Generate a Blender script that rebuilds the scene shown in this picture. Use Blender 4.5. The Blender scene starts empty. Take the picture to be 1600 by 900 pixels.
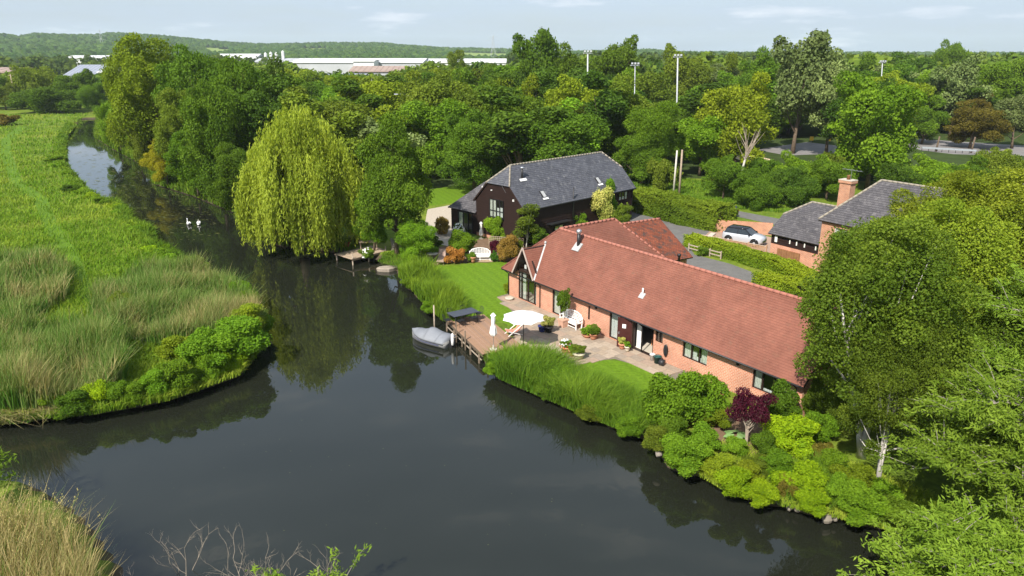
import bpy, bmesh, math, random
import numpy as np
from mathutils import Vector

S = bpy.context.scene
COL = S.collection
R = math.radians

# ------------------------------------------------------------------ camera
CH, PITCH, FPX = 18.0, R(18.0), 1142.0          # drone height, tilt, focal length in photo pixels (1600 wide)
cam = bpy.data.cameras.new('camera'); cam.sensor_width = 36; cam.lens = 36 * FPX / 1600
cam.clip_start = .5; cam.clip_end = 20000
camo = bpy.data.objects.new('camera', cam); COL.objects.link(camo)
camo.location = (0, 0, CH); camo.rotation_euler = (R(90) - PITCH, 0, 0)
S.camera = camo
# ------------------------------------------------------------------ sky and sun
SUN_EL = R(44); SUN_TO = Vector((.50, .866, 0)).normalized()       # horizontal direction the light travels
w = bpy.data.worlds.new('World'); S.world = w; w.use_nodes = True
nt = w.node_tree; N = nt.nodes; L = nt.links
bg = N['Background']; bg.inputs[1].default_value = .115
sky = N.new('ShaderNodeTexSky'); sky.sky_type = 'NISHITA'; sky.sun_disc = False
sky.sun_elevation = SUN_EL; sky.sun_rotation = math.atan2(-SUN_TO.x, -SUN_TO.y)
sky.altitude = 50; sky.air_density = 1.0; sky.dust_density = 2.2; sky.ozone_density = 1.6
tc = N.new('ShaderNodeTexCoord'); mp = N.new('ShaderNodeMapping'); mp.inputs['Scale'].default_value = (2.2, 2.2, 13)
L.new(tc.outputs['Generated'], mp.inputs[0])
nz = N.new('ShaderNodeTexNoise'); nz.inputs['Scale'].default_value = 1.9; nz.inputs['Detail'].default_value = 7; nz.inputs['Roughness'].default_value = .58
L.new(mp.outputs[0], nz.inputs['Vector'])
def sky_ramp(p0, p1, v0, v1):
    r = N.new('ShaderNodeValToRGB'); r.color_ramp.elements[0].position = p0; r.color_ramp.elements[1].position = p1
    r.color_ramp.elements[0].color = (v0, v0, v0, 1); r.color_ramp.elements[1].color = (v1, v1, v1, 1); L.new(nz.outputs[0], r.inputs[0]); return r
def sky_mix(fac, a, col):
    m = N.new('ShaderNodeMix'); m.data_type = 'RGBA'; m.inputs[7].default_value = (*col, 1); L.new(fac, m.inputs[0]); L.new(a, m.inputs[6]); return m.outputs[2]
veil = sky_mix(sky_ramp(.36, .66, .62, .9).outputs[0], sky.outputs[0], (3.15, 3.85, 4.75))      # thin milky veil
L.new(sky_mix(sky_ramp(.56, .68, 0, .9).outputs[0], veil, (5.0, 5.3, 5.7)), bg.inputs[0])       # brighter cloud patches
sl = bpy.data.lights.new('sun', 'SUN'); sl.energy = 5.0; sl.angle = R(.55); sl.color = (1, .945, .86)
so = bpy.data.objects.new('sun', sl); COL.objects.link(so)
so.rotation_euler = Vector((SUN_TO.x * math.cos(SUN_EL), SUN_TO.y * math.cos(SUN_EL), -math.sin(SUN_EL))).to_track_quat('-Z', 'Y').to_euler()
S.view_settings.view_transform = 'Standard'; S.view_settings.look = 'None'
S.view_settings.exposure = 0.7; S.view_settings.gamma = 1
cy = S.cycles; cy.use_denoising = True; cy.max_bounces = 6; cy.diffuse_bounces = 3; cy.glossy_bounces = 3
cy.transmission_bounces = 4; cy.transparent_max_bounces = 6; cy.volume_bounces = 1; cy.use_adaptive_sampling = True
cy.caustics_reflective = False; cy.caustics_refractive = False

# ------------------------------------------------------------------ survey helpers
WATER = -.6
def P(x, y, z=0.0):
    "spot on the level z seen at photo pixel (x, y)"
    u = (x - 800) / FPX; v = (450 - y) / FPX
    d = (u, math.cos(PITCH) + v * math.sin(PITCH), -math.sin(PITCH) + v * math.cos(PITCH))
    t = (z - CH) / d[2]
    return Vector((d[0] * t, d[1] * t, z))
def ztop(b, y):
    "height over the spot b that reaches photo row y"
    v = (450 - y) / FPX
    return CH + b[1] * (-math.sin(PITCH) + v * math.cos(PITCH)) / (math.cos(PITCH) + v * math.sin(PITCH))
def proj(p):
    q = (p[0], p[1], p[2] - CH)
    Z = q[1] * math.cos(PITCH) - q[2] * math.sin(PITCH); Y = q[1] * math.sin(PITCH) + q[2] * math.cos(PITCH)
    return 800 + FPX * q[0] / Z, 450 - FPX * Y / Z, Z

# ------------------------------------------------------------------ materials
def newmat(name):
    m = bpy.data.materials.new(name); m.use_nodes = True
    return m, m.node_tree.nodes, m.node_tree.links, m.node_tree.nodes['Principled BSDF']
def ramp(N, stops):
    r = N.new('ShaderNodeValToRGB'); e = r.color_ramp.elements
    while len(e) < len(stops): e.new(.5)
    for k, (p, c) in enumerate(stops): e[k].position = p; e[k].color = (*c, 1)
    return r
def M(name, col, col2=None, rough=.65, spec=.3, scale=3.0, bump=0.0, metal=0.0, detail=5, bscale=None, coord='Object', stretch=None):
    "plain surface: two tones mixed by noise, optional fine relief"
    m, N, L, p = newmat(name)
    p.inputs['Roughness'].default_value = rough; p.inputs['Specular IOR Level'].default_value = spec; p.inputs['Metallic'].default_value = metal
    col2 = col2 or tuple(c * .78 for c in col)
    tc = N.new('ShaderNodeTexCoord'); src = tc.outputs[coord]
    if stretch:
        mp = N.new('ShaderNodeMapping'); mp.inputs['Scale'].default_value = stretch; L.new(src, mp.inputs[0]); src = mp.outputs[0]
    n = N.new('ShaderNodeTexNoise'); n.inputs['Scale'].default_value = scale; n.inputs['Detail'].default_value = detail; n.inputs['Roughness'].default_value = .65
    L.new(src, n.inputs['Vector'])
    r = ramp(N, [(.32, col2), (.68, col)]); L.new(n.outputs[0], r.inputs[0]); L.new(r.outputs[0], p.inputs['Base Color'])
    if bump:
        b = N.new('ShaderNodeBump'); b.inputs['Strength'].default_value = bump; b.inputs['Distance'].default_value = .03
        n2 = N.new('ShaderNodeTexNoise'); n2.inputs['Scale'].default_value = bscale or scale * 6; n2.inputs['Detail'].default_value = 4
        L.new(src, n2.inputs['Vector']); L.new(n2.outputs[0], b.inputs['Height']); L.new(b.outputs[0], p.inputs['Normal'])
    return m
def LEAF(name, a, b, trans=.35, rough=.6, spec=.08, hue=.012, val=.2, gain=(1.08, 1.14, .62)):
    "foliage: two tones by the leaf's own tint, plant-to-plant variation, light passing through"
    m, N, L, p = newmat(name); a = tuple(x * g for x, g in zip(a, gain)); b = tuple(x * g for x, g in zip(b, gain))
    at = N.new('ShaderNodeAttribute'); at.attribute_name = 'tint'
    r = ramp(N, [(.12, a), (.9, b)]); L.new(at.outputs['Fac'], r.inputs[0])
    oi = N.new('ShaderNodeObjectInfo'); hs = N.new('ShaderNodeHueSaturation')
    m1 = N.new('ShaderNodeMapRange'); m1.inputs[3].default_value = .5 - hue; m1.inputs[4].default_value = .5 + hue * .3
    m2 = N.new('ShaderNodeMapRange'); m2.inputs[3].default_value = 1 - val; m2.inputs[4].default_value = 1 + val
    ml = N.new('ShaderNodeMath'); ml.operation = 'MULTIPLY'; ml.inputs[1].default_value = 7.31
    fr = N.new('ShaderNodeMath'); fr.operation = 'FRACT'
    L.new(oi.outputs['Random'], m1.inputs[0]); L.new(oi.outputs['Random'], ml.inputs[0]); L.new(ml.outputs[0], fr.inputs[0]); L.new(fr.outputs[0], m2.inputs[0])
    L.new(m1.outputs[0], hs.inputs['Hue']); L.new(m2.outputs[0], hs.inputs['Value']); L.new(r.outputs[0], hs.inputs['Color'])
    L.new(hs.outputs[0], p.inputs['Base Color']); p.inputs['Roughness'].default_value = rough; p.inputs['Specular IOR Level'].default_value = spec
    t = N.new('ShaderNodeBsdfTranslucent'); g = N.new('ShaderNodeMix'); g.data_type = 'RGBA'; g.blend_type = 'MULTIPLY'; g.inputs[0].default_value = 1
    g.inputs[7].default_value = (1.35, 1.25, .55, 1); L.new(hs.outputs[0], g.inputs[6]); L.new(g.outputs[2], t.inputs[0])
    mx = N.new('ShaderNodeMixShader'); mx.inputs[0].default_value = trans
    L.new(p.outputs[0], mx.inputs[1]); L.new(t.outputs[0], mx.inputs[2]); L.new(mx.outputs[0], N['Material Output'].inputs[0])
    return m
def BRICK(name, c1, c2, mortar, bw, bh, msize=.012, rough=.8, bump=.4, offset=.5, patch=None, patchscale=.6, spec=.2):
    "courses of small pieces on UVs measured in metres"
    m, N, L, p = newmat(name)
    tc = N.new('ShaderNodeTexCoord')
    t = N.new('ShaderNodeTexBrick'); t.inputs['Scale'].default_value = 1; t.inputs['Brick Width'].default_value = bw; t.inputs['Row Height'].default_value = bh
    t.inputs['Mortar Size'].default_value = msize; t.inputs['Mortar Smooth'].default_value = .2; t.offset = offset; t.inputs['Bias'].default_value = 0
    t.inputs['Color1'].default_value = (*c1, 1); t.inputs['Color2'].default_value = (*c2, 1); t.inputs['Mortar'].default_value = (*mortar, 1)
    L.new(tc.outputs['UV'], t.inputs['Vector']); out = t.outputs[0]
    n = N.new('ShaderNodeTexNoise'); n.inputs['Scale'].default_value = patchscale; n.inputs['Detail'].default_value = 6; n.inputs['Roughness'].default_value = .7
    L.new(tc.outputs['UV'], n.inputs['Vector'])
    r = ramp(N, [(.38, (.82, .82, .82)), (.64, (1.14, 1.14, 1.14))]); L.new(n.outputs[0], r.inputs[0])
    mm = N.new('ShaderNodeMix'); mm.data_type = 'RGBA'; mm.blend_type = 'MULTIPLY'; mm.inputs[0].default_value = 1
    L.new(out, mm.inputs[6]); L.new(r.outputs[0], mm.inputs[7]); out = mm.outputs[2]
    if patch:
        n3 = N.new('ShaderNodeTexNoise'); n3.inputs['Scale'].default_value = 2.1; n3.inputs['Detail'].default_value = 9; n3.inputs['Roughness'].default_value = .75
        L.new(tc.outputs['UV'], n3.inputs['Vector']); r3 = ramp(N, [(patch[1], (0, 0, 0)), (patch[1] + .12, (1, 1, 1))]); L.new(n3.outputs[0], r3.inputs[0])
        m3 = N.new('ShaderNodeMix'); m3.data_type = 'RGBA'; m3.inputs[7].default_value = (*patch[0], 1)
        L.new(r3.outputs[0], m3.inputs[0]); L.new(out, m3.inputs[6]); out = m3.outputs[2]
    L.new(out, p.inputs['Base Color']); p.inputs['Roughness'].default_value = rough; p.inputs['Specular IOR Level'].default_value = spec
    if bump:
        b = N.new('ShaderNodeBump'); b.inputs['Strength'].default_value = bump; b.inputs['Distance'].default_value = .012; b.invert = True
        L.new(t.outputs['Fac'], b.inputs['Height']); L.new(b.outputs[0], p.inputs['Normal'])
    return m

# ------------------------------------------------------------------ object helpers
def link(name, data, parent=None):
    o = bpy.data.objects.new(name, data); COL.objects.link(o)
    if parent is not None: o.parent = parent
    return o
def tag(o, label=None, cat=None, group=None, kind=None):
    if label: o['label'] = label
    if cat: o['category'] = cat
    if group: o['group'] = group
    if kind: o['kind'] = kind
    return o
def thing(name, loc, label, cat, rz=0, group=None):
    o = link(name, None); o.location = loc; o.rotation_euler = (0, 0, rz); o.empty_display_size = .2
    return tag(o, label, cat, group)
def mesh_np(name, V, quads=None, tris=None, mat=None, tint=None, smooth=False):
    me = bpy.data.meshes.new(name); V = np.ascontiguousarray(V, dtype=np.float32).reshape(-1, 3)
    me.vertices.add(len(V)); me.vertices.foreach_set('co', V.ravel())
    nq = 0 if quads is None else len(quads); n3 = 0 if tris is None else len(tris)
    li = np.concatenate([a for a in ((np.asarray(quads).ravel() if nq else None), (np.asarray(tris).ravel() if n3 else None)) if a is not None]).astype(np.int32)
    me.loops.add(len(li)); me.loops.foreach_set('vertex_index', li); me.polygons.add(nq + n3)
    st = np.concatenate([np.arange(nq) * 4, nq * 4 + np.arange(n3) * 3]).astype(np.int32)
    me.polygons.foreach_set('loop_start', st)
    me.update(calc_edges=True)
    if not smooth: me.shade_flat()
    if tint is not None:
        a = me.attributes.new('tint', 'FLOAT', 'FACE'); a.data.foreach_set('value', np.ascontiguousarray(tint, dtype=np.float32))
    if mat: me.materials.append(mat)
    return me
class MB:
    "collects shapes into one mesh"
    def __init__(s): s.v = []; s.f = []; s.uv = {}
    def add(s, vs, fs, uvs=None):
        o = len(s.v); s.v += [tuple(v) for v in vs]
        for k, f in enumerate(fs):
            if uvs: s.uv[len(s.f)] = uvs[k]
            s.f.append(tuple(o + i for i in f))
        return s
    def obox(s, c, ax, ay, az):
        c, ax, ay, az = map(Vector, (c, ax, ay, az)); vs = []
        for sz in (-1, 1):
            for sx, sy in ((-1, -1), (1, -1), (1, 1), (-1, 1)): vs.append(c + ax * sx + ay * sy + az * sz)
        return s.add(vs, [(3, 2, 1, 0), (4, 5, 6, 7), (0, 1, 5, 4), (1, 2, 6, 5), (2, 3, 7, 6), (3, 0, 4, 7)])
    def box(s, c, size, rz=0):
        ca, sa = math.cos(rz), math.sin(rz); x, y, z = (k / 2 for k in size)
        return s.obox(c, (ca * x, sa * x, 0), (-sa * y, ca * y, 0), (0, 0, z))
    def bar(s, a, b, wd, ht, up=(0, 0, 1)):
        a, b, up = Vector(a), Vector(b), Vector(up); d = b - a; t = d.normalized()
        sd = t.cross(up)
        if sd.length < 1e-4: sd = t.cross(Vector((1, 0, 0)))
        sd.normalize(); u = sd.cross(t)
        return s.obox((a + b) / 2, d / 2, sd * wd / 2, u * ht / 2)
    def tube(s, pts, rad, n=7, cap=True):
        pts = [Vector(p) for p in pts]; rad = rad if isinstance(rad, (list, tuple)) else [rad] * len(pts); vs = []; fs = []
        for i, p in enumerate(pts):
            t = (pts[min(i + 1, len(pts) - 1)] - pts[max(i - 1, 0)]).normalized()
            u = t.cross(Vector((.31, .95, .1)));
            if u.length < .1: u = t.cross(Vector((1, 0, 0)))
            u.normalize(); v = t.cross(u)
            for k in range(n):
                a = 2 * math.pi * k / n; vs.append(p + (u * math.cos(a) + v * math.sin(a)) * rad[i])
        for i in range(len(pts) - 1):
            for k in range(n): fs.append((i * n + k, i * n + (k + 1) % n, (i + 1) * n + (k + 1) % n, (i + 1) * n + k))
        if cap: fs.append(tuple(range(n))[::-1]); fs.append(tuple((len(pts) - 1) * n + k for k in range(n)))
        return s.add(vs, fs)
    def lathe(s, prof, n=14, c=(0, 0, 0), sy=1.0):
        vs = []; fs = []
        for r, z in prof:
            for k in range(n):
                a = 2 * math.pi * k / n; vs.append((c[0] + r * math.cos(a), c[1] + r * math.sin(a) * sy, c[2] + z))
        for i in range(len(prof) - 1):
            for k in range(n): fs.append((i * n + k, i * n + (k + 1) % n, (i + 1) * n + (k + 1) % n, (i + 1) * n + k))
        fs.append(tuple(range(n))[::-1]); fs.append(tuple((len(prof) - 1) * n + k for k in range(n)))
        return s.add(vs, fs)
    def loft(s, rings, cap=True):
        n = len(rings[0]); vs = [p for r in rings for p in r]; fs = []
        for i in range(len(rings) - 1):
            for k in range(n): fs.append((i * n + k, i * n + (k + 1) % n, (i + 1) * n + (k + 1) % n, (i + 1) * n + k))
        if cap: fs.append(tuple(range(n))[::-1]); fs.append(tuple((len(rings) - 1) * n + k for k in range(n)))
        return s.add(vs, fs)
    def prism(s, poly, z0, z1):
        n = len(poly); vs = [(p[0], p[1], z0) for p in poly] + [(p[0], p[1], z1) for p in poly]
        fs = [tuple(range(n))[::-1], tuple(range(n, 2 * n))] + [(k, (k + 1) % n, n + (k + 1) % n, n + k) for k in range(n)]
        return s.add(vs, fs)
    def mesh(s, name, mat=None, smooth=False, fixn=True):
        me = bpy.data.meshes.new(name); me.from_pydata(s.v, [], s.f)
        if s.uv:
            ul = me.uv_layers.new(name='UVMap')
            for k, u in s.uv.items():
                for j, li in enumerate(me.polygons[k].loop_indices): ul.data[li].uv = u[j]
        if fixn and not s.uv:
            b = bmesh.new(); b.from_mesh(me); bmesh.ops.recalc_face_normals(b, faces=b.faces); b.to_mesh(me); b.free()
        if smooth: me.shade_smooth()
        else: me.shade_flat()
        if mat: me.materials.append(mat)
        return me
    def build(s, name, mat, parent=None, smooth=False, loc=None, rz=0):
        o = link(name, s.mesh(name, mat, smooth), parent)
        if loc is not None: o.location = loc
        o.rotation_euler = (0, 0, rz)
        return o
def copy_tree(o, parent=None):
    c = o.copy(); COL.objects.link(c); c.parent = parent
    for ch in list(o.children): copy_tree(ch, c)
    return c
def setmat(o, m):
    if o.material_slots: o.material_slots[0].link = 'OBJECT'; o.material_slots[0].material = m
def sheet(name, poly, z, mat, kind='structure', thick=None):
    "flat sheet with a world polygon"
    b = bmesh.new(); vs = [b.verts.new((p[0], p[1], z)) for p in poly]; f = b.faces.new(vs)
    if f.normal.z < 0: f.normal_flip()
    bmesh.ops.triangulate(b, faces=b.faces)
    me = bpy.data.meshes.new(name); b.to_mesh(me); b.free(); me.materials.append(mat)
    o = link(name, me); tag(o, kind=kind); return o
def inpoly(x, y, poly):
    x = np.asarray(x); y = np.asarray(y); r = np.zeros(x.shape, bool); n = len(poly)
    for i in range(n):
        x0, y0 = poly[i][0], poly[i][1]; x1, y1 = poly[(i + 1) % n][0], poly[(i + 1) % n][1]
        if y0 == y1: continue
        c = ((y0 > y) != (y1 > y)) & (x < (x1 - x0) * (y - y0) / (y1 - y0) + x0); r ^= c
    return r
def sample_poly(poly, n, rng):
    a = np.array([[p[0], p[1]] for p in poly]); lo, hi = a.min(0), a.max(0); out = np.zeros((0, 2))
    while len(out) < n:
        q = rng.uniform(lo, hi, (n * 2, 2)); q = q[inpoly(q[:, 0], q[:, 1], poly)]; out = np.vstack([out, q])
    return out[:n]
def Pn(q, z=0.0):
    q = np.asarray(q, float); u = (q[:, 0] - 800) / FPX; v = (450 - q[:, 1]) / FPX
    dy = math.cos(PITCH) + v * math.sin(PITCH); dz = -math.sin(PITCH) + v * math.cos(PITCH); t = (z - CH) / dz
    return np.stack([u * t, dy * t, np.full(len(q), z)], 1)

# ------------------------------------------------------------------ palette
m_bark = M('bark_brown', (.16, .12, .085), (.09, .065, .045), .9, .1, 4, .5)
m_bark_grey = M('bark_grey', (.30, .27, .23), (.17, .15, .12), .9, .1, 3, .5)
m_birch = M('bark_birch_white', (.66, .63, .58), (.30, .27, .24), .8, .15, 2.2, .3, stretch=(1, 1, .35))
m_dead = M('dead_wood', (.42, .35, .27), (.26, .21, .16), .9, .1, 6, .3)
lf_mid = LEAF('leaf_mid_green', (.062, .118, .016), (.125, .205, .028))
lf_dark = LEAF('leaf_dark_green', (.042, .088, .016), (.085, .15, .026))
lf_fresh = LEAF('leaf_fresh_green', (.085, .165, .016), (.17, .28, .03))
lf_yel = LEAF('leaf_yellow_green', (.12, .165, .016), (.23, .28, .03))
lf_olive = LEAF('leaf_olive', (.085, .125, .02), (.16, .205, .035))
lf_silver = LEAF('leaf_silver', (.10, .135, .07), (.20, .24, .14), trans=.22)
lf_brown = LEAF('leaf_bronze', (.095, .08, .022), (.17, .14, .04))
lf_weep = LEAF('leaf_weeping_willow', (.205, .255, .042), (.365, .41, .09), trans=.45)
lf_birch = LEAF('leaf_birch', (.055, .092, .015), (.12, .165, .028))
lf_birchy = LEAF('leaf_birch_gold', (.115, .16, .02), (.23, .27, .04))
lf_wil = LEAF('leaf_willow_fresh', (.085, .15, .02), (.18, .27, .05), trans=.3)
lf_yel2 = LEAF('leaf_bright_yellow', (.22, .22, .02), (.34, .31, .03))
lf_orange = LEAF('leaf_orange', (.27, .115, .02), (.38, .185, .04), trans=.25, gain=(1, 1, 1))
lf_gold = LEAF('leaf_gold', (.22, .15, .025), (.34, .23, .045), trans=.25, gain=(1, 1, 1))
lf_yellow = LEAF('leaf_cream_yellow', (.17, .23, .035), (.50, .48, .13), trans=.25, gain=(1, 1, 1))
lf_purple = LEAF('leaf_purple', (.045, .007, .014), (.105, .015, .028), trans=.25, gain=(1, 1, 1))
lf_lime = LEAF('leaf_lime', (.14, .24, .012), (.27, .38, .02))
lf_white = LEAF('petal_white', (.78, .78, .74), (.85, .85, .82), trans=.15, gain=(1, 1, 1), val=.03, hue=.0)
lf_red = LEAF('petal_red', (.5, .05, .03), (.6, .12, .05), trans=.15)
lf_hedge = LEAF('leaf_hedge', (.075, .12, .016), (.17, .22, .028), val=.05)
lf_hedgey = LEAF('leaf_hedge_lime', (.10, .16, .016), (.22, .27, .026), val=.05)
lf_box = LEAF('leaf_box', (.035, .095, .02), (.065, .15, .03))
lf_reed = LEAF('reed_blade', (.08, .18, .026), (.36, .29, .15), trans=.28, val=.02, hue=.0, gain=(1.1, 1.1, 1))
lf_iris = LEAF('iris_blade', (.07, .14, .02), (.175, .25, .035), trans=.3, val=.05)
lf_grass = LEAF('meadow_blade', (.10, .19, .018), (.27, .31, .06), trans=.25, val=.0, hue=0)
lf_hosta = LEAF('leaf_hosta', (.16, .26, .16), (.30, .42, .28), trans=.15)

# ------------------------------------------------------------------ plant shapes (meshes shared between alike plants)
def leaf_quads(pos, nrm, size, rng, asp=.62, down=None):
    "pointed four-cornered leaves at pos facing nrm"
    n = len(pos); nrm = nrm / np.linalg.norm(nrm, axis=1, keepdims=True)
    t = rng.normal(size=(n, 3)) if down is None else down
    t = t - nrm * (t * nrm).sum(1, keepdims=True); t /= np.linalg.norm(t, axis=1, keepdims=True) + 1e-9
    b = np.cross(nrm, t); sz = size[:, None]
    V = np.stack([pos - t * sz * .5, pos + b * sz * .5 * asp - t * sz * .05, pos + t * sz * .5, pos - b * sz * .5 * asp - t * sz * .05], 1)
    return V
def crown_mesh(name, seed, rad, hc, z0, nl, n, leaf, lobe=(.24, .42), asp=.7, low=-.75, stray=.1, squash=.85, taper=0.0):
    rng = np.random.default_rng(seed); cs = []; lr = []
    nb = max(7, nl // 5); nsub = max(3, nl // nb)                # boughs, each carrying several leafy lobes
    for k in range(nb):
        zf = (low + (1 - low) * ((k + .5) / nb)) * .9; a = k * 2.39996 + rng.uniform(-.6, .6)
        rr = math.sqrt(max(0, 1 - zf * zf)) * (1 - taper * max(0, zf)); f = rng.uniform(.42, .84)
        bc = np.array([rad * f * rr * math.cos(a), rad * f * rr * math.sin(a), z0 + hc / 2 + hc / 2 * zf * rng.uniform(.68, .92)])
        od = bc - np.array([0, 0, z0 + hc * .4]); od /= np.linalg.norm(od) + 1e-6
        for j in range(nsub):
            o = rng.normal(size=3) * np.array([.17, .17, .13]) * rad + od * rad * .05 * j * rng.uniform(0, 1)
            cs.append(tuple(bc + o)); lr.append(rad * rng.uniform(*lobe) * rng.choice([.7, 1, 1.15]) * (1 - .2 * abs(zf)))
    lr = [min(l, max(.12 * rad, c[2] + .1)) for l, c in zip(lr, cs)]
    for k in range(max(3, nl // 8)):
        cs.append((*(rng.normal(size=2) * rad * .2), z0 + hc * rng.uniform(.35, .75))); lr.append(rad * .45)
    cs = np.array(cs); lr = np.array(lr); ltint = rng.uniform(-.28, .28, len(cs))
    out = []; tt = []; need = n
    while need > 0:
        m = int(need * 1.6) + 100; li = rng.choice(len(cs), m, p=lr ** 2 / (lr ** 2).sum())
        d = rng.normal(size=(m, 3)); d[:, 2] += .25; d /= np.linalg.norm(d, axis=1, keepdims=True)
        rf = .66 + .42 * rng.uniform(size=m) ** .7; st = rng.uniform(size=m) < stray; rf[st] = rng.uniform(1.02, 1.32, st.sum())
        p = cs[li] + d * (lr[li] * rf)[:, None] * np.array([1, 1, squash])
        keep = np.ones(m, bool)
        for j in range(len(cs)):
            q = np.linalg.norm((p - cs[j]) / np.array([1, 1, squash]), axis=1) / lr[j]
            keep &= (q > .72) | (li == j) | (rng.uniform(size=m) < .06)
        p, d, l2 = p[keep][:need], d[keep][:need], li[keep][:need]; need -= len(p)
        out.append(leaf_quads(p, d * .55 + rng.normal(size=d.shape) * .75 + np.array([0, 0, .25]), leaf * rng.uniform(.6, 1.45, len(p)), rng, asp))
        tt.append(np.clip(.45 + ltint[l2] + rng.normal(size=len(p)) * .2, 0, 1))
    V = np.concatenate(out); top = np.percentile(V[..., 2], 99.8); kz = (z0 + hc) / top; kr = rad / np.percentile(np.hypot(V[..., 0], V[..., 1]), 98.5); V = V * np.array([kr, kr, kz]); cs = cs * np.array([kr, kr, kz])
    me = mesh_np(name, V, quads=np.arange(len(V) * 4).reshape(-1, 4), tint=np.concatenate(tt))
    me.materials.append(lf_mid)
    return me, cs
def limb_mesh(name, h, r0, cs, seed, n=12, mat=None, lean=.03, multi=1):
    rng = np.random.default_rng(seed); b = MB()
    order = rng.permutation(len(cs))[:n]
    for t in range(multi):
        ax = np.array([rng.normal() * .03, rng.normal() * .03]) * h * (3 if multi > 1 else 1)
        top = h * .72; pts = []; rad = []
        for k in range(6):
            f = k / 5; pts.append((ax[0] * f + math.sin(f * 4 + t) * h * lean * .3, ax[1] * f + math.cos(f * 3 + t) * h * lean * .3, -.15 + f * top)); rad.append(r0 * (1 - .78 * f) * (1.25 if k == 0 else 1))
        b.tube(pts, rad, 8)
        for k in order[t::multi]:
            c = cs[k]; f = min(.9, max(.25, (c[2] - .25 * h) / (h * .9))); i = int(f * 5); p0 = Vector(pts[i]).lerp(Vector(pts[min(i + 1, 5)]), f * 5 - i)
            p2 = Vector(c); p1 = p0.lerp(p2, .5) + Vector((0, 0, -.04 * h)); rr = r0 * (1 - .75 * f) * .55
            b.tube([p0, p1, p2], [rr, rr * .6, rr * .2], 5, False)
    return b.mesh(name, mat or m_bark, True)
PROTO = {}
def proto(kind, var, **k):
    lm = k.pop('limb', {}); me, cs = crown_mesh('crown', hash((kind, var)) % 1000 if False else sum(map(ord, kind)) * 7 + var, **k)
    h = k['z0'] + k['hc']
    PROTO.setdefault(kind, []).append((me, limb_mesh('trunk', h, lm.get('r', h * .018), cs, var + 5, lm.get('n', 12), lm.get('mat'), multi=lm.get('multi', 1)), k['rad'], h))
for v in range(5): proto('broad', v, rad=4.6, hc=11.4, z0=.6, nl=46, n=25000, leaf=.27, lobe=(.2, .36), low=-.88, stray=.14)
for v in range(2): proto('tall', v, rad=3.6, hc=13.5, z0=2.5, nl=36, n=12000, leaf=.33, lobe=(.2, .36), stray=.22, taper=.25)
for v in range(2): proto('loose', v, rad=4.6, hc=11, z0=1.8, nl=44, n=10000, leaf=.34, lobe=(.15, .28), stray=.25)
for v in range(3): proto('fine', v, rad=4.6, hc=11.7, z0=.3, nl=60, n=50000, leaf=.19, lobe=(.16, .31), low=-.92, stray=.16)
for v in range(3): proto('bush', v, rad=1.0, hc=1.75, z0=0.0, nl=22, n=5200, leaf=.13, lobe=(.26, .44), low=-.95, limb=dict(r=.04, n=8))
for v in range(2): proto('finebush', v, rad=1.0, hc=1.75, z0=0.02, nl=26, n=15000, leaf=.075, lobe=(.24, .42), low=-.95, limb=dict(r=.04, n=8))
for v in range(2): proto('dome', v, rad=6, hc=7.5, z0=-.6, nl=60, n=34000, leaf=.27, lobe=(.15, .28), low=-.7, stray=.14)
proto('ball', 0, rad=1.0, hc=1.9, z0=0.0, nl=60, n=6000, leaf=.12, lobe=(.26, .3), low=-.98, stray=.0, limb=dict(r=.05, n=6))
for v in range(2): proto('birch', v, rad=4.4, hc=11.5, z0=1.6, nl=120, n=100000, leaf=.11, lobe=(.09, .19), stray=.25, asp=.75, taper=.2, limb=dict(r=.17, n=22, mat=m_birch, multi=2))
proto('sapling', 0, rad=1.0, hc=4.6, z0=.5, nl=24, n=6500, leaf=.11, lobe=(.28, .5), stray=.3, limb=dict(r=.05, n=8, mat=m_birch))
proto('maple', 0, rad=1.5, hc=1.2, z0=1.25, nl=26, n=9000, leaf=.09, lobe=(.2, .34), low=-.4, stray=.25, squash=.5, limb=dict(r=.07, n=14, mat=m_dead, multi=3))

def plant(name, base, h, rad, kind, leafmat, label, cat, group=None, var=None, rz=None, trunkmat=None, parts=('trunk', 'crown'), rady=None):
    rnd = random.Random(round(base[0] * 131 + base[1] * 17)); pr = PROTO[kind]
    me, tr, R0, H0 = pr[rnd.randrange(len(pr)) if var is None else var % len(pr)]
    o = thing(name, (base[0], base[1], base[2] if len(base) > 2 else 0), label, cat, rnd.uniform(0, 6.28) if rz is None else rz, group)
    sc = (rad / R0, (rady or rad) / R0, h / H0)
    t = link(parts[0], tr, o); t.scale = sc
    if trunkmat: setmat(t, trunkmat)
    c = link(parts[1], me, o); c.scale = sc; setmat(c, leafmat)
    return o
def tree(x, ytop, ybase, wpx, kind, leafmat, label, group=None, name='broadleaf_tree', **k):
    b = P(x, ybase); Z = proj(b)[2]
    if kind in ('broad', 'fine') and ztop(b, ytop) < 1.5 * wpx / 2 * Z / FPX: kind = 'dome'
    return plant(name, b, ztop(b, ytop), wpx / 2 * Z / FPX, kind, leafmat, label, 'tree', group, **k)
def shrub(x, y, wpx, hm, kind, leafmat, label, group=None, name='garden_shrub', z=0.0, **k):
    b = P(x, y, z); Z = proj(b)[2]
    return plant(name, b, hm, wpx / 2 * Z / FPX, kind, leafmat, label, 'shrub', group, parts=('stems', 'foliage'), **k)

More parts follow.
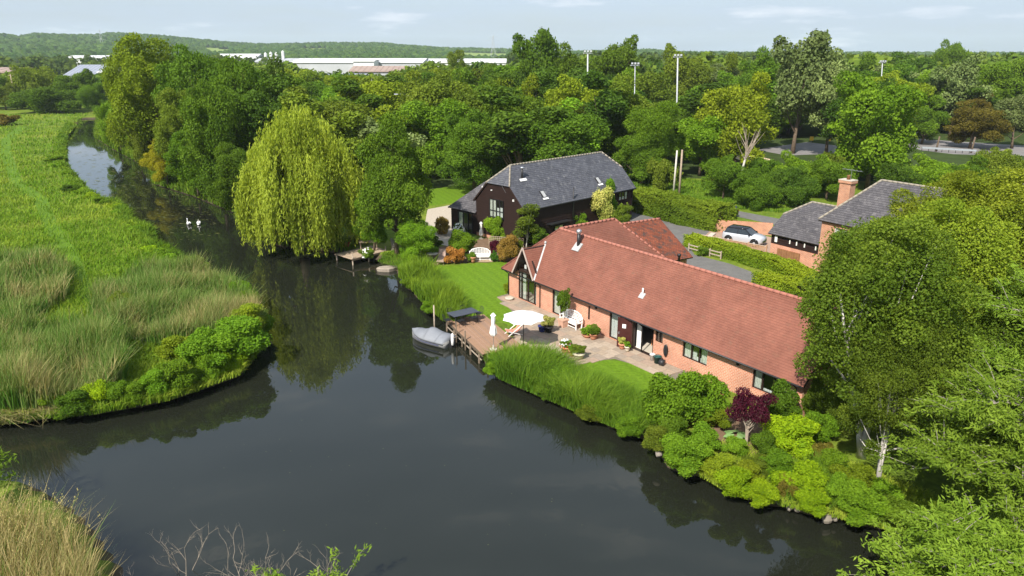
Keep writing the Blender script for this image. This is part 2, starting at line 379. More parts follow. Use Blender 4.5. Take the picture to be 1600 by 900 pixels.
def noise2(p, s, o=0): return .5 + .25 * np.sin(p[:, 0] * s + 1.3 * np.sin(p[:, 1] * s * .7 + o)) + .25 * np.sin(p[:, 1] * s * 1.1 + 1.7 * np.sin(p[:, 0] * s * .6 + o * 2))
def blade_mesh(name, pos, h, wd, rng, tint, mat, lean=.25, wind=(.5, .2)):
    "upright bending blades, each a tapered strip"
    n = len(pos); a = rng.uniform(0, 2 * np.pi, n); s = np.stack([np.cos(a), np.sin(a), np.zeros(n)], 1) * (wd / 2)[:, None]
    ln = rng.normal(size=(n, 2)) * lean + np.array(wind) * lean; l3 = np.stack([ln[:, 0], ln[:, 1], np.zeros(n)], 1)
    up = np.array([0, 0, 1.0]); hh = h[:, None]
    mid = pos + up * hh * .55 + l3 * hh * .3; tip = pos + up * hh * (1 - .25 * np.linalg.norm(l3, axis=1, keepdims=True)) + l3 * hh
    V = np.stack([pos - s, pos + s, mid + s * .8, mid - s * .8, tip], 1); i = np.arange(n)[:, None] * 5
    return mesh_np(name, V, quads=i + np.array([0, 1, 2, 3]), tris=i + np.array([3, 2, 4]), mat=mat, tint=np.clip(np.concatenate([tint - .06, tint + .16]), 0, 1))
def blades(name, poly_px, n_, h, wd, tintfn, mat, label, cat, seed, lean=.25, z=0.0, hj=(.65, 1.2), group=None, clump=0, avoid=None):
    rng = np.random.default_rng(seed); q = sample_poly(poly_px, n_, rng)
    if avoid is not None: q = q[~inpoly(q[:, 0], q[:, 1], avoid) | (rng.uniform(size=n_) < .25)]
    p = Pn(q, z); n = len(q)
    if clump:
        k = sample_poly(poly_px, clump, rng); kp = Pn(k, z); p = kp[rng.integers(0, clump, n)] + np.concatenate([rng.normal(size=(n, 2)) * .28, np.zeros((n, 1))], 1)
    p[:, 2] -= .05; h = h * (.62 + .7 * noise2(p, .9, seed)) if not clump else h
    dist = np.linalg.norm(p[:, :2], axis=1); hs = h * rng.uniform(*hj, n)
    return tag(link(name, blade_mesh(name, p, hs, wd * rng.uniform(.7, 1.3, n) * np.maximum(1, dist / 55), rng, np.clip(tintfn(p, rng), 0, 1), mat, lean)), label, cat, group, 'stuff')
def leaf_box(name, path, width, h, n, leaf, mat, parent, seed, bumpy=.16, z=0.0):
    "clipped hedge: leaves over the top and both flanks of a path"
    rng = np.random.default_rng(seed); path = np.array([(p[0], p[1]) for p in path]); seg = np.linalg.norm(np.diff(path, axis=0), axis=1); cum = np.r_[0, np.cumsum(seg)]
    s = rng.uniform(0, cum[-1], n); i = np.clip(np.searchsorted(cum, s) - 1, 0, len(seg) - 1); f = (s - cum[i]) / seg[i]
    c = path[i] * (1 - f)[:, None] + path[i + 1] * f[:, None]; t = (path[i + 1] - path[i]) / seg[i][:, None]; nn = np.stack([-t[:, 1], t[:, 0]], 1)
    e = rng.uniform(0, 2 * h + width, n); side = np.where(e < h, -1, np.where(e < 2 * h, 1, 0)); o = np.where(side == 0, rng.uniform(-.5, .5, n) * width, side * width / 2)
    zz = np.where(side == 0, h, np.where(e < h, e, e - h)); bp = bumpy * (np.sin(s * 2.1 + o * 3) * .5 + np.sin(s * .83 + zz * 4) * .5 + rng.normal(size=n) * .35)
    pos = np.stack([c[:, 0] + nn[:, 0] * (o + side * bp), c[:, 1] + nn[:, 1] * (o + side * bp), z + zz + np.where(side == 0, bp, 0)], 1)
    ends = rng.uniform(size=n) < width / cum[-1] * .6; ei = rng.uniform(size=n) < .5
    pos[ends, 0] = np.where(ei, path[0, 0], path[-1, 0])[ends] + nn[ends, 0] * (rng.uniform(-.5, .5, n) * width)[ends]; pos[ends, 1] = np.where(ei, path[0, 1], path[-1, 1])[ends] + nn[ends, 1] * (rng.uniform(-.5, .5, n) * width)[ends]; pos[ends, 2] = z + (rng.uniform(0, 1, n) * h)[ends]
    nrm = np.stack([nn[:, 0] * side, nn[:, 1] * side, (side == 0) * 1.0 + .2], 1) + rng.normal(size=(n, 3)) * .5
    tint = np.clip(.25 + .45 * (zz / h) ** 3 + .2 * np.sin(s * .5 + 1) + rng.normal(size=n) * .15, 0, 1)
    V = leaf_quads(pos, nrm, leaf * rng.uniform(.6, 1.4, n), rng, .75)
    return link(name, mesh_np(name, V, quads=np.arange(n * 4).reshape(-1, 4), mat=mat, tint=tint), parent)

# ------------------------------------------------------------------ river and ground
LEFT_BANK = [(128, 186), (116, 197), (104, 215), (101, 237), (103, 262), (126, 288), (140, 305), (166, 320), (196, 326), (206, 350), (238, 362), (244, 388), (268, 398), (292, 412), (326, 434), (362, 462), (400, 490), (417, 520), (404, 552), (376, 588), (318, 610), (262, 628), (205, 640), (140, 650), (60, 656), (0, 662), (-120, 672)]
NEAR_LEFT = [(-120, 740), (-20, 748), (60, 765), (120, 800), (165, 850), (200, 900), (215, 960)]
RIGHT_BANK = [(1480, 960), (1432, 880), (1402, 838), (1380, 830), (1330, 820), (1300, 812), (1220, 796), (1132, 775), (1112, 745), (1060, 745), (1036, 724), (1008, 690), (930, 660), (850, 624), (775, 592), (756, 566), (730, 535), (704, 512), (690, 500), (655, 470), (632, 445), (618, 425), (600, 408), (560, 402), (545, 398), (430, 384), (384, 362), (374, 336), (300, 306), (242, 288), (234, 264), (186, 238), (150, 216), (151, 198), (156, 186)]
def wp(q, z=WATER): v = P(q[0], q[1], z); return (v.x, v.y)
river = [wp(q) for q in LEFT_BANK] + [wp(q) for q in NEAR_LEFT] + [(-12, 16), (-3, 17.5), (2, 16), (3, 6), (22, 6), (18.5, 20)] + [wp(q) for q in RIGHT_BANK]
RV = np.array(river)
def river_sd(x, y):
    d = np.full(x.shape, 1e9)
    for i in range(len(RV)):
        a = RV[i]; b = RV[(i + 1) % len(RV)]; e = b - a; t = np.clip(((x - a[0]) * e[0] + (y - a[1]) * e[1]) / (e @ e), 0, 1)
        d = np.minimum(d, np.hypot(x - a[0] - t * e[0], y - a[1] - t * e[1]))
    return np.where(inpoly(x, y, river), d, -d)
gx = np.r_[-np.geomspace(7000, 172, 22), np.arange(-170, -75, 1.5), np.arange(-75, 34, .75), np.geomspace(35, 7000, 28)]
gy = np.r_[-400, -60, -20, np.arange(-5, 112, .75), np.arange(112.75, 262, 1.6), np.geomspace(264, 9000, 26)]
GX, GY = np.meshgrid(gx, gy); sd = river_sd(GX, GY)
k = np.clip((sd + .55) / 1.15, 0, 1); k = k * k * (3 - 2 * k)
GZ = -1.5 * k + .05 * np.sin(GX * 1.7 + GY) * np.sin(GY * 1.3) * (k > 0) * (k < 1)
nx = len(gx); ii = (np.arange(len(gy) - 1)[:, None] * nx + np.arange(nx - 1)[None, :]).ravel()
m_ground, N, L, p = newmat('ground_grass')
tc = N.new('ShaderNodeTexCoord'); n1 = N.new('ShaderNodeTexNoise'); n1.inputs['Scale'].default_value = .12; n1.inputs['Detail'].default_value = 9; n1.inputs['Roughness'].default_value = .65
n2 = N.new('ShaderNodeTexNoise'); n2.inputs['Scale'].default_value = 3.2; n2.inputs['Detail'].default_value = 6
L.new(tc.outputs['Object'], n1.inputs['Vector']); L.new(tc.outputs['Object'], n2.inputs['Vector'])
r1 = ramp(N, [(.34, (.075, .125, .014)), (.5, (.12, .175, .018)), (.62, (.175, .205, .03)), (.75, (.20, .19, .05))]); L.new(n1.outputs[0], r1.inputs[0])
r2 = ramp(N, [(.35, (.72, .72, .72)), (.7, (1.2, 1.2, 1.1))]); L.new(n2.outputs[0], r2.inputs[0])
mm = N.new('ShaderNodeMix'); mm.data_type = 'RGBA'; mm.blend_type = 'MULTIPLY'; mm.inputs[0].default_value = 1; L.new(r1.outputs[0], mm.inputs[6]); L.new(r2.outputs[0], mm.inputs[7])
sp = N.new('ShaderNodeSeparateXYZ'); L.new(tc.outputs['Object'], sp.inputs[0])
mr = N.new('ShaderNodeMapRange'); mr.inputs[1].default_value = -.05; mr.inputs[2].default_value = -.35; L.new(sp.outputs[2], mr.inputs[0])
mud = N.new('ShaderNodeMix'); mud.data_type = 'RGBA'; mud.inputs[7].default_value = (.07, .055, .035, 1); L.new(mr.outputs[0], mud.inputs[0]); L.new(mm.outputs[2], mud.inputs[6])
L.new(mud.outputs[2], p.inputs['Base Color']); p.inputs['Roughness'].default_value = .9; p.inputs['Specular IOR Level'].default_value = .1
bp = N.new('ShaderNodeBump'); bp.inputs['Strength'].default_value = .7; bp.inputs['Distance'].default_value = .08; L.new(n2.outputs[0], bp.inputs['Height']); L.new(bp.outputs[0], p.inputs['Normal'])
ground = link('ground', mesh_np('ground', np.stack([GX.ravel(), GY.ravel(), GZ.ravel()], 1), quads=np.stack([ii, ii + 1, ii + nx + 1, ii + nx], 1), mat=m_ground, smooth=True)); tag(ground, kind='structure')

m_water, N, L, p = newmat('river_water')
p.inputs['Base Color'].default_value = (.0125, .0142, .0095, 1); p.inputs['Roughness'].default_value = .012; p.inputs['IOR'].default_value = 1.52; p.inputs['Specular IOR Level'].default_value = .5
tc = N.new('ShaderNodeTexCoord'); mp = N.new('ShaderNodeMapping'); mp.inputs['Scale'].default_value = (1.0, .55, 1); L.new(tc.outputs['Object'], mp.inputs[0])
n1 = N.new('ShaderNodeTexNoise'); n1.inputs['Scale'].default_value = 2.6; n1.inputs['Detail'].default_value = 3; L.new(mp.outputs[0], n1.inputs['Vector'])
n2 = N.new('ShaderNodeTexNoise'); n2.inputs['Scale'].default_value = .05; n2.inputs['Detail'].default_value = 3; L.new(tc.outputs['Object'], n2.inputs['Vector'])
mr = N.new('ShaderNodeMapRange'); mr.inputs[1].default_value = .42; mr.inputs[2].default_value = .68; mr.inputs[3].default_value = .008; mr.inputs[4].default_value = .055; L.new(n2.outputs[0], mr.inputs[0])
bp = N.new('ShaderNodeBump'); bp.inputs['Distance'].default_value = .12; L.new(mr.outputs[0], bp.inputs['Strength']); L.new(n1.outputs[0], bp.inputs['Height']); L.new(bp.outputs[0], p.inputs['Normal'])
sheet('river_water', [(-90, -5), (40, -5), (40, 100), (-30, 260), (-170, 260), (-90, 60)], WATER, m_water)

# ------------------------------------------------------------------ far hills with woods and fields
HILL = [(-500, 56), (-200, 52), (0, 50), (35, 55), (65, 51), (110, 53), (150, 53), (185, 50), (235, 53), (262, 55), (300, 59), (350, 64), (400, 67), (450, 67), (520, 65), (600, 66), (650, 70), (700, 73), (760, 74), (800, 75), (900, 78), (1000, 76), (1012, 75), (1060, 79), (1100, 80), (1125, 79), (1180, 81), (1350, 82), (1600, 81), (2100, 80)]
hx = np.array([q[0] for q in HILL], float); hy = np.array([q[1] for q in HILL], float)
def hill_h(x, y):
    "ground height of the far hills"
    az = np.arctan2(x, y); px = 800 + FPX * np.tan(az) * 1.05; row = np.interp(px, hx, hy); v = (450 - row) / FPX; top = 18 + 2300 * np.cos(az) * (-math.sin(PITCH) + v * math.cos(PITCH)) / (math.cos(PITCH) + v * math.sin(PITCH)) - 12
    d = np.hypot(x, y); f = np.clip((d - 1000) / 1300, 0, 1); f = f * f * (3 - 2 * f)
    return np.maximum(top, 4) * f + 5 * np.sin(x * .004 + 1) * np.sin(y * .005) * f * (1 - f) * 3 - .8 * (1 - f)
ha = np.linspace(R(-52), R(52), 150); hd = np.r_[np.linspace(950, 2300, 30), np.linspace(2400, 3400, 8)]
A, D = np.meshgrid(ha, hd); HX, HY = np.sin(A) * D, np.cos(A) * D; HZ = hill_h(HX, HY) - np.clip((D - 2300) / 1100, 0, 1) * 30
na = len(ha); ii = (np.arange(len(hd) - 1)[:, None] * na + np.arange(na - 1)[None, :]).ravel()
m_field = M('hill_pasture', (.20, .26, .06), (.13, .19, .035), .9, .1, .004)
tag(link('hills', mesh_np('hills', np.stack([HX.ravel(), HY.ravel(), HZ.ravel()], 1), quads=np.stack([ii, ii + 1, ii + na + 1, ii + na], 1), mat=m_field, smooth=True)), kind='structure')
FIELDS = [[(302, 68), (362, 74), (362, 82), (330, 83)], [(468, 72), (512, 72), (514, 80), (470, 78)], [(712, 78), (795, 80), (795, 90), (690, 89)], [(186, 62), (214, 60), (222, 66), (190, 68)]]
def blob_mesh(name, pos, size, rng, mat):
    t = (1 + 5 ** .5) / 2; iv = np.array([(-1, t, 0), (1, t, 0), (-1, -t, 0), (1, -t, 0), (0, -1, t), (0, 1, t), (0, -1, -t), (0, 1, -t), (t, 0, -1), (t, 0, 1), (-t, 0, -1), (-t, 0, 1)]) / 1.9
    it = np.array([(0, 11, 5), (0, 5, 1), (0, 1, 7), (0, 7, 10), (0, 10, 11), (1, 5, 9), (5, 11, 4), (11, 10, 2), (10, 7, 6), (7, 1, 8), (3, 9, 4), (3, 4, 2), (3, 2, 6), (3, 6, 8), (3, 8, 9), (4, 9, 5), (2, 4, 11), (6, 2, 10), (8, 6, 7), (9, 8, 1)])
    n = len(pos); V = pos[:, None, :] + iv[None] * rng.uniform(.65, 1.3, (n, 12, 1)) * size[:, None, None] * np.array([1, 1, .95])
    return mesh_np(name, V, tris=(np.arange(n)[:, None, None] * 12 + it[None]).reshape(-1, 3), mat=mat, tint=np.repeat(np.clip(rng.normal(size=n) * .3 + .4, 0, 1), 20))
rng = np.random.default_rng(3); n = 15000
a = rng.uniform(R(-42), R(42), n); d = 1000 + 1330 * rng.uniform(size=n) ** .8; x, y = np.sin(a) * d, np.cos(a) * d; z = hill_h(x, y)
pp = np.array([proj((x[i], y[i], z[i] + 6))[:2] for i in range(n)]); keep = np.ones(n, bool)
for f in FIELDS: keep &= ~inpoly(pp[:, 0], pp[:, 1], f)
lf_far = LEAF('leaf_far_wood', (.03, .062, .022), (.065, .105, .034), trans=.0, rough=.9, spec=0)
sz = rng.uniform(5, 9, n)
tag(link('hillside_woods', blob_mesh('hillside_woods', np.stack([x, y, z + 4], 1)[keep], sz[keep], rng, lf_far)), 'distant woodland covering the low hills along the horizon', 'woods', kind='stuff')

# ------------------------------------------------------------------ laid surfaces
def pp_(*q): return [P(*a) for a in q]
m_lawn, N, L, p = newmat('mown_lawn')
tc = N.new('ShaderNodeTexCoord'); mp = N.new('ShaderNodeMapping'); mp.inputs['Rotation'].default_value = (0, 0, R(-24)); L.new(tc.outputs['Object'], mp.inputs[0])
wv = N.new('ShaderNodeTexWave'); wv.bands_direction = 'X'; wv.inputs['Scale'].default_value = .36; wv.inputs['Distortion'].default_value = .7; wv.inputs['Detail'].default_value = 1; L.new(mp.outputs[0], wv.inputs['Vector'])
nn = N.new('ShaderNodeTexNoise'); nn.inputs['Scale'].default_value = 5; nn.inputs['Detail'].default_value = 7; L.new(tc.outputs['Object'], nn.inputs['Vector'])
r1 = ramp(N, [(.2, (.092, .168, .010)), (.8, (.103, .183, .012))]); L.new(wv.outputs[0], r1.inputs[0]); r2 = ramp(N, [(.3, (.75, .75, .7)), (.7, (1.22, 1.2, 1.1))]); L.new(nn.outputs[0], r2.inputs[0])  # mowing stripes: sheen of the leaning grass put in as bands of green
mm = N.new('ShaderNodeMix'); mm.data_type = 'RGBA'; mm.blend_type = 'MULTIPLY'; mm.inputs[0].default_value = 1; L.new(r1.outputs[0], mm.inputs[6]); L.new(r2.outputs[0], mm.inputs[7])
L.new(mm.outputs[2], p.inputs['Base Color']); p.inputs['Roughness'].default_value = .9; p.inputs['Specular IOR Level'].default_value = .1
m_tarmac = M('drive_tarmac', (.15, .145, .135), (.115, .11, .105), .9, .15, 1.2, .2)
m_gravel = M('pale_gravel', (.46, .40, .32), (.34, .29, .23), .9, .1, 5, .3)
m_path = M('mown_path', (.105, .185, .014), (.07, .135, .012), .9, .1, .8, .4)
m_earth = M('bare_earth', (.20, .13, .085), (.12, .08, .05), .95, .05, 2, .5)
m_road = M('road_grey', (.21, .195, .19), (.17, .16, .155), .9, .15, .4)
sheet('lawn', pp_((668, 418), (792, 408), (800, 440), (796, 463), (776, 464), (816, 501), (806, 513), (768, 496), (745, 490), (732, 500), (716, 470), (690, 438)), .006, m_lawn)
sheet('lawn', pp_((905, 567), (940, 562), (975, 565), (1002, 574), (1040, 583), (1120, 600), (1150, 640), (1090, 668), (1000, 640), (940, 600)), .006, m_lawn)
sheet('lawn', pp_((668, 322), (672, 296), (740, 286), (760, 300), (720, 316)), .006, m_lawn)
sheet('gravel_yard', pp_((664, 350), (668, 327), (706, 320), (745, 312), (760, 335), (712, 345), (700, 385), (672, 378)), .010, m_gravel)
sheet('driveway', pp_((975, 352), (978, 330), (996, 328), (1030, 343), (1080, 354), (1128, 362), (1122, 376), (1088, 377), (1076, 383), (1085, 398), (1140, 412), (1215, 440), (1260, 470), (1200, 470), (1120, 440), (1040, 410), (1000, 380)), .010, m_tarmac)
sheet('parking_bay', pp_((1104, 366), (1120, 352), (1210, 372), (1205, 402), (1090, 377)), .014, M('bay_brick', (.36, .25, .19), (.28, .19, .14), .9, .1, 3, .2))
sheet('lane', pp_((1060, 316), (1100, 318), (1160, 331), (1260, 350), (1330, 370), (1330, 385), (1240, 358), (1140, 336), (1070, 324)), .012, m_tarmac)
sheet('road', pp_((1395, 222), (1420, 216), (1480, 220), (1700, 234), (1700, 246), (1490, 241), (1440, 235)), .012, m_road)
sheet('road', pp_((1180, 234), (1260, 222), (1312, 228), (1312, 240), (1230, 243)), .016, m_road)
sheet('sand_patch', pp_((1145, 246), (1165, 240), (1205, 249), (1200, 254), (1160, 252)), .012, M('sand', (.58, .45, .30), (.46, .35, .24), .95, .05, 3))
sheet('sports_pitch', pp_((1040, 158), (1040, 150), (1300, 152), (1300, 172), (1050, 174)), .01, m_path)
TRACK = [(2, 218), (30, 196), (40, 200), (16, 222), (18, 240), (36, 285), (74, 310), (90, 350), (122, 395), (140, 440), (150, 500), (136, 505), (122, 445), (98, 402), (66, 352), (52, 314), (16, 285), (0, 240)]
sheet('meadow_path', pp_(*TRACK), .006, m_path)
sheet('flower_bed', pp_((1090, 670), (1150, 640), (1230, 650), (1260, 700), (1200, 745), (1110, 720)), .008, m_earth)
sheet('flower_bed', pp_((690, 412), (668, 418), (664, 390), (760, 372), (830, 385), (800, 412), (748, 410)), .004, m_earth)
sheet('woodland_floor', [(-34, 92), (16, 100), (24, 108), (120, 100), (260, 430), (-140, 430), (-60, 150)], .003, M('woodland_floor', (.05, .075, .02), (.03, .045, .014), .95, .05, .3))

# ------------------------------------------------------------------ building kit
m_brick = BRICK('red_brick', (.52, .20, .115), (.43, .15, .085), (.56, .46, .36), .235, .085, .011, .85, .3)
m_brick2 = BRICK('orange_brick', (.46, .20, .105), (.38, .15, .08), (.46, .37, .28), .235, .085, .011, .85, .3)
m_tile = BRICK('clay_tile', (.205, .081, .055), (.182, .071, .049), (.155, .058, .042), .19, .15, .006, .8, .15, patchscale=.55, patch=((.160, .078, .052), .55))
m_tile_old = BRICK('old_clay_tile', (.24, .070, .034), (.18, .052, .03), (.08, .036, .026), .19, .15, .012, .85, .5, patch=((.062, .046, .040), .49))
m_slate = BRICK('grey_slate', (.088, .090, .104), (.064, .066, .078), (.034, .034, .042), .32, .22, .010, .6, .4, patch=((.15, .15, .155), .53), spec=.3)
m_slate2 = BRICK('weathered_slate', (.105, .098, .102), (.068, .064, .070), (.034, .034, .036), .32, .22, .012, .7, .5, patch=((.165, .155, .155), .55))
m_ridge = M('ridge_tile', (.36, .15, .11), (.26, .10, .075), .8, .2, 3)
m_ridge_grey = M('lichened_ridge', (.30, .27, .21), (.22, .19, .16), .9, .1, 3)
m_blackwood = M('dark_stained_board', (.027, .014, .011), (.014, .008, .0065), .75, .15, 2.5, .2, stretch=(.4, .4, 6))
m_frame = M('dark_brown_frame', (.032, .018, .014), None, .5, .3)
m_door = M('mahogany_door', (.060, .016, .014), (.042, .011, .010), .45, .35, 3)
m_white = M('white_paint', (.80, .79, .77), (.74, .73, .71), .5, .3, 4)
m_cream = M('cream_curtain', (.74, .73, .66), (.62, .61, .55), .9, .1, 2)
m_lead = M('lead_flashing', (.42, .42, .41), (.32, .32, .32), .5, .4, 5)
m_steel = M('flue_steel', (.55, .56, .58), (.42, .42, .44), .3, .5, 5, metal=.8)
m_black = M('black_metal', (.018, .018, .02), None, .45, .4)
m_stone = M('pale_stone', (.50, .45, .37), (.40, .36, .30), .9, .1, 3, .2)
m_dark = M('room_shade_black', (.025, .022, .02), None, .9, .05)
m_woodbr = M('brown_timber', (.26, .13, .06), (.18, .085, .04), .75, .2, 4, .2)
m_glass, N, L, p = newmat('window_glass')
tr = N.new('ShaderNodeBsdfTransparent'); tr.inputs[0].default_value = (.93, .96, .95, 1); gl = N.new('ShaderNodeBsdfGlossy'); gl.inputs['Roughness'].default_value = .02
fn = N.new('ShaderNodeMapRange'); lw = N.new('ShaderNodeLayerWeight'); lw.inputs[0].default_value = .35; L.new(lw.outputs['Facing'], fn.inputs[0]); fn.inputs[3].default_value = .03; fn.inputs[4].default_value = .5; mx = N.new('ShaderNodeMixShader')
L.new(fn.outputs[0], mx.inputs[0]); L.new(tr.outputs[0], mx.inputs[1]); L.new(gl.outputs[0], mx.inputs[2]); L.new(mx.outputs[0], N['Material Output'].inputs[0])

def clip_band(poly, lo, hi):
    def half(pl, k, sgn):
        out = []
        for i in range(len(pl)):
            a, b = pl[i], pl[(i + 1) % len(pl)]; da, db = (a[1] - k) * sgn, (b[1] - k) * sgn
            if da >= -1e-9: out.append(a)
            if (da > 1e-9 and db < -1e-9) or (da < -1e-9 and db > 1e-9): t = da / (da - db); out.append((a[0] + (b[0] - a[0]) * t, k))
        return out
    p = half(poly, lo, 1)
    return half(p, hi, -1) if len(p) > 2 else []
def frame_of(poly):
    p = [Vector(q) for q in poly]; n = Vector((0, 0, 0))
    for i in range(len(p)): n += p[i].cross(p[(i + 1) % len(p)])
    n.normalize()
    if n.z < -1e-3: n = -n
    ax = Vector((0, 0, 1)).cross(n).normalized(); return p[0], ax, n.cross(ax), n
def courses(poly, step, lip, n_out=None):
    "overlapping courses over a planar polygon; yields (verts, faces, uvs) for each"
    o, ax, up, n = frame_of(poly)
    if n_out is not None and n.dot(Vector(n_out)) < 0: n = -n; ax = -ax
    p2 = [((Vector(q) - o).dot(ax), (Vector(q) - o).dot(up)) for q in poly]; lo = min(q[1] for q in p2); hi = max(q[1] for q in p2); k = 0
    while lo + k * step < hi - .01:
        b0, b1 = lo + k * step, min(hi, lo + (k + 1) * step); c = clip_band(p2, b0, b1); k += 1
        c = [q for i, q in enumerate(c) if math.hypot(q[0] - c[i - 1][0], q[1] - c[i - 1][1]) > 1e-5]
        if len(c) < 3: continue
        W = lambda q, h: o + ax * q[0] + up * q[1] + n * h
        hh = lambda q: lip * (1 - .85 * (q[1] - b0) / step) + .012
        vs = [W(q, hh(q)) for q in c]; fs = [tuple(range(len(c)))]; uv = [[q for q in c]]
        low = [q for q in c if abs(q[1] - b0) < 1e-6]
        if len(low) >= 2:
            l0, l1 = min(low), max(low); m = len(vs); vs += [W(l0, -.01), W(l1, -.01), W(l1, hh(l1)), W(l0, hh(l0))]; fs.append((m, m + 1, m + 2, m + 3)); uv.append([(l0[0], b0), (l1[0], b0), (l1[0], b0 + .02), (l0[0], b0 + .02)])
        yield vs, fs, uv
def slope(poly, mat, parent, step=.15, lip=.015, name='roof_slope', part='tile_courses', thick=.12):
    "a roof slope: solid slab carrying raised courses"
    o, ax, up, n = frame_of(poly); b = MB(); m = len(poly); P3 = [Vector(q) for q in poly]
    vs = P3 + [q - n * thick for q in P3]; b.add(vs, [tuple(range(m)), tuple(range(2 * m - 1, m - 1, -1))] + [(i, (i + 1) % m, m + (i + 1) % m, m + i) for i in range(m)])
    s = b.build(name, m_frame, parent); c = MB()
    for vs, fs, uv in courses(poly, step, lip): c.add(vs, fs, uv)
    t = c.build(part, mat, s); tag(t, kind='stuff'); return s
def boards(poly, mat, parent, step, out, name='weatherboard', lip=.045):
    for vs, fs, uv in courses(poly, step, lip, out): MB().add(vs, fs, uv).build(name, mat, parent)
def wall(parent, p0, p1, h, openings, mat, name='wall', thick=.26, z0=-.1):
    "upright wall with real openings (u0, u1, z0, z1); outward is to the right of p0 > p1"
    p0, p1 = Vector((*p0, 0)), Vector((*p1, 0)); Lw = (p1 - p0).length; ux = (p1 - p0) / Lw; inn = Vector((-ux.y, ux.x, 0))
    us = sorted({0, Lw, *[q for o in openings for q in o[:2]]}); zs = sorted({z0, h, *[q for o in openings for q in o[2:]]}); b = MB()
    W = lambda u, z, d=0: p0 + ux * u + inn * d + Vector((0, 0, z))
    for i in range(len(us) - 1):
        for j in range(len(zs) - 1):
            uc, zc = (us[i] + us[i + 1]) / 2, (zs[j] + zs[j + 1]) / 2
            if any(o[0] < uc < o[1] and o[2] < zc < o[3] for o in openings): continue
            q = [(us[i], zs[j]), (us[i + 1], zs[j]), (us[i + 1], zs[j + 1]), (us[i], zs[j + 1])]
            b.add([W(*a) for a in q], [(0, 1, 2, 3)], [q]); b.add([W(*a, thick) for a in q], [(3, 2, 1, 0)], [q[::-1]])
    for o in openings:
        q = [(o[0], o[2]), (o[1], o[2]), (o[1], o[3]), (o[0], o[3])]
        for k in range(4):
            a, c = q[k], q[(k + 1) % 4]; l = math.hypot(a[0] - c[0], a[1] - c[1]); b.add([W(*a), W(*a, thick), W(*c, thick), W(*c)], [(0, 1, 2, 3)], [[(0, 0), (thick, 0), (thick, l), (0, l)]])
    for u in (0, Lw): b.add([W(u, z0), W(u, z0, thick), W(u, h, thick), W(u, h)], [(0, 1, 2, 3)], [[(0, z0), (thick, z0), (thick, h), (0, h)]])
    return b.build(name, mat, parent)
def gable(parent, pts, mat, out, name='gable_wall'):
    "plane wall from an outline with metre UVs"
    o, ax, up, n = frame_of(pts); uv = [((Vector(q) - o).dot(ax), (Vector(q) - o).dot(up)) for q in pts]
    return MB().add(pts, [tuple(range(len(pts)))], [uv]).build(name, mat, parent)
def window(parent, o, ux, out, w_, h_, splits, rails=(), fw=.07, fmat=None, curtains=(), proud=0.0, back=None, name='window', sill=False):
    "frame bars (the part), with a pane per light and any curtains as sub-parts"
    o, ux, out = Vector(o), Vector(ux), Vector(out); up = Vector((0, 0, 1)); b = MB(); D = .09
    def rect(m, u0, u1, z0, z1, dep, off):
        m.obox(o + ux * (u0 + u1) / 2 + up * (z0 + z1) / 2 + out * (off + proud), ux * (u1 - u0) / 2, out * dep / 2, up * (z1 - z0) / 2)
    us = [0] + [s * w_ for s in splits] + [w_]; zs = [0] + [r * h_ for r in rails] + [h_]
    for u in us: rect(b, max(0, u - fw / 2), min(w_, u + fw / 2), 0, h_, D, 0)
    for z in zs: rect(b, fw / 2, w_ - fw / 2, max(0, z - fw / 2), min(h_, z + fw / 2), D * .92, 0)
    if sill: rect(b, -.05, w_ + .05, -.06, -.002, .2, .05)
    f = b.build(name, fmat or m_frame, parent)
    for i in range(len(us) - 1):
        g = MB(); rect(g, us[i] + fw / 2, us[i + 1] - fw / 2, fw / 2, h_ - fw / 2, .008, -.012); g.build('pane', m_glass, f)
    for (a, c, z0, z1, mt) in curtains:
        g = MB(); k = 8; off = -.07 if not back else -.03
        for j in range(k):
            u0, u1 = a + (c - a) * j / k, a + (c - a) * (j + 1) / k; rect(g, u0 * w_, u1 * w_ - .004, z0 * h_, z1 * h_, .012, off - (.018 if j % 2 else 0) * (not back))
        g.build('curtain', mt, f)
    if back: g = MB(); rect(g, fw / 2, w_ - fw / 2, fw / 2, h_ - fw / 2, .01, -.041); g.build('room_shade_panel', m_dark, f)  # near-black backing panel: shade of an unlit room put in as colour
    return f
def ridge_caps(parent, a, b, mat, r=.11, step=.42, name='ridge_tile'):
    a, b = Vector(a), Vector(b); n = max(1, int((b - a).length / step)); me = None; d = (b - a) / n
    for k in range(n):
        if me is None:
            m = MB(); m.tube([(0, 0, 0), d * .98], [r, r * .92], 8); me = m.mesh(name, mat, True)
        o = link(name, me, parent); o.location = a + d * k

# ------------------------------------------------------------------ brick bungalow with the long clay roof
BA = -.939; BO = Vector((-.237, 53.76, 0)); BL = 25.2; HE, HR, HW, OV = 2.09, 5.351, 2.727, .4
bung = thing('brick_bungalow', BO, 'long red-brick riverside bungalow with clay-tiled roof and glazed gable', 'house', BA)
bd = Vector((math.cos(BA), math.sin(BA), 0)); bi = Vector((-math.sin(BA), math.cos(BA), 0))
def bu(p, z=0):
    "photo pixel on level z -> bungalow coordinates"
    v = P(*p, z) - BO; return v.dot(bd), v.dot(bi), z
def bux(x):     # distance along the front wall at picture column x (mid height of the wall)
    lo, hi = 0, BL
    for _ in range(40):
        m = (lo + hi) / 2
        if proj(BO + bd * m + Vector((0, 0, 1)))[0] < x: lo = m
        else: hi = m
    return lo
u = {k: bux(k) for k in (810, 838, 863, 888, 952, 985, 1003, 1018, 1019, 1033, 1066, 1104, 1175, 1223)}
slp = (HR - HE) / (HW + OV); DORM = (u[810] + u[838]) / 2; DW = (u[838] - u[810]) / 2 + .18; DZ = 4.25
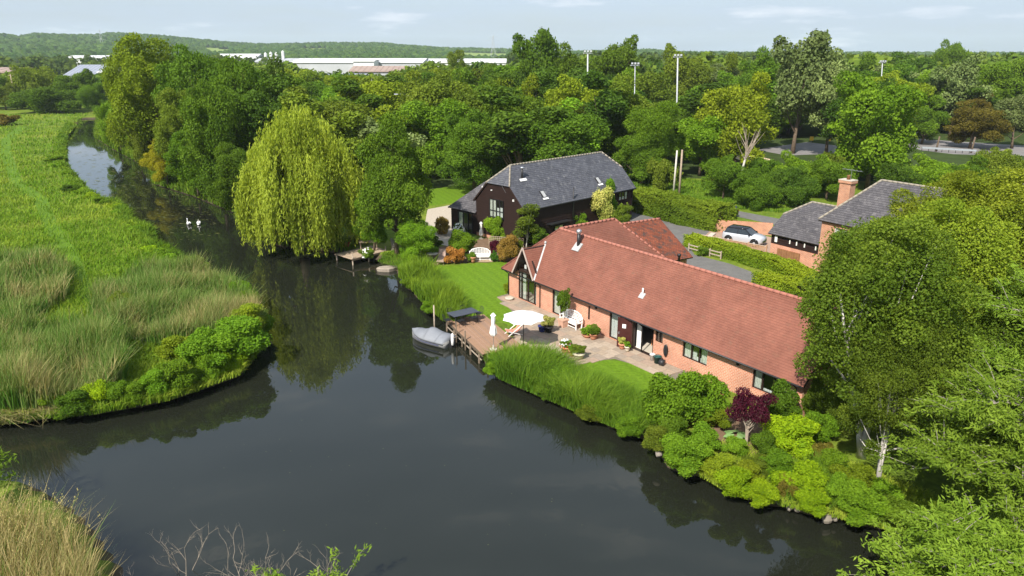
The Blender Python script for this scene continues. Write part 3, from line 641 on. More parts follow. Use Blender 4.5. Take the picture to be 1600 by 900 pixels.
ops = [(u[810], u[838], .06, 2.25), (u[863], u[888], .06, 2.1), (u[952], u[985] - .03, .08, 2.12), (u[985] + .18, u[1018] + .15, .02, 2.1), (u[1019] + .24, u[1033] + .1, 1.12, 2.1), (u[1066], u[1104], .85, 2.08), (u[1175], u[1223], .75, 2.08)]
WH = 2.38
wall(bung, (0, 0), (BL, 0), WH, ops, m_brick, 'front_wall')
wall(bung, (BL, .27), (BL, 2 * HW - .27), WH, [], m_brick, 'end_wall'); gable(bung, [(BL, 0, WH), (BL, 2 * HW, WH), (BL, HW, HR - .2)], m_brick, (1, 0, 0))
wall(bung, (BL, 2 * HW), (6.2, 2 * HW), WH, [], m_brick, 'rear_wall'); wall(bung, (0, 2 * HW + 4.6), (0, .27), WH, [], m_brick, 'side_wall')
wall(bung, (5.6, 2 * HW), (5.6, 2 * HW + 4.8), WH, [], m_brick, 'wing_wall')
MB().box((BL / 2, HW, .0), (BL - .56, 2 * HW - .56, .08)).build('floor', m_stone, bung)
# roof slopes (a valley-free front slope, cut where the glazed gable breaks the eaves)
XE = 5.35 + .25                                            # how far the cross wing runs back beyond the main ridge
zl = HE; J = (HW, HW, HR); E = (HW, HW + XE, HR)
zy = lambda y: HE + (y + OV) * slp                         # height of the front slope at depth y
dl, dr = DORM - DW, DORM + DW; yd = (DZ - HE) / slp - OV   # where the gable ridge dies into the slope
bk = (DORM, yd, DZ); ez = zy(-OV)
gy0 = -OV
fl = [(-OV, -OV, HE), (dl - .0, -OV, HE), bk, J]
slope(fl, m_tile, bung); slope([(dr, -OV, HE), (BL + .25, -OV, HE), (BL + .25, HW, HR), J, bk], m_tile, bung)
slope([(BL + .25, 2 * HW + OV, HE), (2 * HW + OV, 2 * HW + OV, HE), J, (BL + .25, HW, HR)], m_tile, bung)
slope([(2 * HW + OV, 2 * HW + OV, HE), (2 * HW + OV, HW + XE + HW + OV, HE), E, J], m_tile, bung)
slope([(2 * HW + OV, 2 * HW + XE + OV, HE), (-OV, 2 * HW + XE + OV, HE), E], m_tile, bung)
slope([(-OV, 2 * HW + XE + OV, HE), (-OV, -OV, HE), J, E], m_tile, bung)
for a, b in ((J, (BL + .2, HW, HR)), (J, E)): ridge_caps(bung, Vector(a) + Vector((0, 0, .03)), Vector(b) + Vector((0, 0, .03)), m_ridge)
ridge_caps(bung, Vector((-OV, -OV, HE + .03)), Vector(J) + Vector((0, 0, .02)), m_tile, .08, name='hip_tile'); ridge_caps(bung, Vector((2 * HW + OV, 2 * HW + XE + OV, HE + .03)), Vector(E) + Vector((0, 0, .02)), m_ridge, .09, name='hip_tile')
# glazed gable
ga = [(dl, -OV - .03, HE - .02), (DORM, -OV - .03, DZ), bk]; gb = [(DORM, -OV - .03, DZ), (dr, -OV - .03, HE - .02), bk]
slope(ga, m_tile, bung, name='gablet_slope'); slope(gb, m_tile, bung, name='gablet_slope')
b = MB(); b.bar((dl, -OV - .07, HE + .02), (DORM, -OV - .07, DZ + .05), .05, .12); b.bar((DORM, -OV - .07, DZ + .05), (dr, -OV - .07, HE + .02), .05, .12); b.build('bargeboard', M('pale_verge', (.46, .36, .31), None, .7), bung)
b = MB(); b.bar((dr + .02, -OV, HE + .05), (DORM + .02, yd, DZ + .06), .13, .03); b.build('lead_valley', m_lead, bung)
MB().lathe([(.02, 0), (.09, .05), (.1, .13), (.05, .2), (.01, .22)], 8, (DORM + .02, yd, DZ + .04)).build('finial', m_lead, bung, True)
gw = u[838] - u[810]
b = MB()                                                   # timber of the gable triangle
b.box((DORM, .02, 2.36), (gw + .1, .16, .2)); s_ = (DZ - .25 - 2.4) / (gw / 2)
b.bar((DORM - gw / 2, .02, 2.46), (DORM, .02, DZ - .22), .14, .13); b.bar((DORM + gw / 2, .02, 2.46), (DORM, .02, DZ - .22), .14, .13); b.box((DORM, .02, 3.1), (.1, .13, 1.5)); b.build('gable_frame', m_frame, bung)
MB().add([(DORM - gw / 2, .05, 2.45), (DORM + gw / 2, .05, 2.45), (DORM, .05, DZ - .25)], [(0, 1, 2)]).build('gable_pane', m_glass, bung)
for c_, s_ in ((-.42, .4), (.38, .3)): MB().box((DORM + c_, .25, 2.62), (s_, .1, .28)).build('gable_blind', m_white, bung)
X, O_ = (1, 0, 0), (0, -1, 0)
def bwin(a, c, z0, z1, splits, **k): return window(bung, (a, .1, z0), X, O_, c - a, z1 - z0, splits, **k)
bwin(u[810], u[838], .06, 2.25, (.14, .5, .86), fw=.09, curtains=[(.02, .12, .02, .98, m_white), (.17, .33, .02, .98, m_cream), (.88, .98, .02, .98, m_white)])
bwin(u[863], u[888], .06, 2.1, (.5,), fw=.09, curtains=[(.04, .38, .02, .98, m_cream), (.78, .96, .02, .98, m_white)])
bwin(u[952], u[985] - .03, .08, 2.12, (.5,), fw=.1, curtains=[(.03, .97, .02, .98, m_white)])
bwin(u[1019] + .24, u[1033] + .1, 1.12, 2.1, (.5,), fw=.08)
bwin(u[1066], u[1104], .85, 2.08, (.345, .66), fw=.09, curtains=[(.03, .3, .02, .98, m_cream), (.36, .52, .02, .45, m_white), (.72, .97, .02, .98, m_cream), (.4, .97, .02, .22, m_white)])
bwin(u[1175], u[1223], .75, 2.08, (.3, .67), fw=.09, curtains=[(.03, .24, .02, .98, m_cream), (.33, .64, .02, .12, m_white)])
# open front door, door lining and white inner jamb
dx0 = u[985] + .18; dx1 = u[1018] + .15
f = MB(); f.box((dx0 + .04, .1, 1.05), (.08, .14, 2.1)); f.box((dx1 - .04, .1, 1.05), (.08, .14, 2.1)); f.box(((dx0 + dx1) / 2, .1, 2.07), (dx1 - dx0 - .16, .13, .08)); f.box(((dx0 + dx1) / 2, .06, .03), (dx1 - dx0 - .16, .3, .05)); f.build('door_frame', m_frame, bung)
b = MB(); b.obox((dx0 - .28, -.42, 1.04), (.40, .24, 0), (-.012, .02, 0), (0, 0, 1.0))
for j in range(5): b.obox((dx0 - .28 - .014 + (j - 2) * .145, -.42 - .026 + (j - 2) * .087, 1.04), (.06, .036, 0), (-.006, .010, 0), (0, 0, .97))
door = b.build('door', m_door, bung)
MB().obox((dx0 - .29, -.47, 1.5), (.10, .06, 0), (-.006, .010, 0), (0, 0, .13)).build('door_light', m_white, door); MB().box((dx0 - .55, -.64, 1.02), (.05, .06, .14)).build('handle', m_steel, door)
MB().box((dx0 + .28, .32, 1.05), (.36, .03, 2.05)).build('hall_panel', m_white, bung)
# chair and table glimpsed in the doorway are separate things further down
MB().tube([(-.36, -.44, HE - .02), (BL + .2, -.44, HE - .02)], .055, 6).build('gutter', m_black, bung, True)
for xx in (.04, u[838] + .5, 14.2, BL - .3): MB().tube([(xx, -.42, HE - .06), (xx, -.08, HE - .35), (xx, -.06, .05)], .036, 6).build('downpipe', m_black, bung, True)
for xx, zz in ((u[952] - 1.25, 1.78), (u[1104] + 2.1, 1.78)): MB().box((xx, -.07, zz), (.12, .14, .16)).build('wall_lamp', m_black, bung)
MB().box((u[952] - 1.95, -.03, 1.2), (.12, .05, .9)).build('wall_trellis', m_frame, bung)
hz = bux(1042); MB().lathe([(.16, -.05), (.2, -.03), (.2, .03), (.16, .05)], 16).build('hose_reel', m_black, bung, True).matrix_local = __import__('mathutils').Matrix.Translation((hz, -.1, .85)) @ __import__('mathutils').Matrix.Rotation(R(90), 4, 'X') @ __import__('mathutils').Matrix.Diagonal((.8, 1.9, 1, 1))
def on_slope(px):     # point of the front slope seen at a picture position
    lo, hi = HE - .3, HR + .2
    for _ in range(40):
        z = (lo + hi) / 2; q = bu(px, z)
        if zy(q[1]) > z: lo = z
        else: hi = z
    return q
q = on_slope((904, 385)); fl_ = MB(); fl_.tube([(q[0], q[1], q[2] - .1), (q[0], q[1], q[2] + .95)], .13, 10); fl_.build('stove_flue', m_black, bung, True)
b = MB(); b.lathe([(.14, 0), (.19, .03), (.19, .22), (.1, .3), (.02, .33)], 12, (q[0], q[1], q[2] + .95)); b.build('flue_cowl', m_steel, bung, True)
b = MB(); b.obox((q[0], q[1] - .12, q[2] - .02), (.34, 0, 0), (0, .34 * .7, .34 * .72), (0, -.03, .03)); b.build('flue_flashing', m_lead, bung)
q = on_slope((1004, 462)); b = MB(); b.tube([(q[0], q[1], q[2] - .05), (q[0], q[1], q[2] + .5)], .055, 8); b.build('soil_vent', m_white, bung, True)
b = MB(); b.obox((q[0], q[1] - .05, q[2] + .01), (.2, 0, 0), (0, .2 * .7, .2 * .72), (0, -.02, .02)); b.build('vent_flashing', m_lead, bung)

# older tiled range joined behind it
oa = P(967, 351, 4.6); ob = P(1031, 342, 4.6); oc = P(1083, 402, 2.1); dn = (oc - ob); 
old = thing('tiled_outhouse', (0, 0, 0), 'older outhouse roof with dark-mottled orange tiles behind the bungalow', 'outbuilding')
e_ = (ob - oa).normalized(); oa2 = oa - e_ * 2.2; oc0 = oa2 + dn
bkv = Vector((-dn.x, -dn.y, dn.z)) * .9
slope([oc0, oc, ob, oa2], m_tile_old, old); slope([ob + bkv, oa2 + bkv, oa2, ob], m_tile_old, old)
ridge_caps(old, oa + Vector((0, 0, .03)), ob + Vector((0, 0, .03)), m_ridge, .1)
gable(old, [ob - e_ * .25 + dn * .93 - Vector((0, 0, .1)), ob - e_ * .25 + bkv * .93 - Vector((0, 0, .1)), ob - e_ * .25 - Vector((0, 0, .15))], m_brick2, (1, 0, 0))
q1, q2 = ob - e_ * .25 + dn * .9, ob - e_ * .25 + bkv * .9; wall(old, (q1.x, q1.y), (q2.x, q2.y), 2.15, [], m_brick2); q0 = oa2 + dn * .9; wall(old, (q0.x, q0.y), (q1.x - .02, q1.y), 2.1, [], m_brick2)
q = P(1061, 404, 3.2); MB().lathe([(.09, -.6), (.09, .15), (.15, .2), (.15, .34), (.03, .4)], 10, q).build('roof_vent', m_black, old, True)

# ------------------------------------------------------------------ dark weatherboarded barn
AA = .77; AO = Vector((1.078, 68.228, 0)); AW, AL, AHE, AHR, AHH = 6.738, 17.05, 3.592, 7.301, 5.609
barn = thing('weatherboarded_barn', AO, 'dark weatherboarded barn house with grey slate half-hipped roof', 'house', AA)
ko = .3; ks = (AHR - AHE) / (AW / 2 + ko); hw_ = (AHR - AHH) / ks; ins = hw_ * .9; c_ = AW / 2
def halfhip(parent, Lb, Wb, he, hr, hh, mat, step=.22, ov=.3, ins=1.5, end=.2, rmat=None):
    ks = (hr - he) / (Wb / 2 + ov); hw = (hr - hh) / ks; c = Wb / 2; a, b = (ins, c, hr), (Lb - ins, c, hr)
    slope([(-end, -ov, he), (Lb + end, -ov, he), (Lb + end, c - hw, hh), b, a, (-end, c - hw, hh)], mat, parent, step, part='slate_courses')
    slope([(Lb + end, Wb + ov, he), (-end, Wb + ov, he), (-end, c + hw, hh), a, b, (Lb + end, c + hw, hh)], mat, parent, step, part='slate_courses')
    slope([(-end, c + hw, hh), (-end, c - hw, hh), a], mat, parent, step, part='slate_courses', name='hip_slope'); slope([(Lb + end, c - hw, hh), (Lb + end, c + hw, hh), b], mat, parent, step, part='slate_courses', name='hip_slope')
    u_ = Vector((0, 0, .03)); V_ = Vector
    for s, t in ((a, b), (a, (-end, c - hw, hh)), (a, (-end, c + hw, hh)), (b, (Lb + end, c - hw, hh)), (b, (Lb + end, c + hw, hh))): ridge_caps(parent, V_(s) + u_, V_(t) + u_, rmat or m_ridge_grey, .09)
    return hw, c
halfhip(barn, AL, AW, AHE, AHR, AHH, m_slate, ins=ins)
eh = AHE + ko * ks
gp = [(0, AW, -.1), (0, 0, -.1), (0, 0, eh - .12), (0, c_ - hw_, AHH - .05), (0, c_ + hw_, AHH - .05), (0, AW, eh - .12)]
for nm, pts, out in (('gable_wall', gp, (-1, 0, 0)), ('gable_wall', [(AL, q[1], q[2]) for q in gp], (1, 0, 0)), ('long_wall', [(0, 0, -.1), (AL, 0, -.1), (AL, 0, eh - .05), (0, 0, eh - .05)], (0, -1, 0)), ('long_wall', [(0, AW, -.1), (AL, AW, -.1), (AL, AW, eh - .05), (0, AW, eh - .05)], (0, 1, 0))):
    wl = gable(barn, pts, m_frame, out, nm)
    boards([(q[0], q[1], max(q[2], .35)) for q in pts], m_blackwood, wl, .25, out)
    if nm == 'gable_wall' and out[0] < 0: boards([(0, AW, -.1), (0, 0, -.1), (0, 0, .35), (0, AW, .35)], m_brick, wl, .5, out, 'plinth', .02)
window(barn, (-.06, AW - 2.15, 2.35), (0, -1, 0), (-1, 0, 0), 1.95, 1.75, (.25, .5, .75), (.36,), .07, m_black, [(.03, .22, .02, .98, m_cream), (.28, .46, .02, .98, m_cream), (.54, .72, .1, .55, m_white), (.78, .97, .05, .6, m_white)], proud=.07, back=True, sill=True)
window(barn, (AL - 2.6, -.06, 2.55), X, O_, 1.5, .85, (.33, .66), (), .07, m_frame, [(.7, .96, .02, .98, m_cream), (.05, .28, .02, .4, m_white), (.36, .62, .02, .4, m_white)], proud=.07, back=True)
window(barn, (4.3, -.06, .35), X, O_, 1.3, 1.0, (.5,), (), .07, m_frame, [(.08, .44, .25, .75, m_white), (.55, .94, .45, .95, m_white)], proud=.07, back=True)
b = MB(); b.box((4.7, -.35, 1.75), (3.0, .7, .06)); b.build('porch_canopy', m_black, barn)
for q in ((-.1, AW - 1.1, 5.05, .12, .3), (-.1, 1.25, 4.35, .12, .2), (-.1, AW - .5 - 1.9, 4.95, .1, .1)): MB().box(q[:3], (.14, q[3], q[4])).build('gable_lamp', m_white, barn)
b = MB(); b.tube([(-.1, 2.3, 4.95), (-.35, 2.55, 5.55), (-.35, 2.55, 6.5)], .02, 5); b.bar((-.35, 2.2, 6.1), (-.35, 2.9, 6.1), .02, .02); b.build('tv_aerial', m_steel, barn)
def barn_slope(x, d_up): return (x, -ko + d_up * math.cos(math.atan(ks)), AHE + d_up * math.sin(math.atan(ks)))
sl_n = Vector((0, -math.sin(math.atan(ks)), math.cos(math.atan(ks)))); sl_u = Vector((0, math.cos(math.atan(ks)), math.sin(math.atan(ks))))
for xx, dd in ((3.35, 1.35), (12.1, 1.75)):
    c = Vector(barn_slope(xx, dd)); b = MB(); b.obox(c + sl_n * .05, (.27, 0, 0), sl_u * .42, sl_n * .06); s_ = b.build('skylight', m_black, barn)
    MB().obox(c + sl_n * .125, (.2, 0, 0), sl_u * .35, sl_n * .008).build('pane', m_lead, s_); MB().obox(c + sl_n * .07 - sl_u * .52, (.36, 0, 0), sl_u * .1, sl_n * .02).build('flashing', m_white, s_)
c = Vector(barn_slope(2.0, 3.55)); b = MB(); b.tube([c - Vector((0, 0, .1)), c + Vector((0, 0, 1.0))], .11, 10); b.build('stove_flue', m_black, barn, True)
MB().lathe([(.12, 0), (.22, .03), (.22, .08), (.03, .16)], 10, c + Vector((0, 0, 1.0))).build('flue_cowl', m_steel, barn, True); MB().obox(c + sl_n * .05 - sl_u * .2, (.42, 0, 0), sl_u * .14, sl_n * .03).build('flue_flashing', m_white, barn)
MB().tube([(-.2, -.33, AHE - .03), (AL + .2, -.33, AHE - .03)], .06, 6).build('gutter', m_black, barn, True)
for xx in (7.1, AL - .15): MB().tube([(xx, -.3, AHE - .05), (xx, -.1, AHE - .4), (xx, -.1, .05)], .045, 6).build('downpipe', m_black, barn, True)
MB().tube([(7.0, -.14, 1.5), (7.0, -.14, 4.9)], .07, 8).build('vent_stack', m_black, barn, True)
# outshut at its far corner, roofed down to a low eave
lt = thing('lean_to_wing', AO, 'low dark lean-to wing with sweeping slate roof at the barn gable', 'outbuilding', AA)
ly0, ly1, lx = AW + .02, AW + 4.3, 5.2
slope([(-.25, ly1, 2.3), (-.25, ly0 - .1, 2.3), (2.4, ly0 - .1, 5.1), (2.4, AW + 1.2, 5.1)], m_slate2, lt, .22, part='slate_courses')
slope([(lx + .2, ly1, 2.3), (-.25, ly1, 2.3), (2.4, AW + 1.2, 5.1), (lx + .2, AW + 1.2, 5.1)], m_slate2, lt, .22, part='slate_courses')
wl = gable(lt, [(0, ly1 - .3, -.1), (0, ly0, -.1), (0, ly0, 2.4), (0, ly1 - .3, 2.4)], m_frame, (-1, 0, 0), 'front_wall'); boards([(0, ly1 - .3, -.1), (0, ly0, -.1), (0, ly0, 2.35), (0, ly1 - .3, 2.35)], m_blackwood, wl, .19, (-1, 0, 0))
wl = gable(lt, [(0, ly1 - .3, -.1), (lx, ly1 - .3, -.1), (lx, ly1 - .3, 2.3), (0, ly1 - .3, 2.3)], m_frame, (0, 1, 0), 'side_wall'); boards([(0, ly1 - .3, -.1), (lx, ly1 - .3, -.1), (lx, ly1 - .3, 2.25), (0, ly1 - .3, 2.25)], m_blackwood, wl, .19, (0, 1, 0))
window(lt, (-.06, ly0 + 2.7, .1), (0, -1, 0), (-1, 0, 0), 2.2, 2.0, (.35, .7), (), .08, m_black, [(.04, .3, .02, .98, m_cream)], proud=.07, back=True, name='glazed_door')

# ------------------------------------------------------------------ slate garage and neighbour house on the right
GA = math.atan2(-.83, .55); g0 = P(1198, 401); g0 = Vector((g0.x + .2, g0.y - .1, 0))
gar = thing('slate_garage', g0, 'brick and black-timber garage with grey slate roof beside the silver car', 'garage', GA)
GW, GL = 6.2, 7.2
halfhip(gar, GL, GW, 2.25, 5.0, 3.75, m_slate2, ins=1.6)
wall(gar, (0, 0), (GL, 0), 1.35, [], m_brick, 'brick_wall'); wall(gar, (0, GW), (0, .27), 2.3, [], m_brick, 'end_wall'); gable(gar, [(-.02, 0, 2.25), (-.02, GW, 2.25), (-.02, GW / 2 + 1.4, 3.7), (-.02, GW / 2 - 1.4, 3.7)], m_brick, (-1, 0, 0))
wl = gable(gar, [(0, .03, 1.3), (GL, .03, 1.3), (GL, .03, 2.5), (0, .03, 2.5)], m_frame, (0, -1, 0), 'timber_wall'); boards([(0, .03, 1.36), (GL, .03, 1.36), (GL, .03, 2.5), (0, .03, 2.5)], m_blackwood, wl, .2, O_)
for xx in (.55, 2.0, 2.7, 3.5, 4.6): MB().box((xx, -.06, 1.85), (.26 if xx < 1 else .1, .05, .6 if xx < 1 else .35)).build('louvre', m_cream, gar)
b = MB(); b.box((2.0, -.06, .55), (2.3, .1, .95)); hd_ = b.build('hatch_door', m_woodbr, gar)
for j in range(9): MB().box((.95 + j * .262, -.125, .55), (.22, .03, .9)).build('plank', m_woodbr, hd_)
h0 = P(1281, 344, 4.8); hs = thing('slate_roofed_house', (h0.x + .25, h0.y + .1, 0), 'two-storey orange-brick house with slate roof behind the birches', 'house', GA)
DWd, DLn = 6.6, 13
halfhip(hs, DLn, DWd, 4.8, 8.1, 4.85, m_slate2, ins=2.6)
wall(hs, (0, 0), (DLn, 0), 5.0, [(1.2, 2.4, 3.2, 4.4), (5, 6.2, 3.2, 4.4)], m_brick2, 'front_wall'); wall(hs, (0, DWd), (0, .27), 5.0, [], m_brick2, 'end_wall'); wall(hs, (DLn, .27), (DLn, DWd), 5.0, [], m_brick2, 'end_wall')
for xx in (1.2, 5): window(hs, (xx, .1, 3.2), X, O_, 1.2, 1.2, (.5,), (.5,), .07, m_white, [(.05, .95, .5, .95, m_cream)])
cb = P(1322, 306, 6.3); chz = ztop(cb, 281)
chm = MB(); q = hs.matrix_basis.inverted() if False else None
cl = Vector((cb.x - hs.location.x, cb.y - hs.location.y, 0)); ca, sa = math.cos(-GA), math.sin(-GA); cl = Vector((ca * cl.x - sa * cl.y, sa * cl.x + ca * cl.y, 0))
wv_ = MB()
for (dx_, dy_, sx_, sy_, z0_, z1_) in ((0, 0, .80, .60, 4.0, chz - .25), (0, 0, .95, .74, chz - .25, chz)):
    for (p0, p1) in (((-sx_, -sy_), (sx_, -sy_)), ((sx_, -sy_), (sx_, sy_)), ((sx_, sy_), (-sx_, sy_)), ((-sx_, sy_), (-sx_, -sy_))):
        a = cl + Vector((p0[0] / 1.6, p0[1] / 1.6, 0)); c = cl + Vector((p1[0] / 1.6, p1[1] / 1.6, 0)); l = (c - a).length
        wv_.add([(a.x, a.y, z0_), (c.x, c.y, z0_), (c.x, c.y, z1_), (a.x, a.y, z1_)], [(0, 1, 2, 3)], [[(0, z0_), (l, z0_), (l, z1_), (0, z1_)]])
ch = wv_.build('chimney', m_brick2, hs); MB().box(cl + Vector((0, 0, chz + .0)), (1.2, .95, .06)).build('chimney_cap', m_stone, ch)
MB().lathe([(.15, 0), (.13, .35), (.16, .4)], 10, cl + Vector((0, 0, chz))).build('chimney_pot', m_woodbr, ch, True)
b = MB(); b.tube([cl + Vector((.2, 0, chz)), cl + Vector((.2, 0, chz + .9))], .02, 5); b.bar(cl + Vector((-.7, .1, chz + .85)), cl + Vector((1.2, -.1, chz + .85)), .03, .03)
for j in range(5): b.bar(cl + Vector((-.5 + j * .35, -.3, chz + .85)), cl + Vector((-.5 + j * .35, .3, chz + .85)), .02, .02)
b.build('tv_aerial', m_steel, hs)
# glimpse of another roof at the right edge
eg = P(1610, 372, 2.6); rt = thing('edge_house', (eg.x - 1.2, eg.y, 0), 'orange-brick house glimpsed through leaves at the right edge', 'house', GA)
wall(rt, (0, 0), (8, 0), 2.6, [(1.2, 2.2, .9, 2.0)], m_brick2, 'front_wall'); wall(rt, (0, 5), (0, .27), 2.6, [], m_brick2, 'end_wall'); window(rt, (1.2, .1, .9), X, O_, 1.0, 1.1, (.5,), (), .07, m_black)
halfhip(rt, 8, 5, 2.5, 4.6, 3.6, m_slate2, ins=1.2)

# ------------------------------------------------------------------ patio of stone slabs
slabm = [M('sandstone_%s' % n_, c, None, .9, .1, 4, .15) for n_, c in (('buff', (.36, .28, .205)), ('grey', (.31, .25, .195)), ('rose', (.36, .265, .20)), ('pale', (.40, .32, .245)))]
pat_px = [(776, 464), (797, 458), (1085, 583), (1075, 602), (1040, 588), (1000, 573), (960, 561), (905, 567), (872, 572), (840, 556), (800, 530), (806, 514), (816, 501)]
patw = [P(*q) for q in pat_px]; pat = sheet('patio', [Vector((q.x, q.y, 0)) for q in patw], .010, M('patio_joints', (.20, .17, .13), None, .95, .05))
rnd = random.Random(4); ml = [MB().box((0, 0, 0), (sx, .585, .05)).mesh('slab', None) for sx in (.585, .885)]
for row in range(14):
    y = -.32 - row * .6; x = -1.6 + (row % 3) * .25
    while x < 17:
        kx = rnd.random() < .45; wdt = .9 if kx else .6; c = BO + bd * (x + wdt / 2) + bi * y
        if inpoly(np.array([c.x]), np.array([c.y]), patw)[0]:
            o = link('slab', ml[kx], pat); o.location = (c.x, c.y, .018 + rnd.uniform(0, .006)); o.rotation_euler = (0, 0, BA); o.data = ml[kx]
            if not o.data.materials: o.data.materials.append(slabm[0])
            setmat(o, rnd.choice(slabm))
        x += wdt
# ------------------------------------------------------------------ timber deck by the river
m_deck = [M('deck_plank_%s' % n_, c, None, .8, .15, 3, .2, stretch=(1, 8, 1)) for n_, c in (('tan', (.31, .19, .12)), ('grey', (.28, .18, .125)), ('pink', (.33, .205, .14)))]
m_post = M('wet_post', (.16, .12, .085), (.09, .07, .05), .85, .2, 4, .3)
dk = Vector((-1.85, 41.8, 0)); da = Vector((-2.7, 5.95, 0)).normalized(); dc = Vector((da.y, -da.x, 0))
deck = thing('river_deck', dk, 'brown timber plank deck on posts beside the moored boat', 'deck', math.atan2(da.y, da.x))
pl = MB().box((3.3, 0, -.02), (6.6, .138, .04)).mesh('plank', m_deck[0])
for k in range(19):
    o = link('plank', pl, deck); o.location = (rnd.uniform(-.03, .03), -.08 - k * .148, .12); setmat(o, rnd.choice(m_deck))
b = MB(); b.box((3.3, -.03, .0), (6.6, .06, .17)); b.box((3.3, -2.78, .0), (6.6, .06, .17))
for k in range(8): b.box((.15 + k * .9, -1.4, -.02), (.08, 2.7, .12))
b.build('joist_frame', m_post, deck)
for k in range(5): MB().tube([(.3 + k * 1.5, .08, -1.7), (.3 + k * 1.5, .08, .02)], .07, 7).build('deck_post', m_post, deck, True)
MB().bar((0, .05, -.28), (6.5, .05, -.28), .05, .06).build('edge_board', m_dead, deck)
def post(x, y, top, label, z=-1.6, r=.055, mt=None, lean=0):
    b_ = P(x, y, 0); MB_ = MB(); MB_.tube([(0, 0, z), (lean, 0, top)], [r, r * .95], 8)
    o = MB_.build('mooring_post', mt or m_post, None, True, (b_.x, b_.y, 0)); return tag(o, label, 'post', 'mooring posts along the deck')
post(678.5, 500, 1.1, 'thin weathered post in the water behind the grey boat', mt=m_dead); post(727, 534, .75, 'slim dark post at the deck edge right of the white fender'); post(713, 524, .95, 'dark post between the covered boat and the deck', r=.045); post(762, 556, .3, 'short post at the near corner of the deck')
# ------------------------------------------------------------------ covered boat, fender
m_cover = M('grey_boat_cover', (.205, .215, .235), (.17, .18, .20), .65, .25, 2, .3); m_hull = M('pale_hull', (.34, .34, .33), (.28, .28, .27), .35, .4, 4); m_stripe = M('hull_stripe_blue', (.10, .11, .22), None, .4, .4)
bb, bs = P(646, 527, WATER), P(702, 541, WATER); bt = (bb - bs).normalized(); boat = thing('covered_boat', (bs + bb) / 2, 'small moored motorboat under a grey fitted cover', 'boat', math.atan2(bt.y, bt.x))
BLn = (bb - bs).length + .15
def hull_ring(f, k, zt):
    wb = .80 * (1 - max(0, (f - .45) / .55) ** 2.2) * k; wb = max(wb, .02); x = (f - .5) * BLn; sh = .18 * max(0, f - .3) ** 1.5
    return [(x, -wb, zt + sh), (x + .0, -wb * .93, zt * .45 + sh * .6), (x, -wb * .6, -.1), (x, 0, -.18 + .12 * max(0, f - .7)), (x, wb * .6, -.1), (x, wb * .93, zt * .45 + sh * .6), (x, wb, zt + sh)]
MB().loft([hull_ring(f, 1, .46) for f in (0, .12, .3, .5, .65, .8, .9, .97, 1)]).build('hull', m_hull, boat, True)
def cov_ring(f):
    r = hull_ring(f, 1.04, .48); x, y, z = r[0]; hgt = .13 + .52 * math.exp(-((f - .42) / .3) ** 2) * .72 + .06 * math.sin(f * 17)
    return [(x, y, z - .13), (x, y, z + .02), (x, y * .66, z + hgt * .52), (x, y * .28, z + hgt * .93), (x, 0, z + hgt), (x, -y * .28, z + hgt * .93), (x, -y * .66, z + hgt * .52), (x, -y, z + .02), (x, -y, z - .13)]
MB().loft([cov_ring(f) for f in (.0, .06, .14, .22, .32, .42, .5, .6, .7, .8, .88, .95, 1)]).build('cover', m_cover, boat, True)
st = MB()
for s_ in (-1, 1):
    for f0, f1 in ((.12, .5), (.5, .65), (.65, .8), (.8, .9)):
        a, c = hull_ring(f0, 1.012, .46), hull_ring(f1, 1.012, .46); i0, i1 = (0, 1) if s_ < 0 else (6, 5)
        L_ = lambda p, q, t: tuple(p[j] + (q[j] - p[j]) * t for j in range(3)); st.add([L_(a[i0], a[i1], .75), L_(c[i0], c[i1], .75), L_(c[i0], c[i1], 1.0), L_(a[i0], a[i1], 1.0)], [(0, 1, 2, 3)])
    st.build('hull_stripe', m_stripe, boat); st = MB()
b = MB(); b.box((-BLn / 2 - .14, 0, .22), (.22, .3, .55)); b.build('outboard_bracket', m_black, boat)
for f_, y_ in ((.2, 0), (.5, 0), (.78, 0)):
    r_ = cov_ring(f_); MB().tube([(p_[0], p_[1] * 1.01, p_[2] + .012) for p_ in r_], .012, 5).build('cover_seam', m_cover, boat, True)
ra, rb_ = bs, P(713, 524, .6); tag(MB().tube([bs + Vector((.1, .1, .45)), (bs + rb_) / 2 + Vector((0, 0, .2)), Vector((rb_.x, rb_.y, .5))], .014, 5).build('mooring_rope', m_dead, None, True), 'thin rope from the covered boat to the deck post', 'rope')
q = P(713.5, 527, .1); tag(MB().lathe([(.02, -.42), (.09, -.36), (.11, 0), (.09, .36), (.03, .44)], 10).build('fender', m_white, None, True, (q.x - .25, q.y - .3, .05)), 'white cylindrical fender hanging off the deck beside the boat', 'fender')
# ------------------------------------------------------------------ table under a dark cover with chairs
m_tabl = M('dark_table_cover', (.060, .068, .085), (.045, .05, .065), .6, .3, 3); m_iron = M('black_iron', (.02, .021, .024), None, .5, .4)
tq = P(724, 506); trz = math.atan2((P(745, 501) - P(706, 510)).y, (P(745, 501) - P(706, 510)).x)
tb = thing('garden_table', (tq.x, tq.y, .12), 'long dark garden table on the far end of the deck', 'table', trz)
b = MB(); b.loft([[(-.98, -.5, .70), (.98, -.5, .70), (.98, .5, .70), (-.98, .5, .70)], [(-1, -.52, .735), (1, -.52, .735), (1, .52, .735), (-1, .52, .735)], [(-.97, -.49, .76), (.97, -.49, .76), (.97, .49, .76), (-.97, .49, .76)]]); b.build('tabletop', m_tabl, tb)
for sx in (-1, 1):
    for sy in (-1, 1): MB().tube([(sx * .88, sy * .42, 0), (sx * .84, sy * .4, .7)], .025, 6).build('leg', m_iron, tb, True)
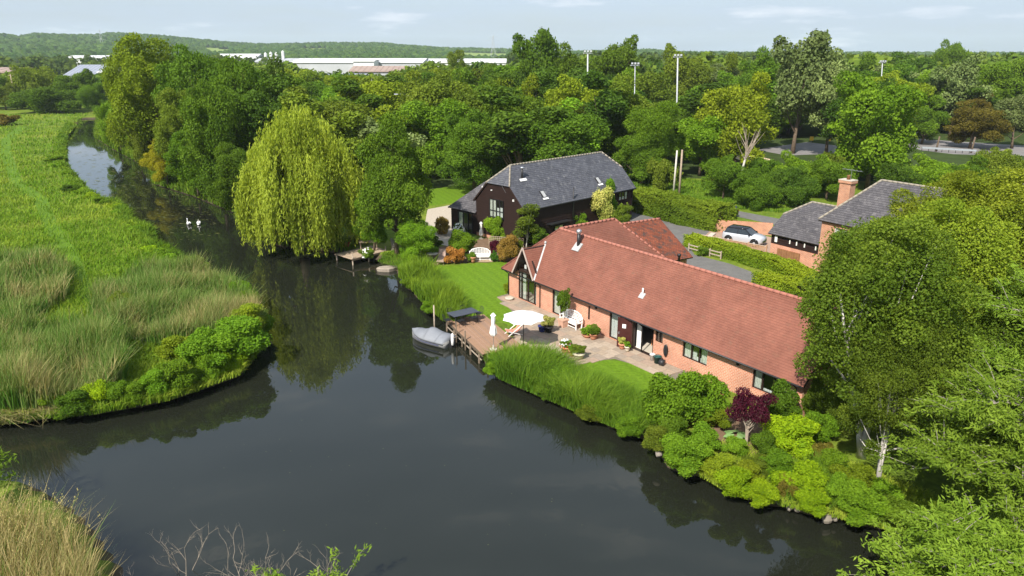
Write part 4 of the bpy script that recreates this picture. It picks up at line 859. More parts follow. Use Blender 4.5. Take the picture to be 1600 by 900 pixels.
def iron_chair(loc, rz, label):
    c = thing('iron_chair', loc, label, 'chair', rz, 'black chairs around the deck table')
    MB().loft([[(-.21, -.2, .42), (.21, -.2, .42), (.23, .22, .42), (-.23, .22, .42)], [(-.21, -.2, .45), (.21, -.2, .45), (.23, .22, .45), (-.23, .22, .45)]]).build('seat', m_iron, c)
    b = MB(); b.tube([(-.2, -.2, .44), (-.21, -.27, .7), (-.14, -.3, .86), (.14, -.3, .86), (.21, -.27, .7), (.2, -.2, .44)], .014, 5)
    for t in (-.1, 0, .1): b.tube([(t, -.21, .45), (t, -.3, .86)], .01, 4)
    b.build('backrest', m_iron, c)
    for sx in (-.2, .2):
        for sy in (-.2, .22): MB().tube([(sx, sy, .43), (sx * 1.12, sy * 1.12, 0)], .013, 5).build('leg', m_iron, c)
    return c
ct, sn = math.cos(trz), math.sin(trz)
for i, (lx_, ly_, rz_, lab) in enumerate(((-.55, -.62, 0, 'black chair on the river side of the deck table, left of two'), (.5, -.62, 0, 'black chair on the river side of the deck table, right of two'), (-.55, .66, math.pi, 'black chair behind the deck table by the reeds, left one'), (.5, .66, math.pi, 'black chair behind the deck table by the lawn, right one'), (1.25, 0, math.pi / 2, 'black chair at the lawn end of the deck table'), (-1.25, 0, -math.pi / 2, 'black chair at the boat end of the deck table'))):
    iron_chair((tq.x + ct * lx_ - sn * ly_, tq.y + sn * lx_ + ct * ly_, .12), trz + rz_, lab)
# ------------------------------------------------------------------ parasols
def closed_parasol(loc, h, label, s=1.0):
    t = thing('closed_parasol', loc, label, 'parasol'); n = 12
    def rg(r, z, f=.25): return [(r * (1 - f * (k % 2)) * math.cos(6.283 * k / n), r * (1 - f * (k % 2)) * math.sin(6.283 * k / n), z) for k in range(n)]
    MB().loft([rg(.17 * s, h - 1.5 * s), rg(.24 * s, h - 1.36 * s), rg(.19 * s, h - 1.0 * s), rg(.11 * s, h - .75 * s, .1), rg(.13 * s, h - .45 * s), rg(.12 * s, h - .22 * s), rg(.19 * s, h - .2 * s), rg(.10 * s, h - .07 * s), rg(.02, h)]).build('canopy', m_white, t)
    MB().tube([(0, 0, 0), (0, 0, h - .3)], .022, 7).build('pole', m_steel, t, True); MB().lathe([(.24, 0), (.24, .05), (.06, .09), (.05, .3)], 12).build('base', m_stone, t)
closed_parasol(P(771, 546, .12), 2.45, 'closed white parasol standing at the edge of the timber deck')
closed_parasol(P(752, 373), 1.75, 'closed white parasol in front of the barn gable', .95)
pq = P(818, 493, 2.25); um = thing('open_parasol', (pq.x, pq.y, .02), 'open white parasol shading the stone patio', 'parasol', .35)
n = 8; b = MB(); rim = [(1.36 * math.cos(6.2832 * k / n), 1.36 * math.sin(6.2832 * k / n), 2.1) for k in range(n)]; mid = []
for k in range(n):
    a, c = rim[k], rim[(k + 1) % n]; mid.append(((a[0] + c[0]) / 2 * .96, (a[1] + c[1]) / 2 * .96, 2.1 + .03))
top = (0, 0, 2.58); vs = [top] + [p for k in range(n) for p in (rim[k], mid[k])]; m2 = 2 * n
b.add(vs + [(v[0], v[1], v[2] - .03) for v in vs], [(0, 1 + k, 1 + (k + 1) % m2) for k in range(m2)] + [(m2 + 1, m2 + 2 + (k + 1) % m2, m2 + 2 + k) for k in range(m2)] + [(1 + k, m2 + 2 + k, m2 + 2 + (k + 1) % m2, 1 + (k + 1) % m2) for k in range(m2)]); b.build('canopy', m_white, um)
for k in range(n): MB().tube([(0, 0, 2.5), tuple(c * .98 for c in rim[k][:2]) + (2.07,)], .012, 4).build('rib', m_steel, um)
MB().tube([(0, 0, 0), (0, 0, 2.6)], .024, 8).build('pole', m_black, um, True); MB().lathe([(.26, 0), (.26, .06), (.06, .1), (.05, .35)], 14).build('base', m_black, um)
# ------------------------------------------------------------------ arched-back garden benches
def bench(loc, rz, mat, label, w_=1.75):
    t = thing('arched_bench', loc, label, 'bench', rz); h = w_ / 2
    for sx in (-1, 1):
        MB().box((sx * (h - .04), -.25, .21 + .12), (.065, .065, .66)).build('leg', mat, t); MB().obox((sx * (h - .04), .28, .38), (.032, 0, 0), (0, .032, 0), (0, .04, .38)).build('leg', mat, t)
        MB().lathe([(.06, 0), (.06, .05)], 8, (sx * (h - .04), -.28, .64)).build('arm_scroll', mat, t); MB().box((sx * (h - .04), 0, .66), (.075, .56, .045)).build('armrest', mat, t)
    for k in range(5): MB().box((0, -.25 + k * .115, .42), (w_ - .02, .09, .03)).build('seat_slat', mat, t)
    b = MB(); b.box((0, -.26, .36), (w_ - .1, .04, .1)); b.box((0, -.26, .12), (w_ - .1, .03, .04)); b.box((0, .27, .36), (w_ - .1, .04, .1)); b.box((0, -.25, .21), (.05, .05, .4)); b.build('seat_frame', mat, t)
    prof = lambda x: .72 + .10 * (abs(x) < .82 * h) + .22 * max(0, math.cos(x / h * 1.75)) ** .7; K = 22
    pts = [(-h + .04 + (w_ - .08) * k / K, .31, prof(-h + .04 + (w_ - .08) * k / K)) for k in range(K + 1)]; b = MB()
    for k in range(K): b.bar(pts[k], pts[k + 1], .045, .06)
    b.bar((-h, .28, .52), (h, .28, .52), .04, .05); b.build('back_rail', mat, t)
    for k in range(13):
        x = -h + .1 + (w_ - .2) * k / 12; MB().bar((x, .285, .53), (x, .31, prof(x)), .03, .022).build('back_slat', mat, t)
    b = MB()
    for z in (.64, .75, .86): ex = max([abs(p_[0]) for p_ in pts if p_[2] > z + .02] or [.1]); b.bar((-ex, .295, z), (ex, .295, z), .02, .028)
    b.build('back_bar', mat, t); return t
bc = P(901, 519); wallv = BO + bd * bux(903) - bi * .62; bench((wallv.x, wallv.y, .04), BA, m_white, 'white arched bench against the brick wall on the patio')
bq = P(750, 407); bench((bq.x, bq.y, .06), R(3), m_white, 'white arched bench among shrubs at the back of the lawn', 1.9)
sheet('bench_slab', [(bq.x - 1.15, bq.y - .55), (bq.x + 1.15, bq.y - .55), (bq.x + 1.1, bq.y + .5), (bq.x - 1.1, bq.y + .5)], .05, M('slab_buff', (.5, .37, .24), None, .9, .1))
# ------------------------------------------------------------------ jetty with its bench and table
m_jet = [M('jetty_plank_%s' % a_, c, None, .85, .1, 3, .2) for a_, c in (('a', (.42, .32, .23)), ('b', (.36, .28, .205)))]
jq = P(566, 394); jr = math.atan2((P(592, 384) - P(556, 404)).y, (P(592, 384) - P(556, 404)).x); jr = R(48)
jt = thing('fishing_jetty', (jq.x, jq.y, 0), 'small grey-brown plank jetty under the weeping willow', 'jetty', jr)
me = MB().box((0, 0, 0), (.14, 2.6, .05)).mesh('plank', m_jet[0])
for k in range(28): o = link('plank', me, jt); o.location = (-2.1 + k * .15, 0, .0); setmat(o, rnd.choice(m_jet))
b = MB(); b.box((0, -1.28, -.1), (4.2, .07, .16)); b.box((0, 1.28, -.1), (4.2, .07, .16)); b.build('bearer', m_post, jt)
for x_ in (-2.0, -.2, 1.8):
    for y_ in (-1.22, 1.22): MB().tube([(x_, y_, -1.8), (x_, y_, .0 if y_ > 0 else .45)], .07, 7).build('jetty_post', m_dead, jt, True)
wq = P(561, 382); bench((wq.x, wq.y, .03), R(-8), m_woodbr, 'brown arched bench on the jetty below the willow', 1.9)
gq = P(576, 389); gt = thing('slatted_table', (gq.x, gq.y, .03), 'pale grey wooden table in front of the jetty bench', 'table', R(15))
for k in range(8): MB().box((0, -.42 + k * .12, .72), (1.7, .1, .03)).build('table_slat', m_jet[0], gt)
for sx in (-.75, .75):
    for sy in (-.35, .35): MB().box((sx, sy, .35), (.07, .07, .7)).build('leg', m_jet[1], gt)
cq = P(543, 385); cr = thing('red_crate', (cq.x, cq.y, .03), 'red plastic crate at the river end of the jetty', 'crate', R(30)); mr_ = M('red_plastic', (.40, .06, .03), None, .5)
for (c, s_) in (((0, -.2, .2), (.5, .03, .4)), ((0, .2, .2), (.5, .03, .4)), ((-.25, 0, .2), (.03, .4, .4)), ((.25, 0, .2), (.03, .4, .4)), ((0, 0, .02), (.47, .37, .03))): MB().box(c, s_).build('crate_side', mr_, cr)
sq = P(614, 391); b = MB(); b.tube([(0, 0, -.1), (.05, 0, .4), (-.05, .05, .8), (-.1, 0, 1.15)], [.22, .17, .15, .1], 9); b.tube([(-.03, .02, .7), (.2, .1, .95)], [.08, .05], 6); tag(b.build('driftwood_stump', m_bark_grey, None, True, (sq.x, sq.y, 0)), 'upright pale driftwood stump on the grass right of the jetty', 'stump')
sq = P(606, 412); tag(MB().loft([[(.95 * math.cos(a) * k * (1 + .12 * math.sin(2 * a + 1)), .55 * math.sin(a) * k * (1 + .2 * math.sin(3 * a)), z) for a in np.linspace(0, 6.28, 13)[:-1]] for z, k in ((-.6, .95), (-.34, 1), (-.28, .9))]).build('landing_stone', M('landing_rock', (.36, .31, .25), (.24, .2, .16), .9, .1, 3, .4), None, False, (sq.x, sq.y, 0), .3), 'flat pale landing stone at the water right of the jetty', 'stone')
# ------------------------------------------------------------------ lounger and small table on the lawn edge
lq = P(690, 410); lo = thing('sun_lounger', (lq.x, lq.y, 0), 'pinkish-brown reclining lounger at the left edge of the lawn', 'sun lounger', R(-92)); m_lou = M('wicker_rose', (.36, .25, .20), None, .8)
MB().loft([[(x_, -.32, z), (x_, .32, z), (x_, .32, z + .07), (x_, -.32, z + .07)] for x_, z in ((1.0, .3), (.4, .34), (0, .3), (-.25, .38), (-.75, .85), (-.95, .95))]).build('seat_shell', m_lou, lo)
for sx in (-.4, .8):
    for sy in (-.26, .26): MB().tube([(sx, sy, 0), (sx, sy, .36)], .025, 6).build('leg', m_lou, lo)
tq2 = P(676, 408); rt_ = thing('round_table', (tq2.x, tq2.y, 0), 'small round grey table beside the lounger', 'table'); MB().lathe([(.46, .68), (.5, .7), (.5, .73), (.46, .74)], 18).build('tabletop', m_stone, rt_); MB().lathe([(.05, .1), (.05, .68)], 8).build('column', m_iron, rt_); MB().lathe([(.26, 0), (.26, .04), (.06, .12)], 12).build('foot', m_iron, rt_)
lq = P(803, 524); lo2 = thing('deck_chair', (lq.x, lq.y, .04), 'low salmon-coloured deck chair under the open parasol', 'chair', R(25)); m_sal = M('salmon_canvas', (.62, .25, .17), None, .8)
MB().loft([[(x_, -.27, z), (x_, .27, z), (x_, .27, z + .04), (x_, -.27, z + .04)] for x_, z in ((-.55, .36), (0, .26), (.25, .34), (.6, .82))]).build('sling', m_sal, lo2)
for sy in (-.3, .3): b = MB(); b.bar((-.6, sy, .02), (.62, sy, .84), .04, .04); b.bar((.5, sy, .02), (-.5, sy, .4), .04, .04); b.build('side_frame', m_white, lo2)
# ------------------------------------------------------------------ pots and plants on the patio
m_terra = M('terracotta', (.52, .24, .14), (.44, .19, .11), .85, .15, 5); m_blue = M('blue_glaze', (.025, .035, .16), None, .2, .6); m_pinkpot = M('rose_planter', (.58, .34, .24), None, .85); m_green = M('green_plastic', (.012, .075, .065), None, .4, .4); m_cream_pot = M('cream_pot', (.62, .55, .43), None, .85)
def potted(x, y, r, h, potmat, leafmat, lr, lh, label, kind='bush', square=False, z=.04, trunk=0):
    q = P(x, y, z); t = thing('potted_plant', (q.x, q.y, z), label, 'potted plant', rnd.uniform(0, 6))
    if square: MB().loft([[(-r * k, -r * k, zz), (r * k, -r * k, zz), (r * k, r * k, zz), (-r * k, r * k, zz)] for k, zz in ((.82, 0), (1, h * .85), (1.08, h * .86), (1.08, h))]).build('pot', potmat, t); t.rotation_euler.z = BA
    else: MB().lathe([(r * .62, 0), (r * .8, h * .4), (r * .98, h * .82), (r * 1.1, h * .84), (r * 1.1, h), (r * .9, h)], 14).build('pot', potmat, t, True)
    if trunk: MB().tube([(0, 0, h * .8), (0, 0, h + trunk)], .06, 8).build('stem', m_white if trunk > .4 else m_bark, t, True)
    me_, tr_, R0, H0 = PROTO[kind][0]; o = link('foliage', me_, t); o.location = (0, 0, h * .9 + trunk); o.scale = (lr / R0, lr / R0, lh / H0); setmat(o, leafmat); return t
potted(857, 519, .3, .42, m_black, lf_yellow, .48, .75, 'yellow-leaved plant in a dark pot at the parasol shadow')
q = P(847, 518, .04); tag(MB().lathe([(.16, 0), (.24, .15), (.26, .36), (.3, .38), (.3, .42), (.22, .42)], 14).build('blue_pot', m_blue, None, True, (q.x, q.y, .04)), 'cobalt blue glazed pot beside the yellow-leaved plant', 'pot')
potted(880, 510, .27, .55, m_pinkpot, lf_mid, .55, 1.55, 'standard topiary tree in a square pink planter by the patio bench', 'ball', True, trunk=.7)
potted(917, 527, .3, .2, m_terra, lf_fresh, .55, .6, 'leafy green plant spilling beside the white bench end'); potted(927, 530, .26, .38, m_terra, lf_mid, .55, .6, 'bushy green plant in a terracotta pot right of the patio bench')
potted(972, 545, .24, .36, m_terra, lf_yellow, .32, .5, 'yellow flowering plant in a terracotta pot by the glazed doors'); potted(980, 549, .18, .34, m_cream_pot, lf_fresh, .25, .38, 'small green plant in a cream pot beside the open door')
pr_ = potted(884, 551, .33, .42, m_terra, lf_mid, .42, .5, 'terracotta pot of white and red flowers at the patio edge')
me_, _, R0, H0 = PROTO['bush'][1]
def petals(t, n, r, h, z, mat, size, seed):
    rg = np.random.default_rng(seed); d = rg.normal(size=(n, 3)); d[:, 2] = np.abs(d[:, 2]); d /= np.linalg.norm(d, axis=1, keepdims=True); p_ = d * np.array([r, r, h]) + np.array([0, 0, z])
    V = leaf_quads(p_, d + rg.normal(size=d.shape) * .3, np.full(n, size) * rg.uniform(.7, 1.3, n), rg, .9); return link('flowers', mesh_np('flowers', V, quads=np.arange(n * 4).reshape(-1, 4), mat=mat, tint=rg.uniform(size=n)), t)
petals(pr_, 90, .4, .42, .5, lf_white, .1, 1); petals(pr_, 60, .44, .3, .42, lf_red, .09, 2)
potted(904, 560, .36, .36, m_cream_pot, lf_olive, .5, .55, 'olive-green plant in a wide cream bowl at the patio edge'); potted(894, 556, .24, .38, m_terra, lf_fresh, .3, .4, 'small terracotta pot between the flower pot and the cream bowl')
potted(739, 410, .24, .5, m_terra, lf_fresh, .2, .2, 'terracotta pot left of the white lawn bench'); potted(1128, 618, .2, .3, m_terra, lf_yellow, .3, .4, 'small pot with a yellow ball of flowers below the bedroom wall')
q = P(800, 466, .04); tag(MB().lathe([(.25, 0), (.34, .1), (.34, .16), (.28, .16)], 14).build('dog_bowl', m_stone, None, True, (q.x - .2, q.y - .3, .04)), 'low round stone bowl by the corner of the glazed gable', 'bowl')
def bucket(x, y, r, h, mat, label):
    q = P(x, y, .04); t = thing('bucket', (q.x, q.y, .04), label, 'bucket'); MB().lathe([(r * .78, 0), (r, h * .93), (r * 1.06, h * .94), (r * 1.06, h), (r * .9, h), (r * .7, .04)], 14).build('pail', mat, t, True)
    MB().tube([(r * math.cos(a), 0, h + r * .2 * math.sin(a)) for a in np.linspace(0, math.pi, 9)], .012, 5).build('handle', m_steel, t)
bucket(1027, 567, .24, .45, m_green, 'dark green bucket by the wall right of the door'); bucket(1019, 563, .17, .42, m_white, 'white bucket standing beside the green bucket')
q = P(1034, 571, .04); tag(MB().lathe([(.06, -.16), (.2, -.15), (.2, .15), (.06, .16)], 14).build('lawn_roller', m_iron, None, True, (q.x, q.y, .24), 0), 'small dark drum lying beside the green bucket', 'drum').rotation_euler = (R(90), 0, 1.0)
q = P(1021, 556, .04); tag(MB().lathe([(.02, 0), (.16, .02), (.14, .2), (.06, .34), (.02, .36)], 10).build('red_bag', mr_, None, True, (q.x + .2, q.y + .25, .04)), 'red sack leaning on the wall above the white bucket', 'bag')
qd = BO + bd * (dx0 + .62) + bi * 1.5; hc = thing('hall_chair', (qd.x, qd.y, 0), 'orange wooden chair seen inside the open doorway', 'chair', BA + .4); mo_ = M('orange_wood', (.42, .15, .05), None, .5)
MB().box((0, 0, .45), (.42, .42, .04)).build('seat', mo_, hc)
for sx in (-.18, .18):
    for sy in (-.18, .18): MB().box((sx, sy, .22 if sy < 0 else .48), (.04, .04, .44 if sy < 0 else .96)).build('leg', mo_, hc)
for z in (.62, .75, .9): MB().box((0, .18, z), (.34, .025, .06)).build('back_rail', mo_, hc)

# ------------------------------------------------------------------ cars
m_silver = M('silver_paint', (.56, .58, .62), (.54, .56, .60), .28, .6, 1, metal=.35); m_blackp = M('black_paint', (.012, .012, .014), None, .2, .6); m_cglass = M('tinted_glass', (.02, .028, .035), None, .05, .7); m_tyre = M('tyre', (.018, .018, .018), None, .85, .1); m_rim = M('alloy_rim', (.55, .55, .55), None, .35, .5, metal=.5)
m_lamp = M('headlamp', (.75, .76, .76), None, .15, .6); m_tail = M('tail_lamp', (.35, .01, .01), None, .3, .5); m_plate = M('yellow_plate', (.7, .5, .06), None, .5); m_wpaint = M('white_car_paint', (.75, .76, .77), None, .3, .5)
def make_car(loc, rz, label, paint, roofm, group=None):
    t = thing('parked_car', loc, label, 'car', rz, group)
    def ring(x, zb, zt, hw, tuck=.9): return [(x, -hw * .9, zb), (x, -hw, zb + .16), (x, -hw, zt - .14), (x, -hw * tuck, zt), (x, 0, zt + .03), (x, hw * tuck, zt), (x, hw, zt - .14), (x, hw, zb + .16), (x, hw * .9, zb)]
    MB().loft([ring(-1.92, .42, .78, .66), ring(-1.88, .28, .93, .76), ring(-1.5, .22, .97, .83), ring(-.6, .2, .97, .85), ring(.5, .2, .96, .85), ring(.85, .2, .95, .84), ring(1.35, .22, .90, .82), ring(1.72, .26, .82, .76), ring(1.9, .32, .68, .62)]).build('body', paint, t, True)
    def cab(x, z, hw): return [(x, -hw, z), (x, hw, z)]
    g = MB(); lo_ = [(-1.72, .78), (-1.0, .79), (0, .79), (.95, .76)]; hi_ = [(-1.5, .66), (-1.0, .68), (-.1, .68), (.28, .64)]
    ring1 = [(x, -h, .94) for x, h in lo_] + [(x, h, .94) for x, h in lo_[::-1]]; ring2 = [(x, -h, 1.38) for x, h in hi_] + [(x, h, 1.38) for x, h in hi_[::-1]]; g.loft([ring1, ring2]); g.build('window_glass', m_cglass, t)
    r2 = [(x * 1.02 - .0, -h * 1.03, 1.375) for x, h in hi_] + [(x * 1.02, h * 1.03, 1.375) for x, h in hi_[::-1]]; r3 = [(x * .93, -h * .85, 1.47) for x, h in hi_] + [(x * .93, h * .85, 1.47) for x, h in hi_[::-1]]; MB().loft([r2, r3]).build('roof', roofm, t, True)
    for s_ in (-1, 1):
        MB().bar((-.42, s_ * .80, .93), (-.42, s_ * .69, 1.39), .06, .03).build('pillar', m_blackp, t); MB().bar((.97, s_ * .77, .93), (.28, s_ * .65, 1.39), .05, .05).build('pillar', m_blackp, t); MB().box((.75, s_ * .92, 1.0), (.12, .16, .12)).build('mirror', m_blackp, t)
        MB().lathe([(.02, 0), (.14, .03), (.15, .06), (.1, .1), (.02, .12)], 12, (0, 0, 0)).build('headlight', m_lamp, t, True, (1.66, s_ * .55, .68)).rotation_euler = (0, R(70), 0); MB().box((-1.88, s_ * .64, .78), (.08, .14, .26)).build('tail_light', m_tail, t)
        MB().box((-.05, s_ * .842, .26), (1.7, .03, .12)).build('sill_trim', m_blackp, t)
        for x in (-1.22, 1.26):
            b = MB(); b.tube([(x + .38 * math.cos(a), s_ * .845, .33 + .38 * math.sin(a)) for a in np.linspace(-.15, math.pi + .15, 13)], .045, 6); b.lathe([(.02, 0), (.36, 0), (.36, .03), (.02, .03)], 20); b.build('wheel_arch', m_blackp, t) if False else MB().tube([(x + .37 * math.cos(a), s_ * .845, .33 + .37 * math.sin(a)) for a in np.linspace(-.1, math.pi + .1, 13)], .05, 6).build('wheel_arch', m_blackp, t, True)
            wh = link('wheel', None, t); wh.location = (x, s_ * .78, .32); wh.rotation_euler = (R(90), 0, 0)
            MB().lathe([(.2, -.1), (.31, -.09), (.32, -.05), (.32, .05), (.31, .09), (.2, .1)], 20).build('tyre', m_tyre, wh, True); MB().lathe([(.05, -.105), (.2, -.095), (.21, .0), (.2, .095), (.05, .105)], 16).build('rim', m_rim, wh, True)
    MB().box((-1.94, 0, .58), (.03, .5, .12)).build('number_plate', m_plate, t); MB().box((1.9, 0, .45), (.06, .9, .16)).build('grille', m_blackp, t); return t
h_ = Vector((.78, -.63, 0)); car1 = make_car((22.75, 69.55, .02), math.atan2(-.63, .78), 'silver hatchback with black roof parked by the brick wall', m_silver, m_blackp); car1.scale = (1.04, 1.04, 1.1)
a, c = P(1150, 340), P(1080, 327); make_car((a.x - 1.5, a.y + 1.1, .02), math.atan2(c.y - a.y, c.x - a.x), 'dark car on the lane half hidden behind the long hedge', m_blackp, m_blackp)
for i, (x, y, rz, lab) in enumerate(((1400, 213, .1, 'white car parked beyond the trees, left of the pair'), (1420, 213.5, -.2, 'white car parked beyond the trees, right of the pair'))):
    q = P(x, y); c2 = copy_tree(car1); c2.location = (q.x, q.y, .02); c2.rotation_euler = (0, 0, rz); tag(c2, lab, 'car', 'white cars on the far road')
    for ch in c2.children:
        if ch.name.startswith(('body', 'roof')): setmat(ch, m_wpaint)
# ------------------------------------------------------------------ walls, fences, rails
wq0, wq1, wq2 = P(1108, 366), P(1128, 357), P(1206, 368); bw = thing('curved_brick_wall', (0, 0, 0), 'low orange-brick boundary wall behind the silver car', 'wall')
wq1 = P(1116, 362); wall(bw, (wq1.x + .02, wq1.y), (wq2.x, wq2.y), 1.25, [], m_brick2, 'wall_panel')
MB().box((wq0.x - .1, wq0.y - 1.0, .08), (.5, 2.2, .16), -.5).build('white_kerb', m_stone, bw)
m_picket = M('picket_brown', (.40, .24, .14), (.33, .19, .11), .8, .15, 3); f0, f1 = P(1089, 379), P(1196, 399); fd = (f1 - f0); fl_ = fd.length; pf = thing('picket_fence', f0, 'brown picket fence in front of the silver car', 'fence', math.atan2(fd.y, fd.x))
pm = MB().box((0, 0, .45), (.09, .02, .8)).mesh('picket', m_picket)
for k in range(int(fl_ / .15)): o = link('picket', pm, pf); o.location = (k * .15 + .05, 0, 0)
for k in range(5): MB().box((k * fl_ / 4, .06, .48), (.1, .1, .96)).build('fence_post', m_picket, pf)
for z in (.2, .72): MB().box((fl_ / 2, .035, z), (fl_, .04, .07)).build('rail', m_picket, pf)
MB().box((fl_ / 2, 0, .87), (fl_, .07, .03)).build('cap_rail', M('pale_rail', (.62, .47, .36), None, .8), pf)
f0, f1 = P(1076, 392), P(1126, 405); fd = f1 - f0; rf = thing('rail_fence', f0, 'weathered two-rail fence beside the driveway hedge', 'fence', math.atan2(fd.y, fd.x))
for k in range(4): MB().box((k * fd.length / 3, 0, .35), (.1, .1, .8)).build('fence_post', m_dead, rf)
for z in (.3, .62): MB().box((fd.length / 2, -.06, z), (fd.length, .04, .1)).build('rail', m_dead, rf)
f0, f1 = P(764, 384), P(818, 388); fd = f1 - f0; tf = thing('trellis_fence', f0, 'low lattice trellis fence behind the white lawn bench', 'fence', math.atan2(fd.y, fd.x)); m_trel = M('trellis_wood', (.42, .33, .24), None, .85)
for k in range(17): MB().box((k * fd.length / 16, 0, .5), (.035, .03, 1.0)).build('upright_lath', m_trel, tf)
for k in range(6): MB().box((fd.length / 2, -.033, .12 + k * .17), (fd.length, .03, .035)).build('cross_lath', m_trel, tf)
q = P(1462, 236); br = thing('road_barrier', P(1440, 236), 'grey crash barrier along the far road', 'barrier', math.atan2((P(1525, 241) - P(1440, 236)).y, (P(1525, 241) - P(1440, 236)).x)); bl = (P(1525, 241) - P(1440, 236)).length
MB().box((bl / 2, 0, .65), (bl, .08, .32)).build('barrier_rail', m_slate and M('galvanised', (.30, .33, .36), None, .5, .4), br)
for k in range(9): MB().box((k * bl / 8, .08, .35), (.1, .1, .7)).build('barrier_post', m_black, br)
for x, y, yt, lab in ((1462, 237, 213, 'left dark post rising in front of the far road'), (1517, 239, 214, 'right dark post rising in front of the far road')):
    b_ = P(x, y); MB_ = MB(); MB_.tube([(0, 0, -.2), (.25, 0, ztop(b_, yt))], [.18, .14], 8); tag(MB_.build('gantry_post', m_bark, None, True, b_), lab, 'post', 'posts by the far road')
for x, y, lab in ((1267, 226, 'larger yellow sign on the far lane'), (1294, 227, 'smaller yellow sign on the far lane')):
    b_ = P(x, y); t = thing('yellow_sign', b_, lab, 'sign', 0, 'yellow signs on the far lane'); MB().box((0, 0, 1.2), (.75, .06, .8)).build('panel', M('sign_yellow', (.75, .45, .03), None, .5), t); MB().tube([(0, .05, 0), (0, .05, 1.4)], .04, 6).build('post', m_steel, t)
# ------------------------------------------------------------------ poles, lamps, masts, pylons
m_pole = M('telegraph_pole', (.36, .29, .21), (.26, .2, .15), .9, .1, 3); m_polew = M('pale_pole', (.55, .52, .45), None, .8); m_mast = M('mast_grey', (.45, .47, .49), None, .5, .4)
def pole(xb, yb, xt, yt, r, mat, label, name='utility_pole', group=None, arms=0):
    b_ = P(xb, yb); h = ztop(b_, yt); Zt = proj((b_.x, b_.y, h))[2]; lean = (xt - proj((b_.x, b_.y, h))[0]) * Zt / FPX
    t = thing(name, b_, label, 'pole', 0, group); MB().tube([(0, 0, -.3), (lean, 0, h)], [r, r * .75], 8).build('shaft', mat, t, True)
    for k in range(arms): MB().box((lean * (1 - .07 * k), 0, h - .4 - k * .7), (1.8 - .3 * k, .1, .1)).build('cross_arm', mat, t)
    return t, h, lean
pole(1052, 304, 1058, 235, .14, m_polew, 'pale pole of the pair behind the hedge', group='pair of poles behind the hedge'); pole(1061, 306, 1066, 234, .15, m_pole, 'brown pole of the pair behind the hedge', group='pair of poles behind the hedge')
pole(27, 170, 16, 116, .2, m_pole, 'leaning timber pole at the far left meadow edge', arms=1); pole(583, 225, 581, 121, .2, m_polew, 'pale pole rising from the wood above the round tree')
def street_lamp(xb, yb, yt, label):
    t, h, l = pole(xb, yb, xb - 1, yt, .1, m_mast, label, 'street_lamp'); t['category'] = 'street lamp'; MB().tube([(l, 0, h), (l - .5, 0, h + .25), (l - 1.6, 0, h + .3)], .06, 6).build('arm', m_mast, t); MB().box((l - 1.9, 0, h + .28), (.8, .3, .14)).build('lantern', m_mast, t)
street_lamp(640, 262, 150, 'grey street lamp with a curved arm among the trees')
def floodlight(xb, yb, yt, label, r=.15):
    t, h, l = pole(xb, yb, xb + (xb - 800) * .012, yt, r, m_mast, label, 'floodlight_mast', 'floodlight masts above the wood'); t['category'] = 'floodlight mast'
    MB().box((l, 0, h - .1), (1.5, .3, .12)).build('lamp_bar', m_mast, t)
    for k in (-1, 0, 1): MB().box((l + k * .5, -.2, h + .2), (.3, .25, .28)).build('lamp', m_mast, t)
floodlight(917, 252, 82, 'tall white floodlight mast, leftmost above the trees'); floodlight(990, 252, 101, 'shorter floodlight mast in the middle of the wood', .09); floodlight(1056, 252, 88, 'tall white floodlight mast right of the middle one', .15); floodlight(1372, 215, 97, 'distant floodlight mast before the right-hand silver tree', .12)
def pylon(x, d, yt, label, w0):
    b_ = Vector(((x - 800) / FPX * d * 1.0, d, 0)); h = ztop(b_, yt); t = thing('lattice_pylon', b_, label, 'pylon', .3, 'electricity pylons on the horizon'); b = MB(); r = .15
    lv = [(0, w0), (h * .35, w0 * .62), (h * .62, w0 * .34), (h * .8, w0 * .24), (h, w0 * .06)]
    for i in range(4):
        (z0, a0), (z1, a1) = lv[i], lv[i + 1]
        for k in range(4):
            s0, s1 = ((-1, -1), (1, -1), (1, 1), (-1, 1))[k], ((1, -1), (1, 1), (-1, 1), (-1, -1))[k]
            b.bar((s0[0] * a0, s0[1] * a0, z0), (s0[0] * a1, s0[1] * a1, z1), r, r); b.bar((s0[0] * a0, s0[1] * a0, z0), (s1[0] * a1, s1[1] * a1, z1), r * .7, r * .7); b.bar((s1[0] * a0, s1[1] * a0, z0), (s0[0] * a1, s0[1] * a1, z1), r * .7, r * .7)
    b.build('lattice', m_mast, t)
    for f, wd in ((.66, 9), (.8, 11), (.93, 7)): b = MB(); b.bar((-wd, 0, h * f), (wd, 0, h * f), r, r); b.bar((-wd, 0, h * f), (0, 0, h * f + 2.2), r * .7, r * .7); b.bar((wd, 0, h * f), (0, 0, h * f + 2.2), r * .7, r * .7); b.build('cross_arm', m_mast, t)
pylon(772, 1150, 55, 'grey lattice pylon on the horizon left of the tall trees', 5); pylon(192, 1500, 46, 'faint lattice pylon on the wooded hill at the left', 5)
